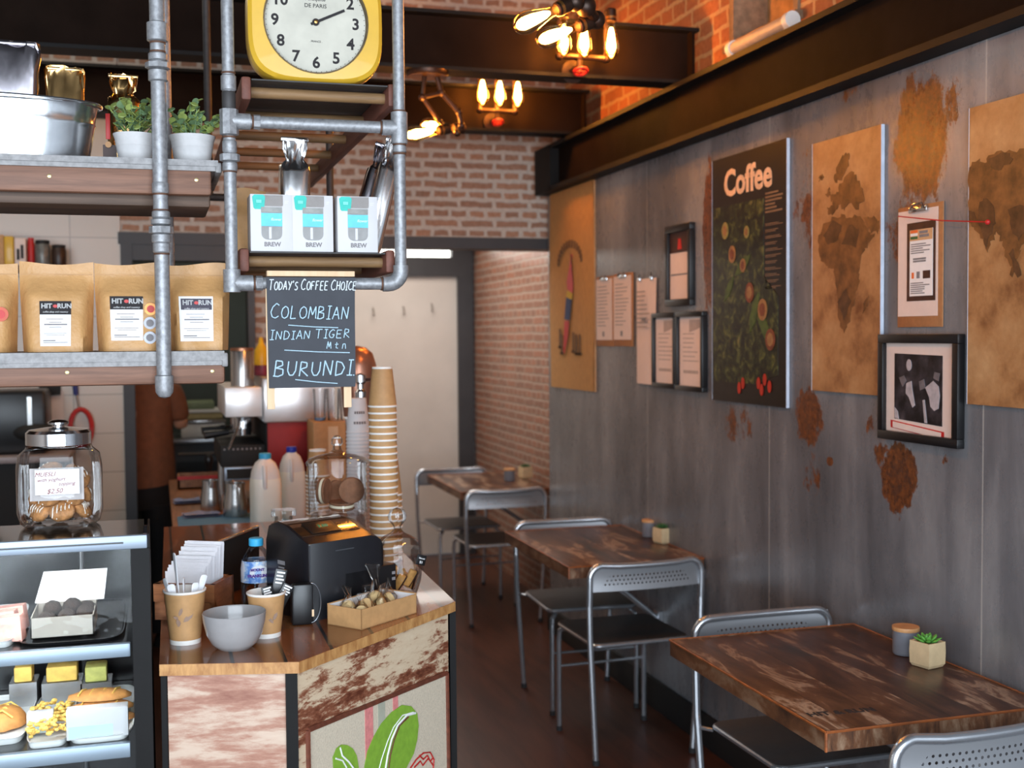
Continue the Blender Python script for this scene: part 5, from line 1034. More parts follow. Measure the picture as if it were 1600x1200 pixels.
for k, (x, y, z, r_, lab) in enumerate(((.03, .032, .028, .020, 'wrapped biscuit at the left end of the kraft tray'), (.065, .055, .034, .021, 'wrapped biscuit left of the middle of the kraft tray'), (.10, .04, .030, .021, 'wrapped biscuit in the middle of the kraft tray'), (.135, .055, .034, .020, 'wrapped biscuit at the right end of the kraft tray'), (.035, .078, .036, .018, 'wrapped biscuit at the left back of the kraft tray'), (.11, .072, .040, .021, 'wrapped biscuit with tall cellophane peak at the tray back'))):
    r_ *= .9; p = RB @ Vector((x*W_/.165, y, z)); root = thing('wrapped_biscuit', lab, 'biscuit', p, 30*k, 'wrapped biscuits in the kraft tray')
    MB().lathe([(.001, -.008), (r_*.9, -.008), (r_, -.003), (r_, .003), (r_*.9, .008), (.001, .009)], M4=ROT(60, 10*k, 0), seg=20).build('biscuit', 'biscuit', root)
    rr = random.Random(k); hp = .062 if k == 5 else .03
    MB().loft([[(x_*(rad+rr.uniform(-.003, .003)), y_*(rad+rr.uniform(-.003, .003)), z_+rr.uniform(-.002, .002)) for x_, y_ in se(1, 12, 2)] for rad, z_ in ((r_*.9, -r_*1.05), (r_*1.12, -r_*.4), (r_*1.1, r_*.4), (r_*.7, r_*.95), (r_*.35, r_*1.0+hp*.4))]+[[(x_*.02+.006, y_*.002, r_+hp+rr.uniform(-.003, .003)) for x_, y_ in se(1, 12, 2)]]).build('wrapper', 'cello', root, smooth=0)
# biscotti jar with a bell lid
c = P(622, 905, z=ZC+.03); b = floor_z(622, 930); s_ = (b-CAM).dot(cF)/FPX; rJ = 37*s_; k_ = s_
root = thing('biscuit_jar', 'round glass jar with knobbed lid and black tag, right of the cash register', 'jar', b); vz = lambda v: (P(622, v, y=b.y).z-ZC)
MB().lathe([(rJ*.5, 0), (rJ*.8, .004), (rJ*.99, vz(905)), (rJ*1.02, vz(890)), (rJ*.94, vz(872)), (rJ*.86, vz(864)), (rJ*.88, vz(860))], seg=36, cap=False).build('bowl', 'glass', root)
X_ = T(0, 0, 0)
MB().lathe([(rJ*.93, vz(862)), (rJ*.98, vz(857)), (rJ*.9, vz(846)), (rJ*.62, vz(838)), (rJ*.3, vz(832)), (rJ*.14, vz(826)), (rJ*.16, vz(822)), (rJ*.36, vz(813)), (rJ*.4, vz(806)), (rJ*.3, vz(797)), (.001, vz(793))], seg=36, cap=False).build('lid', 'glass', root)
tg = MB().box((0, 0, 0), (.028, .002, .026), bev=.001).build('tag', 'black', root, (rJ*.86, -rJ*.72, vz(872)), 20); tg.rotation_euler.y = R(18)
m = MB(); m.text('Biscotti', .006, T(0, -.0016, .004) @ FRONT); m.text('$3', .009, T(0, -.0016, -.006) @ FRONT); m.build('tag_lettering', 'white_ink', tg)
M['biscotti'] = mat('biscotti', S(188, 138, 74), .85, 0, .25, 60, .3); M['choc'] = mat('dark_chocolate', S(52, 34, 26), .4, 0, .15, 40)
for k, (dx, dy, rx_, rz_) in enumerate(((-.03, .0, 35, 10), (-.01, -.018, 50, -12), (.016, -.02, 40, 20), (.03, .006, 30, -25), (.0, .02, 60, 5), (-.018, .024, 40, 60), (.014, .03, 35, 110))):
    lab = ('biscotti lying %s inside the glass jar' % ('at the left', 'at the left front', 'at the right front', 'at the right', 'in the middle', 'at the left back', 'at the right back')[k])
    root = thing('biscotti', lab, 'biscuit', b+Vector((dx, dy, .018+.006*(k % 3))), rz_, 'biscotti in the glass jar')
    MB().box((0, 0, .022), (.022, .012, .046), M4=ROT(rx_*.5, rx_*.6, 0), bev=.004).build('biscuit', 'biscotti', root); MB().box((.0095, 0, .022), (.004, .013, .047), M4=ROT(rx_*.5, rx_*.6, 0), bev=.0015).build('chocolate_edge', 'choc', root)
# stacks of paper cups, upside down; every cup a thing
def ordinal(n): return '%d%s' % (n, 'th' if 10 < n % 100 < 20 else {1: 'st', 2: 'nd', 3: 'rd'}.get(n % 10, 'th'))
def cup_stack(lab, x, y, ztop, r1, h, pitch, zbase, mats, grp, mark=None):
    n = max(1, int((ztop-zbase-h)/pitch)+1); prev = None
    r0 = r1*.72
    m = MB(); m.lathe([(r1, 0), (r1*1.035, .0015), (r1*1.03, .005), (r1*.985, .006)], seg=24, mi=1, cap=False).lathe([(r1*.985, .006), (r0*1.0, h-.006)], seg=24, mi=0, cap=False).lathe([(r0, h-.006), (r0*.995, h), (r0*.9, h), (r0*.88, h-.008), (.001, h-.008)], seg=24, mi=1, cap=False)
    first = m.build('paper_cup', mats)
    for k in range(n):
        o_ = first if k == 0 else first.copy()
        if k: col.objects.link(o_)
        o_.location = (x, y, ztop-h-k*pitch); tag(o_, ('topmost cup in the ' if k == 0 else 'cup %s from the top in the ' % ordinal(k+1))+lab, 'cup', grp)
    return first, r0, h
p = P(597, 573, y=3.42); cup_stack('tall stack of kraft paper cups', p.x, 3.42, p.z, .0415, .117, .0196, ZC, ['kraft', 'rim_white'], 'tall kraft cup stack')
p2 = P(606, 713, y=3.53); cup_stack('lower kraft stack behind the tall one', p2.x, 3.53, p2.z, .0415, .117, .0196, ZC, ['kraft', 'rim_white'], 'lower kraft cup stack')
p = P(496, 702, y=4.1); cup_stack('short kraft stack left of the biscuit dome', p.x, 4.1, p.z, .041, .092, .0130, ZC, ['kraft', 'rim_white'], 'short kraft cup stack')
M['cup_plain'] = mat('white_cup_paper', S(226, 222, 222), .55, 0, .03, 30)
p = P(559, 622, y=3.75); f_, r0, hc = cup_stack('white paper cup stack behind the dome', p.x, 3.75, p.z, .038, .110, .0118, ZC, ['cup_plain', 'cup_plain'], 'white cup stack')
m = MB()
for k, (z, wv) in enumerate(((.062, .034), (.030, .04))):
    m = MB()
    for i in range(5): m.b2((-wv/2+i*wv/5, -.0345-(.118-z)*.09+abs(i-2)*.0014, z), (-wv/2+(i+.7)*wv/5, -.0335-(.118-z)*.09+abs(i-2)*.0014, z+.008))
    m.build('printed_band', 'grey_ink', f_)
# glass jars with biscuits
yD = 3.3; c = P(528, 800, y=yD); cx = c.x; zD = c.z; s_ = (Vector((cx, yD, zD))-CAM).dot(cF)/FPX; rD = 46*s_; vz = lambda v: P(528, v, y=yD).z
root = thing('glass_jar', 'lower clear glass jar under the biscuit dome, half hidden by the cash register', 'jar', (cx, yD, ZC)); hl = zD-ZC-.004
MB().lathe([(rD*.9, 0), (rD*.95, .004), (rD*.95, hl*.9), (rD*.9, hl), (.001, hl)], seg=36, cap=False).build('body', 'glass', root)
MB().lathe([(.001, .004), (rD*.88, .005), (rD*.88, hl*.45), (.001, hl*.5)], seg=24, cap=False).build('sugar', mat('pink_sugar', S(206, 178, 168), .9, 0, .15, 50), root)
root = thing('biscuit_dome', 'tall glass jar with domed knobbed lid holding sandwich biscuits, behind the cash register', 'jar', (cx, yD, zD-.003)); z0 = zD-.003
MB().lathe([(rD*.96, .0), (rD*.99, .003), (rD*.99, vz(728)-z0), (rD*1.0, vz(725)-z0)], seg=40, cap=False).lathe([(.001, .003), (rD*.97, .003)], seg=40, cap=False).build('body', 'glass', root)
MB().lathe([(rD*1.04, vz(727)-z0), (rD*1.06, vz(722)-z0), (rD*.96, vz(716)-z0), (rD*.66, vz(711)-z0), (rD*.3, vz(708)-z0), (rD*.17, vz(703)-z0), (rD*.13, vz(697)-z0), (rD*.20, vz(694)-z0), (rD*.19, vz(686)-z0), (rD*.1, vz(681)-z0), (.001, vz(680)-z0)], seg=40, cap=False).build('lid', 'glass', root)
M['brown_biscuit'] = mat('brown_biscuit', S(126, 84, 58), .85, 0, .2, 60, .3); M['cream'] = mat('cream_filling', S(236, 224, 196), .6)
for k, (u, v, dy, rx_, rz_, lab) in enumerate(((506, 767, -.02, 90, 62, 'left sandwich biscuit standing on edge in the dome'), (549, 766, -.022, 90, -6, 'right sandwich biscuit standing on edge in the dome'), (534, 789, .01, 6, 0, 'sandwich biscuit lying flat at the bottom of the dome'), (526, 770, .045, 85, 10, 'sandwich biscuit at the back of the dome'))):
    p = P(u, v, y=yD+dy); root = thing('sandwich_biscuit', lab, 'biscuit', p, rz_, 'sandwich biscuits in the dome'); X_ = ROT(rx_); rr_ = .036
    for z in (-.011, .004): MB().lathe([(.001, z), (rr_*.94, z), (rr_, z+.003), (rr_*.96, z+.007), (.001, z+.008)], M4=X_, seg=22).build('biscuit', 'brown_biscuit', root)
    MB().lathe([(.001, -.003), (rr_*.97, -.003), (rr_*.97, .004), (.001, .004)], M4=X_, seg=22).build('cream', 'cream', root)
p = P(443, 796, y=3.25); hz = p.z-ZC; root = thing('glass_jar', 'small glass jar with glass stopper lid, left behind the cash register', 'jar', (p.x, 3.25, ZC))
MB().lathe([(.03, 0), (.032, .003), (.032, hz*.78), (.024, hz*.86), (.024, hz*.9)], seg=28, cap=False).build('body', 'glass', root); MB().lathe([(.032, hz*.9), (.034, hz*.93), (.033, hz), (.001, hz)], seg=28, cap=False).build('lid', 'glass', root)
MB().lathe([(.001, .004), (.028, .005), (.028, hz*.6), (.001, hz*.62)], seg=20, cap=False).build('contents', mat('pale_nuts', S(196, 176, 150), .9, 0, .2, 60), root)
# black folder with a silver edge
a_, b_ = P(334, 850, y=3.06), P(402, 823, y=3.26); root = thing('menu_folder', 'black folder with a silver edge leaning behind the napkin box', 'folder', (a_.x, a_.y, ZC)); d_ = b_-a_; z0 = a_.z-ZC
MB().loft([[(0, 0, z0), (d_.x, d_.y, b_.z-ZC), (d_.x, d_.y+.03, .0), (.0, .03, .0)], [(0+.006, .012, z0), (d_.x+.006, d_.y+.012, b_.z-ZC), (d_.x+.006, d_.y+.042, .0), (.006, .042, .0)]]).build('cover', 'matt_black', root)
MB().tube([(0, 0, z0), (d_.x, d_.y, b_.z-ZC)], .0045, 8).build('edge', 'chrome', root)
# ------------------------------------------------------------------ glass cake display
DX, DY = -.022, 2.515
ztop = P(120, 840, y=DY).z
root = thing('cake_display', 'glass fronted cake display cabinet with two lit shelves, left of the counter', 'display cabinet', (DX-.6, DY, 0)); o = root.location
lx0, lx1 = -.75, .6
M['disp_glass'] = glass('display_glass', (.96, .985, .98, 1), 1.5, .01, .3); M['deck'] = mat('dark_glass_deck', S(52, 46, 40), .12, 0, .1, 12, 0, coat=.4); M['rail_al'] = mat('brushed_rail', S(150, 162, 176), .4, .5, .05, 40, 0, (.1, 1, 1)); M['shelf_black'] = mat('shelf_black', S(34, 34, 36), .2, 0, .1, 20)
yb1 = P(200, 812, z=ztop).y-o.y
MB().b2((lx0, 0, ztop-.012), (lx1-.012, yb1, ztop)).build('deck', 'deck', root)
zs = P(120, 862, y=DY).z
MB().b2((lx0, -.006, zs), (lx1-.004, .02, ztop-.0008), bev=.002).build('top_rail', 'rail_al', root)
MB().b2((lx0, -.0075, zs+.012), (lx1-.05, -.0055, zs+.0155)).build('rail_stripe', 'black', root)
xp = P(207, 1000, y=DY).x-o.x
m = MB(); m.loft([[(xp+.006*t_*t_*3, -.006-.004*math.sin(t_*PI), zs*(1-t_)), (lx1, -.006-.004*math.sin(t_*PI), zs*(1-t_)), (lx1, .03, zs*(1-t_)), (xp+.006, .03, zs*(1-t_))] for t_ in [k/8 for k in range(9)]]); m.build('end_post', 'flange', root)
m = MB(); m.b2((lx1-.004, .0, 0), (lx1, .52, zs*.52)); m.loft([[(lx1-.004, 0, zs*.52), (lx1-.004, .52, zs*.52), (lx1-.004, yb1, ztop), (lx1-.004, 0, ztop)], [(lx1, 0, zs*.52), (lx1, .52, zs*.52), (lx1, yb1, ztop), (lx1, 0, ztop)]]); m.build('end_panel', 'flange', root)
MB().grid(lambda s, t: (lx0+(xp+.004-lx0)*s, -.003-.006*math.sin(t*PI), .42+t*(zs-.42)), 4, 8).build('front_glass', 'disp_glass', root)
MB().loft([[(lx0, y_, z_), (lx1-.005, y_, z_), (lx1-.005, y_+.01, z_), (lx0, y_+.01, z_)] for y_, z_ in ((.505, .42), (.505, ztop-.10), (yb1-.012, ztop-.013))]).build('rear_door', 'shelf_black', root)
MB().b2((lx0, .0, 0), (lx1-.004, .52, .42)).build('plinth', 'black', root)
MB().tube([(lx1-.028, .44, .44), (lx1-.028, .44, ztop-.09)], .006, 8).tube([(lx1-.16, .49, .44), (lx1-.16, .49, ztop-.1)], .005, 8).build('rear_frame', 'alu', root)
lt = MB().b2((lx0, .035, zs-.002), (lx1-.09, .06, zs+.012)).build('light_tube', emis('display_tube', (.93, .97, 1, 1), 40.0), root)
shz = []
for k, (vt, vb) in enumerate(((1011, 1032), (1168, 1191))):
    za, zb2 = P(100, vt, y=DY+.03).z, P(100, vb, y=DY+.03).z; shz.append(za)
    r_ = MB().b2((lx0, .018, zb2), (P(204, vt, y=DY+.03).x-o.x, .034, za), bev=.002).build('price_rail', 'rail_al', root)
    MB().b2((lx0, .036, za-.012), (lx1-.05, .47 if k == 0 else .5, za-.004)).build('glass_shelf', 'shelf_black', root)
lt2 = MB().b2((lx0, .045, shz[0]-.026), (lx1-.09, .06, shz[0]-.014)).build('light_tube', bpy.data.materials['display_tube'], root)
M['tray'] = mat('white_tray', S(232, 232, 230), .3, 0, .03, 20); M['steel_tray'] = mat('steel_tray', S(196, 198, 200), .25, .8, .06, 30); M['pastry'] = mat('baked_pastry', S(200, 138, 76), .7, 0, .2, 50, .2); M['egg'] = mat('yellow_bake', S(232, 190, 96), .8, 0, .2, 40, .3); M['choc_ball'] = mat('chocolate_coconut', S(48, 36, 30), .9, 0, .7, 150, .6, bdist=.01)
def tray(label, k, u0, u1, vf, vr, m_, h=.014):
    zz_ = shz[k]-.0035; a_, b_, c_ = P(u0, vf, z=zz_+h), P(u1, vf, z=zz_+h), P((u0+u1)/2+12, vr, z=zz_+h); a_.y = max(a_.y, DY+.047); c_.y = min(c_.y, DY+.455); root = thing('food_tray', label, 'tray', ((a_.x+b_.x)/2, a_.y, zz_), 0, 'trays in the cake display'); w_, d_ = b_.x-a_.x, c_.y-a_.y; sk = .1*d_
    rg = []
    for s_, z in ((.90, 0), (.94, 0), (1.0, h), (1.03, h), (1.0, h-.002), (.9, .003)): rg.append([((x*w_/2)*s_, d_/2+(y*d_/2)*(1-(1-s_)*w_/d_), z) for x, y in se(1, 28, 6)])
    MB().loft(rg).build('body', m_, root); return root, w_, d_
T1, w1, d1 = tray('white tray of pink wrapped slices, far left on the upper display shelf', 0, -45, 18, 1006, 945, 'tray')
T2, w2, d2 = tray('white tray under the box of chocolate balls on the upper display shelf', 0, 24, 190, 1008, 938, 'shelf_black', .008)
T3, w3, d3 = tray('white tray of golden pastry, far left on the lower display shelf', 1, -50, 34, 1160, 1086, 'tray')
T4, w4, d4 = tray('white tray of yellow egg bake in the middle of the lower display shelf', 1, 38, 104, 1164, 1084, 'tray')
T5, w5, d5 = tray('white tray of folded turnovers, right end of the lower display shelf', 1, 100, 206, 1166, 1072, 'tray')
M['pinkwrap'] = mat('pink_wrap', S(222, 160, 146), .4, 0, .3, 24); M['purple'] = mat('purple_label', S(150, 70, 140), .5)
for k, (dx, dy, z, lab) in enumerate(((.012, .05, .006, 'pink wrapped slice at the front of its tray'), (-.004, .10, .006, 'pink wrapped slice in the middle of its tray'), (.008, .15, .006, 'pink wrapped slice at the back of its tray'))):
    root = thing('wrapped_slice', lab, 'slice', T1.location+Vector((dx, dy, z)), -8, 'pink wrapped slices in the display'); MB().loft([[(x-.03, y-.02, z_) for x, y in ((0, 0), (.075, .0), (.075, .038), (0, .038))] for z_ in (0, .002)]+[[(x-.03, y-.02+.004, .045+x*.1) for x, y in ((0.004, 0), (.07, .0), (.07, .03), (.004, .03))]]).build('wrap', 'pinkwrap', root); MB().box((.008, -.0195, .018), (.05, .001, .012), M4=ROT(-8)).build('label', 'purple', root)
# card box with chocolate balls
a_, b_ = P(48, 1000, z=shz[0]+.005), P(146, 996, z=shz[0]+.005); w_ = b_.x-a_.x; hb = .043; D_ = .15; a_.y = max(a_.y, DY+.045)
root = thing('bakery_box', 'open grey card box of chocolate balls on the upper display shelf', 'box', (a_.x, a_.y, shz[0]+.006)); m = MB(); t_ = .002
for p_, q_ in (((0, 0, 0), (w_, t_, hb)), ((0, 0, 0), (t_, D_, hb)), ((w_-t_, 0, 0), (w_, D_, hb)), ((0, D_-t_, 0), (w_, D_, hb)), ((0, 0, 0), (w_, D_, t_))): m.b2(p_, q_)
M['grey_card'] = mat('grey_card', S(158, 150, 140), .8, 0, .05, 30); m.build('base', 'grey_card', root)
MB().loft([[(-.005, D_, hb), (w_+.015, D_, hb), (w_+.022, D_+.03, hb+.062), (.012, D_+.03, hb+.062)], [(-.005, D_+.002, hb), (w_+.015, D_+.002, hb), (w_+.022, D_+.032, hb+.062), (.012, D_+.032, hb+.062)]]).build('lid', 'paper', root)
for k, (fx, fy, fz, lab) in enumerate(((.24, .04, .030, 'chocolate ball at the left front of the card box'), (.56, .04, .032, 'chocolate ball at the middle front of the card box'), (.85, .05, .036, 'chocolate ball at the right front of the card box'), (.30, .085, .042, 'chocolate ball at the left back of the card box'), (.62, .09, .044, 'chocolate ball at the middle back of the card box'), (.86, .1, .034, 'chocolate ball at the right back of the card box'))):
    p_ = Vector((a_.x+fx*w_, a_.y+fy-.006, shz[0]+.006+fz)); rr = random.Random(k); mb = MB().sph((0, 0, 0), .0195, 18)
    for v in mb.bm.verts: v.co *= 1+rr.uniform(-.05, .05)
    tag(mb.build('chocolate_ball', 'choc_ball', None, p_), lab, 'cake', 'chocolate balls in the card box')
# pastries
def turnover(label, p, L_, w_, h, rz, m_='pastry'):
    root = thing('pastry', label, 'pastry', p, rz, 'pastries in the cake display'); rr = random.Random(hash(label) % 97)
    MB().loft([[(L_*(t-.5), w_/2*math.sin(max(.05, t)*PI*.97)**.6*math.cos(a), h*(.0+max(0, math.sin(a)) if 0 < a < PI else 0)*math.sin(max(.05, t)*PI*.97)**.5+.001*rr.random()) for a in [2*PI*k/14 for k in range(14)]] for t in [k/10 for k in range(11)]]).build('crust', m_, root, smooth=70)
    m = MB()
    for k in range(4): x = L_*(-.28+.18*k); m.tube([(x-.006, -w_*.3, h*.62), (x, -w_*.05, h*.98), (x+.006, w_*.25, h*.72)], .0022, 6)
    m.build('ridges', 'egg', root); return root
for k, (dx, dy, dz_, lab) in enumerate(((.004, .12, .012, 'folded turnover lowest at the front of its tray'), (.0, .135, .032, 'folded turnover in the middle of the pile'), (-.004, .15, .052, 'folded turnover topmost at the back of the pile'))): turnover(lab, T5.location+Vector((dx, dy, dz_)), .13, .07, .019, -4)
turnover('golden pastry slab in the far left tray of the lower shelf', T3.location+Vector((.004, .12, .008)), .11, .09, .04, 80)
rr = random.Random(2); m = MB()
for k in range(260): m.sph((rr.uniform(-.04, .04), .03+rr.uniform(0, .17), .008+rr.uniform(0, .026)), rr.uniform(.003, .007), 6, sc3=(1, 1, .7))
e_ = m.build('egg_bake', 'egg', None, T4.location+Vector((0, 0, .008))); tag(e_, 'heap of crumbly yellow egg bake filling the middle tray', 'food'); e_['kind'] = 'stuff'
M['bluewhite'] = mat('pale_blue_card', S(190, 222, 232), .6, 0, .05, 14)
for u0, u1, v0, v1, lab in ((42, 82, 1118, 1148, 'small pale blue paper box in front of the yellow egg bake'), (104, 200, 1112, 1158, 'long white and blue paper box in front of the turnovers')):
    zz_ = shz[1]+.006; a_ = P(u0, v1, z=zz_); b_ = P(u1, v1, z=zz_); hh_ = P(u0, v0, y=a_.y).z-zz_; root = thing('paper_box', lab, 'box', (a_.x, a_.y, zz_), 0, 'paper boxes in the display'); MB().b2((0, 0, 0), (b_.x-a_.x, .035, hh_), bev=.001).build('carton', 'card', root); MB().b2((.004, -.0008, hh_*.05), ((b_.x-a_.x)*.75, 0, hh_*.45)).build('band', 'bluewhite', root)
for u0, u1, m_, lab in ((24, 52, 'egg', 'yellow slice at the back of the lower shelf, left'), (74, 122, 'egg', 'wide yellow slice at the back of the lower shelf, middle'), (134, 168, 'pale_green', 'pale green slice at the back of the lower shelf, right')):
    if m_ not in M: M[m_] = mat('pale_green_bake', S(196, 196, 110), .8, 0, .2, 40, .2)
    zz_ = shz[1]-.0033; yy_ = DY+.38; a_, b_ = P(u0, 1055, y=yy_), P(u1, 1055, y=yy_); hh_ = P(u0, 1038, y=yy_).z-zz_
    root = thing('cake_slice', lab, 'cake', ((a_.x+b_.x)/2, yy_, zz_), 0, 'cake slices at the back of the display'); ww = b_.x-a_.x; MB().b2((-ww/2, -.03, hh_-.035), (ww/2, .03, hh_), bev=.004).build('slice', m_, root); MB().b2((-ww/2-.01, -.035, 0), (ww/2+.01, .035, hh_-.0355)).build('stand', 'steel_tray', root)
# cookie jar on top
b = P(95, 819, z=ztop+.001); s_ = (b-CAM).dot(cF)/FPX; b = Vector((b.x, b.y, ztop+.001)); rJ = 63*s_; vz = lambda v: P(95, v, y=b.y-.0).z-ztop
root = thing('cookie_jar', 'big glass cookie jar with chrome lid and handwritten price card, on the cake display', 'jar', b)
H1 = vz(700); MB().lathe([(rJ*.82, 0), (rJ*.93, .008), (rJ, .03), (rJ*1.0, H1*.75), (rJ*.95, H1*.92), (rJ*.78, H1*1.0), (rJ*.76, H1*1.03)], seg=48, cap=False, pw=2.6).lathe([(.001, .006), (rJ*.9, .008)], seg=40, cap=False).build('body', 'glass', root)
za, zb2 = vz(694), vz(676)
MB().lathe([(rJ*.76, za), (rJ*.77, za), (rJ*.77, zb2), (rJ*.70, zb2+.006), (rJ*.3, vz(668)), (rJ*.14, vz(667)), (rJ*.14, vz(665)), (rJ*.24, vz(663)), (rJ*.25, vz(660)), (rJ*.17, vz(657)), (.001, vz(656))], seg=48, cap=False).build('lid', 'chrome', root)
cw, chh = 63*s_, 38*s_; zc = vz(746)
cd = MB().box((.002, -rJ*1.0-.004, zc), (cw, .0012, chh), M4=None).build('price_card', 'paper', root)
M['brown_pen'] = mat('brown_pen', S(140, 70, 70), .8); m = MB()
for t_, x_, z_, s2 in (('MUESLI', -.022, .016, .0125), ('with yoghurt', -.010, .005, .0105), ('topping', .020, -.004, .0105), ('$2.50', -.004, -.019, .0135)): m.text(t_, s2, T(x_, -rJ-.0052, zc+z_) @ FRONT @ ROT(0, 0, 2), shear=.35)
m.build('price_lettering', 'brown_pen', cd)
MB().box((.0, -rJ*.9, zc-.006), (cw*1.22, .001, chh*1.3)).build('inner_card', mat('inner_card', S(186, 180, 178), .8), root)
M['muesli'] = mat('muesli_cookie', S(172, 120, 72), .9, 0, .4, 70, .5, bdist=.008); M['yoghurt'] = mat('white_icing', S(240, 234, 222), .5)
rr = random.Random(21); ck = None; pos = []
for layer, (n, rad) in enumerate(((6, .56), (6, .56), (5, .52))):
    for k in range(n): pos.append(((rad-.03*(layer == 2))*rJ*math.cos(2*PI*(k+.5*layer)/n-.4), rad*rJ*math.sin(2*PI*(k+.5*layer)/n-.4), .037+.032*layer, 2*PI*(k+.5*layer)/n-.4))
where = ['right', 'right back', 'back', 'left back', 'left', 'front']
for k, (x, y, z, a) in enumerate(pos):
    if ck is None:
        ck = thing('cookie', 'x', 'cookie', (0, 0, 0), 0, 'drizzled cookies in the big glass jar'); mb = MB().lathe([(.001, -.009), (.022, -.009), (.027, -.003), (.026, .004), (.018, .009), (.001, .010)], seg=16)
        for v in mb.bm.verts: v.co += Vector((rr.uniform(-1, 1), rr.uniform(-1, 1), rr.uniform(-1, 1)))*.0016
        mb.build('biscuit', 'muesli', ck, smooth=60); m = MB()
        for q_ in range(5): x_ = -.016+.008*q_; l_ = math.sqrt(.024**2-x_**2); m.tube([(x_-.004, -l_, .003), (x_, 0, .0112), (x_+.005, l_, .003)], .0013, 6)
        m.build('icing', 'yoghurt', ck); c_ = ck
    else: c_ = copy_tree(ck)
    c_.location = b+Vector((x, y, z+(.008 if k == 13 else 0))); c_.rotation_euler = (R(62+rr.uniform(-12, 12)), R(rr.uniform(-12, 12)), a+PI/2+R(rr.uniform(-20, 20)))
    ly = 'bottom' if k < 6 else 'middle' if k < 12 else 'top'; n = 5 if k >= 12 else 6; i_ = k % 6 if k < 12 else k-12
    ang_ = (math.degrees(a) % 360); pl = where[0] if ang_ < 30 or ang_ > 330 else where[1] if ang_ < 75 else where[2] if ang_ < 120 else where[3] if ang_ < 165 else where[4] if ang_ < 210 else 'left front' if ang_ < 250 else where[5] if ang_ < 290 else 'right front'
    c_['label'] = 'iced muesli cookie in the %s layer of the jar, at the %s' % (ly, pl)

# ------------------------------------------------------------------ barista bench behind the counter
ZB_ = .93; bx0, by0 = .045, 4.42
root = thing('barista_bench', 'wooden work bench with a blue mat behind the service counter', 'bench', (bx0, by0, 0))
M['bench_wood'] = wood('bench_wood', S(112, 70, 42), S(160, 106, 66), (3, .3, 3), 18, .4); MB().b2((0, 0, ZB_-.035), (.72, 1.8, ZB_), bev=.004).build('worktop', 'bench_wood', root); MB().b2((.03, .04, 0), (.70, 1.8, ZB_-.035)).build('carcass', 'matt_black', root)
def bz(u, v, z=ZB_): p_ = P(u, v, z=z); return Vector((p_.x, p_.y, z))
M['mat_blue'] = mat('blue_rubber_mat', S(74, 126, 168), .6, 0, .1, 40, .1)
root = thing('bar_mat', 'flat blue rubber bar mat on the barista bench', 'mat', (bx0+.02, by0+.03, ZB_)); MB().b2((0, 0, 0), (.42, .45, .005), bev=.002).build('mat', 'mat_blue', root)
def cloth(label, u, v, w_, d_, seed):
    rr = random.Random(seed); p_ = bz(u, v, ZB_+.006); mb = MB().grid(lambda s, t: ((s-.5)*w_, (t-.5)*d_, .012+.007*math.sin(s*8+seed)*math.sin(t*6)), 18, 12).grid(lambda s, t: ((.5-s)*w_*1.02, (t-.5)*d_*1.02, .001), 18, 12); tag(mb.build('cloth', mat('blue_grey_cloth', S(140, 146, 176), .9, 0, .12, 60, .2) if 'cl' not in M else M['cl'], None, p_, 6), label, 'cloth', 'cleaning cloths on the bench'); M['cl'] = bpy.data.materials['blue_grey_cloth']
cloth('folded blue grey cloth at the front of the blue mat', 314, 806, .14, .09, 1); cloth('folded blue grey cloth behind the front one, left of the steel jug', 292, 785, .11, .08, 3)
M['steel'] = mat('brushed_steel', S(190, 188, 186), .22, .95, .06, 40, 0, (1, 1, .1))
def jug(label, u, v, wpx, hpx, hand):
    b_ = bz(u, v, ZB_+.005); s_ = (b_-CAM).dot(cF)/FPX; r_, h_ = wpx*s_/2, hpx*s_; root = thing('milk_jug', label, 'jug', b_, hand, 'steel milk jugs on the bench')
    MB().lathe([(r_*.98, 0), (r_, .004), (r_*.98, h_*.4), (r_*.8, h_*.8), (r_*.82, h_), (r_*.79, h_), (r_*.77, h_*.8), (r_*.9, .01), (.001, .008)], seg=32, cap=False).build('body', 'steel', root)
    MB().tube([(r_*.8, 0, h_*.9), (r_*1.35, 0, h_*.88), (r_*1.45, 0, h_*.6), (r_*1.3, 0, h_*.25), (r_*.95, 0, h_*.2)], .005, 8).build('handle', 'steel', root); MB().tube([(-r_*.75, 0, h_*.8), (-r_*1.05, 0, h_*1.02)], [r_*.3, r_*.16], 8).build('spout', 'steel', root); return root
jug('taller steel milk jug standing at the left of the pair', 330, 796, 33, 46, 100); jug('steel milk jug with a bright handle, right of the pair', 368, 806, 38, 52, -80)
p_ = bz(318, 760); root = thing('knock_box', 'wooden knock box with a red edge at the far end of the bench', 'box', (p_.x, p_.y, ZB_)); m = MB()
for a_, b_ in (((-.12, -.08, 0), (.12, -.07, .06)), ((-.12, .07, 0), (.12, .08, .06)), ((-.12, -.08, 0), (-.11, .08, .06)), ((.11, -.08, 0), (.12, .08, .06)), ((-.12, -.08, 0), (.12, .08, .008))): m.b2(a_, b_)
m.build('box', 'bench_wood', root); MB().b2((-.121, -.083, .045), (.121, -.078, .061)).build('red_edge', 'red', root)
p_ = bz(327, 752); root = thing('tamper', 'coffee tamper with a black handle standing in the knock box', 'tamper', (p_.x, p_.y, ZB_+.009)); MB().lathe([(.029, 0), (.03, .02), (.012, .03)], seg=24).build('base', 'steel', root); MB().lathe([(.011, .03), (.012, .05), (.020, .085), (.022, .105), (.014, .122), (.001, .125)], seg=20).build('handle', 'black', root)
M['milk'] = mat('milk', S(252, 246, 232), .4, 0, .02, 20); M['hdpe'] = mat('frosted_bottle', S(238, 232, 228), .35, 0, .03, 20)
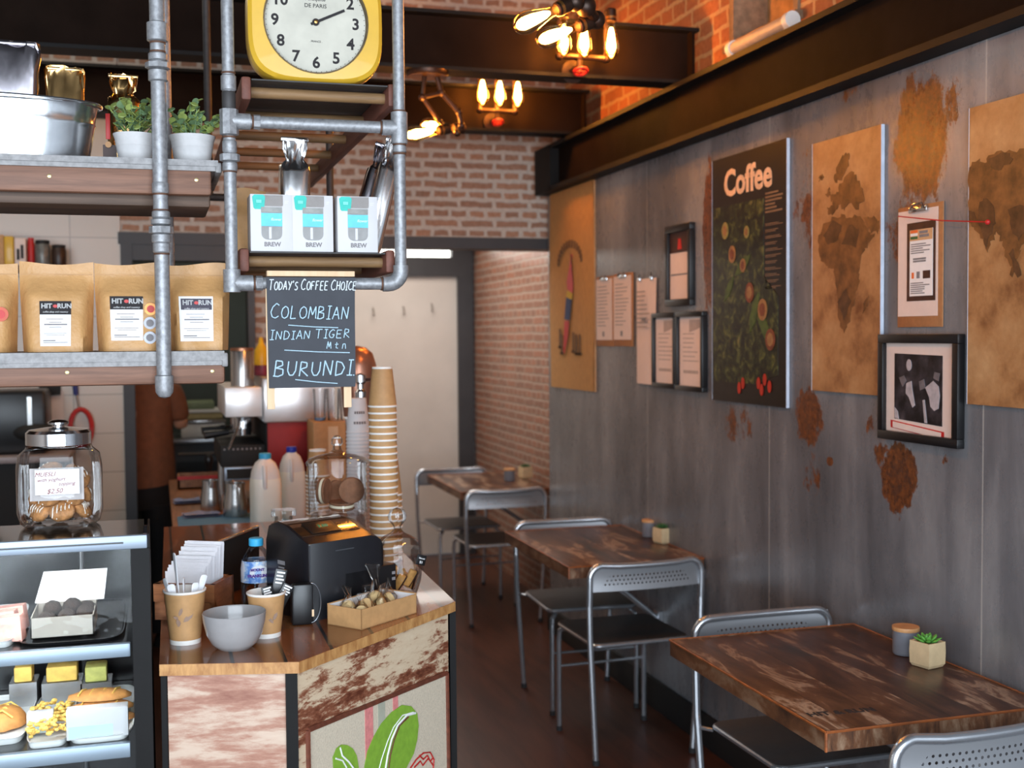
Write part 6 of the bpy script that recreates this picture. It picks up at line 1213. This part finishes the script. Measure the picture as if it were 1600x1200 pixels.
def milk(label, u, v, wpx, hpx, cap, zb2=ZB_, y=None):
    b_ = bz(u, v) if y is None else Vector((P(u, v, y=y).x, y, zb2)); s_ = (b_-CAM).dot(cF)/FPX; r_ = wpx*s_/2; h_ = P(u, v-hpx, y=b_.y).z-zb2; root = thing('milk_bottle', label, 'bottle', b_, 12, 'plastic milk bottles on the bench')
    MB().lathe([(r_*.93, 0), (r_, .008), (r_, h_*.56), (r_*.97, h_*.66), (r_*.96, h_*.665)], seg=36, pw=3.6).build('milk', 'milk', root)
    MB().lathe([(r_*.97, h_*.66), (r_*.9, h_*.76), (r_*.66, h_*.87), (r_*.38, h_*.92), (r_*.36, h_*.94)], seg=36, pw=3.0, cap=False).build('bottle_shoulder', 'hdpe', root)
    MB().lathe([(r_*.40, h_*.925), (r_*.42, h_*.93), (r_*.42, h_*.99), (r_*.38, h_)], seg=24).build('cap', cap, root)
    MB().tube([(-r_*.3, -r_*.8, h_*.84), (-r_*.35, -r_*1.03, h_*.74), (-r_*.35, -r_*1.04, h_*.62), (-r_*.3, -r_*.9, h_*.54)], r_*.16, 10).build('handle', 'hdpe', root)
milk('milk bottle with a light blue cap on the barista bench', 416, 823, 45, 115, 'blue_cap'); milk('milk bottle with a dark blue cap on the barista bench', 457, 800, 38, 102, 'navy_cap', ZB_, 4.72)
# espresso machine
ym = 5.0; gx = lambda u: P(u, 700, y=ym).x; gz = lambda v: P(440, v, y=ym).z-ZB_; x0, xm, x1 = gx(345), gx(416), gx(520)
root = thing('espresso_machine', 'steel espresso machine with red side panel, behind the hanging chalkboard', 'coffee machine', (xm, ym, ZB_)); X0, X1 = x0-xm, x1-xm; Lm = .62
MB().b2((0, .012, gz(740)), (X1, Lm, gz(655)), bev=.006).build('body', 'matt_black', root); MB().b2((.006, .0, gz(738)), (gx(492)-xm, .012, gz(658)), bev=.004).build('side_panel', mat('red_panel', S(150, 14, 13), .6, 0, .08, 20), root)
MB().b2((-.01, -.012, gz(660)), (X1+.01, Lm, gz(590)), bev=.008).build('upper_housing', mat('polished_steel', S(222, 216, 214), .3, .75, .04, 20), root)
MB().b2((X0+.02, .0, gz(650)), (-.012, Lm, gz(604)), bev=.004).build('front_panel', mat('steel_painted_reflection', S(244, 244, 244), .3, .35, .02, 20), root)  # near-white colour stands in for the window's reflection on the steel
MB().b2((X0, .03, gz(728)), (0, Lm, gz(694)), bev=.005).build('drip_tray', 'matt_black', root); m = MB()
for k in range(9): m.b2((X0+.012+k*.018, .028, gz(702)), (X0+.02+k*.018, .0301, gz(699)))
m.build('tray_slots', 'grey_ink', root)
for k in range(2):
    y_ = .16+.27*k; g_ = MB().lathe([(.036, gz(672)), (.036, gz(655)), (.03, gz(650))], c=(X0*.45, y_, 0), seg=24).build('group_head', 'chrome', root); g2 = MB().lathe([(.034, gz(682)), (.037, gz(672))], c=(X0*.45, y_, 0), seg=24).tube([(X0*.45-.03, y_, gz(676)), (X0*.45-.06, y_-.006, gz(677))], .007, 8).build('portafilter', 'chrome', root); MB().tube([(X0*.45-.06, y_-.006, gz(677)), (X0*.45-.16, y_-.02, gz(681))], [.012, .018], 10).build('handle', 'black', g2)
MB().tube([(X0+.08, .05, gz(652)), (X0+.07, .03, gz(668)), (X0+.03, .0, gz(700))], .005, 8).build('steam_wand', 'chrome', root)
for x_ in (X0+.03, X1-.04):
    for y_ in (.06, Lm-.06): MB().lathe([(.02, 0), (.018, gz(727))], c=(x_, y_, 0), seg=14).build('foot', 'steel', root)
pl = MB().b2((X0+.012, -.0, gz(748)), (X0+.135, .022, gz(727)), bev=.003).build('name_plate', 'rail_al', root); MB().b2((X0+.022, -.002, gz(745)), (X0+.126, .0, gz(730))).build('plate_face', 'matt_black', pl)
b_ = P(379, 603, y=ym+.12); s_ = (b_-CAM).dot(cF)/FPX; root = thing('steel_canister', 'tall polished steel canister on top of the espresso machine', 'canister', (b_.x, b_.y, gz(604)+ZB_+.0005)); r_ = 18*s_; h_ = 60*s_
MB().lathe([(r_, 0), (r_, h_*.9), (r_*.97, h_*.92)], seg=32).build('body', 'steel', root); MB().lathe([(r_*1.02, h_*.92), (r_*1.02, h_*.985), (r_*.9, h_)], seg=32).build('lid', mat('copper_lid', S(170, 120, 92), .3, .8), root)
b_ = P(409, 596, y=ym+.3); root = thing('squeeze_bottle', 'yellow squeeze bottle with a red and blue base on top of the espresso machine', 'bottle', (b_.x, b_.y, gz(590)+ZB_+.001)); MB().lathe([(.03, .04), (.032, .05), (.03, .11), (.012, .14), (.008, .165), (.001, .168)], seg=24).build('body', mat('yellow_plastic', S(232, 178, 34), .4), root); MB().lathe([(.034, 0), (.036, .005), (.034, .045), (.001, .046)], seg=24).build('base', mat('red_navy', S(120, 40, 60), .5, 0, .5, 18), root)
# grinder with a domed hopper
yg = 4.24; b_ = P(560, 700, y=yg); s_ = (Vector((b_.x, yg, 1.3))-CAM).dot(cF)/FPX; vz = lambda v: P(563, v, y=yg).z-ZC; r_ = 30*s_; root = thing('coffee_grinder', 'coffee grinder with a smoky copper dome hopper behind the cups', 'grinder', (b_.x, yg, ZC))
MB().b2((-.04, -.05, 0), (.035, .05, vz(650)), bev=.01).build('body', 'steel', root); MB().lathe([(.05, vz(650)), (r_*.9, vz(604)), (r_*.9, vz(600))], seg=32).build('hopper', mat('copper_hopper', S(170, 120, 98), .3, .6, .1, 12), root); MB().lathe([(r_*.98, vz(601)), (r_, vz(596)), (r_*.98, vz(570)), (r_*.8, vz(552)), (r_*.45, vz(543)), (.001, vz(540))], seg=32).build('dome', bpy.data.materials['copper_hopper'], root)
yy_ = 4.02; b_ = P(564, 660, y=yy_); root = thing('pump_bottle', 'syrup bottle with chrome pump beside the chalkboard foot', 'bottle', (b_.x, yy_, ZC)); vz = lambda v: P(564, v, y=yy_).z-ZC
MB().lathe([(.027, 0), (.028, .005), (.028, vz(650)), (.012, vz(628)), (.012, vz(622))], seg=24).build('body', 'pet', root); MB().lathe([(.018, vz(624)), (.019, vz(612)), (.012, vz(608)), (.012, vz(600)), (.02, vz(597)), (.02, vz(586)), (.001, vz(583))], seg=20).tube([(0, 0, vz(592)), (.04, -.02, vz(594))], .006, 8).build('pump', 'chrome', root)
yy_ = 4.78; a_, c_ = P(489, 660, y=yy_), P(548, 660, y=yy_); root = thing('kraft_crate', 'kraft card crate standing on the bench behind the milk bottles', 'box', (a_.x, yy_, ZB_)); hz = a_.z-ZB_; MB().b2((0, 0, 0), (c_.x-a_.x, .2, hz), bev=.003).build('carton', 'kraft', root); MB().b2((.06, -.001, hz*.1), (.10, 0, hz*.95)).build('side_strip', 'pale_wood', root)
for k, (u, lab) in enumerate(((500, 'clear glass tumbler at the left of the three on the kraft crate'), (521, 'clear glass tumbler in the middle of the three on the kraft crate'), (541, 'clear glass tumbler at the right of the three on the kraft crate'))):
    p_ = P(u, 660, y=yy_+.08); root = thing('glass_tumbler', lab, 'glass', (p_.x, yy_+.08, ZB_+hz+.001), 0, 'glass tumblers on the crate'); MB().lathe([(.022, 0), (.024, .004), (.029, .13), (.026, .13), (.021, .01), (.001, .008)], seg=24, cap=False).build('body', 'glass', root); MB().lathe([(.021, .001), (.0235, .012), (.001, .012)], seg=20).build('base', mat('blue_glass_base', S(120, 160, 200), .1) if k == 0 else 'pet', root)

# ------------------------------------------------------------------ barista
def skin_obj(name, verts, edges, radii, m_, parent, root_i=0, lv=2):
    me = bpy.data.meshes.new(name); me.from_pydata(verts, edges, []); me.materials.append(M[m_]); o_ = bpy.data.objects.new(name, me); col.objects.link(o_); o_.parent = parent
    md = o_.modifiers.new('skin', 'SKIN'); md.use_smooth_shade = True
    if not me.skin_vertices: me.attributes.new('skin', 'FLOAT', 'POINT')
    for k, r_ in enumerate(radii): me.skin_vertices[0].data[k].radius = r_ if isinstance(r_, tuple) else (r_, r_); me.skin_vertices[0].data[k].use_root = (k == root_i)
    s_ = o_.modifiers.new('sub', 'SUBSURF'); s_.levels = lv; s_.render_levels = lv; return o_
M['skin'] = mat('skin', S(196, 146, 118), .55, 0, .05, 30); M['shirt'] = mat('brown_shirt', S(128, 78, 52), .85, 0, .14, 26, .2); M['trousers'] = mat('black_trousers', S(26, 25, 27), .85, 0, .1, 30); M['hair'] = mat('dark_hair', S(48, 34, 26), .7, 0, .3, 60, .4)
pr_ = thing('person', 'person in a brown shirt and black trousers standing in the kitchen opening', 'person', (P(285, 680, y=6.66).x-.225, 6.66, 0), 82)
# local: x forward (towards the bench), y to the person's left, z up
V = [(-.03, 0, .95), (-.025, 0, 1.10), (.0, 0, 1.28), (.015, 0, 1.42), (.03, 0, 1.50), (.05, 0, 1.57), (.06, 0, 1.66), (.055, 0, 1.74),
     (.01, .15, 1.40), (.02, .20, 1.28), (.03, .22, 1.16), (.15, .16, 1.36), (.19, .13, 1.41), (.01, -.15, 1.40), (.02, -.20, 1.28), (.03, -.22, 1.16), (.15, -.16, 1.36), (.19, -.13, 1.41),
     (-.03, .09, .90), (-.01, .10, .50), (-.04, .10, .09), (.10, .11, .04), (-.03, -.09, .90), (-.01, -.10, .50), (-.04, -.10, .09), (.10, -.11, .04)]
E_ = [(0, 1), (1, 2), (2, 3), (3, 4), (4, 5), (5, 6), (6, 7), (3, 8), (8, 9), (9, 10), (10, 11), (11, 12), (3, 13), (13, 14), (14, 15), (15, 16), (16, 17), (0, 18), (18, 19), (19, 20), (20, 21), (0, 22), (22, 23), (23, 24), (24, 25)]
Rr = [(.09, .12), (.085, .12), (.105, .15), (.09, .13), .052, .055, (.078, .095), (.062, .075), .055, .046, .04, .03, .026, .055, .046, .04, .03, .026, .085, .058, .042, .032, .085, .058, .042, .032]
fing = []
for s_, base in ((1, 12), (-1, 17)):
    bx_, by_, bz_ = V[base]; V.append((bx_+.06, by_-.004*s_, bz_-.006)); Rr.append((.020, .014)); pi = len(V)-1; E_.append((base, pi))
    for k, (oy, ln) in enumerate(((-.028, .055), (-.010, .066), (.010, .062), (.028, .05))):
        i0 = len(V); V += [(bx_+.085, by_+oy, bz_-.010), (bx_+.085+ln*.5, by_+oy*1.1, bz_-.018), (bx_+.085+ln*.9, by_+oy*1.1, bz_-.040)]; Rr += [.009, .008, .0065]; E_ += [(pi, i0), (i0, i0+1), (i0+1, i0+2)]
    i0 = len(V); V += [(bx_+.045, by_-.035*s_, bz_-.01), (bx_+.08, by_-.05*s_, bz_-.022)]; Rr += [.010, .008]; E_ += [(base, i0), (i0, i0+1)]
skin_obj('body', V, E_, Rr, 'skin', pr_)
hd = MB().sph((.155, 0, 1.665), .016, 10, sc3=(1, .8, 1.2)).sph((.125, .035, 1.69), .012, 10).sph((.125, -.035, 1.69), .012, 10).sph((.14, 0, 1.615), .018, 10, sc3=(.5, 1.2, .4)); hd.build('face_features', 'skin', pr_)
MB().sph((.06, .098, 1.67), .03, 10, sc3=(.6, .35, 1)).sph((.06, -.098, 1.67), .03, 10, sc3=(.6, .35, 1)).build('ears', 'skin', pr_); MB().sph((.035, 0, 1.73), .108, 18, sc3=(1, .95, .92)).build('hair', 'hair', pr_)
def garment(name, rings, m_):
    n = 20; MB().loft([[(cx+rx_*math.cos(2*PI*k/n)*(1+.02*math.sin(k*2.1+i)), cy_+ry_*math.sin(2*PI*k/n), cz_+tl*math.cos(2*PI*k/n)) for k in range(n)] for i, (cx, cy_, cz_, rx_, ry_, tl) in enumerate(rings)]).build(name, m_, pr_, smooth=70)
garment('shirt', [(-.02, 0, .885, .145, .19, .03), (-.02, 0, 1.0, .140, .188, .02), (-.012, 0, 1.15, .128, .178, .0), (.0, 0, 1.32, .124, .185, 0), (.01, 0, 1.42, .112, .185, 0), (.02, 0, 1.47, .09, .13, 0), (.03, 0, 1.52, .065, .07, 0)], 'shirt')
for s_ in (-1, 1): skin_obj('sleeve', [(.01, .14*s_, 1.41), (.015, .195*s_, 1.31), (.028, .215*s_, 1.19)], [(0, 1), (1, 2)], [.075, .062, .056], 'shirt', pr_)
garment('trousers', [(-.025, 0, .74, .125, .18, 0), (-.025, 0, .86, .135, .182, 0), (-.025, 0, 1.0, .125, .17, 0)], 'trousers')
for s_ in (-1, 1): garment('trouser_leg', [(-.03, .10*s_, .075, .075, .075, 0), (-.02, .10*s_, .3, .078, .08, 0), (-.01, .10*s_, .52, .088, .088, 0), (-.02, .095*s_, .76, .115, .095, 0)], 'trousers')
for s_ in (-1, 1): MB().loft([[(-.09+.24*t, .105*s_+w2_*math.cos(a), max(0, h2_*math.sin(a))+.0) for a in [2*PI*k/12 for k in range(12)]] for t, w2_, h2_ in ((0, .03, .06), (.15, .042, .085), (.5, .046, .075), (.8, .045, .05), (1, .022, .025))]).build('shoe', 'matt_black', pr_)

# ------------------------------------------------------------------ kitchen beyond the opening and things on the tiled wall
yk = 7.7; P_ = lambda u, v: P(u, v, y=yk)
a_, c_ = P_(262, 690), P_(420, 690); root = thing('kitchen_oven', 'dark kitchen oven with a steel edge seen through the kitchen opening', 'oven', (a_.x, yk, 0)); w_ = c_.x-a_.x; zt_ = P_(300, 686).z
MB().b2((0, 0, 0), (w_, .5, zt_-.03)).build('body', mat('slate_grey', S(70, 76, 84), .5, 0, .1, 8), root); MB().b2((-.01, -.02, zt_-.028), (w_, .5, zt_), bev=.003).build('steel_edge', 'alu', root); MB().tube([(.06, -.03, zt_-.09), (w_-.06, -.03, zt_-.09)], .01, 8).build('door_handle', 'steel', root); MB().b2((.05, -.006, .25), (w_-.05, 0, zt_-.14)).build('oven_window', 'black', root)
def stuff_on(label, nm, cat, u0, u1, v0, v1, m_, top_m=None, yo=.05, zbase=None):
    a_, c_ = P(u0, v1, y=yk+yo), P(u1, v0, y=yk+yo); zb2 = a_.z if zbase is None else zbase; root = thing(nm, label, cat, (a_.x, yk+yo, zb2)); w_, h_ = c_.x-a_.x, c_.z-zb2; MB().b2((0, 0, 0), (w_, .25, h_), bev=.008).build('body', m_, root)
    if top_m: MB().b2((-.005, -.005, h_-.016), (w_+.005, .255, h_+.002), bev=.002).build('rim', top_m, root)
    return zb2+h_
z1 = stuff_on('white steel bowl tub on the kitchen oven', 'mixing_tub', 'tub', 283, 352, 656, 684, 'white', 'steel', .04, zt_+.001)
z2 = stuff_on('cream plastic crate stacked on the white tub', 'food_crate', 'crate', 274, 348, 640, 655, mat('cream_plastic', S(196, 178, 130), .6), 'white', .05, z1+.004)
stuff_on('pale green tray on top of the cream crate', 'food_tray', 'tray', 270, 335, 627, 639, mat('green_plastic', S(120, 132, 104), .6), None, .06, z2+.004)
# shelf with jars and packets on the tiled wall, partly behind the kraft pouches
ys = YB-.24; a_ = P(-40, 414, y=ys); c_ = P(108, 414, y=ys); root = thing('wall_shelf', 'shelf on the tiled wall behind the kraft pouches', 'shelf', (a_.x, YB-.02, a_.z-.025)); w_ = c_.x-a_.x; MB().b2((0, -.24, 0), (w_, 0, .024)).build('board', 'plank_dark', root)
for x_ in (.05, w_-.05): MB().b2((x_-.012, -.2, -.12), (x_+.012, -.18, 0)).b2((x_-.012, -.2, -.02), (x_+.012, 0, 0)).b2((x_-.012, -.015, -.14), (x_+.012, 0, 0)).build('bracket', 'matt_black', root)
zsf = a_.z
for u0, u1, v0, m_, nm, lab in ((-14, 7, 368, 'kraft', 'packet', 'tan packet at the left end of the tiled wall shelf'), (8, 22, 370, 'yellow', 'packet', 'yellow packet on the tiled wall shelf'), (24, 41, 373, 'pinkish', 'packet', 'pale packet with dark print on the tiled wall shelf'), (43, 53, 372, 'red', 'tin', 'thin red tin on the tiled wall shelf'), (54, 78, 376, 'window_dark', 'jar', 'wide grey jar on the tiled wall shelf'), (80, 103, 383, 'choc', 'jar', 'dark brown jar at the right end of the tiled wall shelf')):
    p0, p1 = P(u0, 412, y=ys+.05), P(u1, v0, y=ys+.05); r_ = (p1.x-p0.x)/2; h_ = p1.z-zsf; root = thing(nm, lab, nm, ((p0.x+p1.x)/2, ys+.07, zsf+.001))
    if nm == 'packet': MB().b2((-r_, -.05, 0), (r_, .05, h_), bev=.006).build('body', m_, root); (MB().b2((-r_*.6, -.052, h_*.2), (-r_*.1, -.05, h_*.6)).b2((r_*.1, -.052, h_*.25), (r_*.6, -.05, h_*.75)).build('print', 'ink', root) if u0 == 24 else None)
    else: MB().lathe([(r_*.92, 0), (r_, .006), (r_, h_*.78), (r_*.85, h_*.86)], seg=24).build('body', m_, root); MB().lathe([(r_*.9, h_*.86), (r_*.92, h_), (r_*.8, h_*1.01)], seg=24).build('lid', 'matt_black' if m_ != 'red' else 'red', root)
# back bench below, with a dark machine, hanging sheet and strainer
yb2 = YB-.5; zc_ = P(20, 714, y=yb2).z; root = thing('back_bench', 'grey topped bench against the tiled wall, behind the cookie jar', 'bench', (P(-200, 714, y=yb2).x, yb2, 0)); w_ = P(108, 714, y=yb2).x-root.location.x
MB().b2((0, 0, zc_-.03), (w_, .47, zc_), bev=.003).build('worktop', mat('grey_laminate', S(150, 140, 140), .4), root); MB().b2((.02, .03, 0), (w_-.02, .47, zc_-.03)).build('carcass', 'matt_black', root)
a_, c_ = P(-60, 712, y=yb2+.12), P(72, 610, y=yb2+.12); root = thing('dark_appliance', 'black kitchen appliance on the grey bench, behind the cookie jar', 'appliance', (a_.x, yb2+.1, zc_+.001)); w_, h_ = c_.x-a_.x, c_.z-zc_
MB().b2((0, 0, 0), (w_, .3, h_), bev=.02).build('body', 'black', root); MB().b2((w_*.78, -.004, h_*.3), (w_*.83, 0, h_*.9)).build('chrome_strip', 'steel', root); MB().sph((w_*.86, .02, h_*.0+.1), .09, 14, sc3=(1.2, .5, .5)).build('lower_hood', 'matt_black', root)
ya = YB-.03
def on_wall(nm, lab, cat, u, v, yy=ya): p_ = P(u, v, y=yy); return thing(nm, lab, cat, (p_.x, yy, p_.z))
root = on_wall('paper_sheet', 'pale paper sheet hung on the tiled wall above the cookie jar', 'paper', 80, 690); a_, c_ = P(58, 692, y=ya), P(98, 612, y=ya); MB().grid(lambda s, t: ((s-.5)*(c_.x-a_.x), .004*math.sin(s*4), t*(c_.z-a_.z)), 6, 6).build('sheet', 'pinkish', root); MB().b2((-.05, -.012, (c_.z-a_.z)-.02), (.05, .01, c_.z-a_.z+.03)).build('clip_bar', 'matt_black', root)
root = on_wall('strainer', 'red rimmed strainer with a blue handle hung on the tiled wall', 'strainer', 127, 668); s_ = 6.3/FPX
MB().tube([(15*s_*math.cos(2*PI*k/24), -.02, 27*s_*math.sin(2*PI*k/24)) for k in range(25)], .012, 8).build('rim', 'red', root); MB().tube([(-2*s_, -.015, 26*s_), (-6*s_, -.012, 50*s_)], .005, 8).build('shaft', 'alu', root); MB().tube([(-6*s_, -.012, 48*s_), (-8*s_, -.012, 78*s_)], .013, 8).build('handle', mat('blue_handle', S(50, 62, 120), .5), root); MB().tube([(-8*s_, -.012, 76*s_), (-8*s_, .01, 82*s_)], .005, 6).build('hook', 'steel', root)
for k, (u, v0, v1, lab) in enumerate(((22, 612, 690, 'black ladle hung at the left of the tiled wall rail'), (50, 612, 676, 'black spatula hung beside the ladle on the tiled wall'))):
    root = on_wall('kitchen_utensil', lab, 'utensil', u, v1); h_ = P(u, v0, y=ya).z-P(u, v1, y=ya).z; MB().tube([(0, -.02, h_), (0, -.02, .04)], .008, 8).build('handle', 'matt_black', root); (MB().sph((0, -.03, .02), .05, 14, sc3=(1, .6, .8)) if k == 0 else MB().b2((-.035, -.024, -.04), (.035, -.016, .06), bev=.004)).build('head', 'matt_black', root); MB().tube([(0, -.02, h_), (0, .01, h_+.004)], .005, 6).build('hook', 'steel', root)
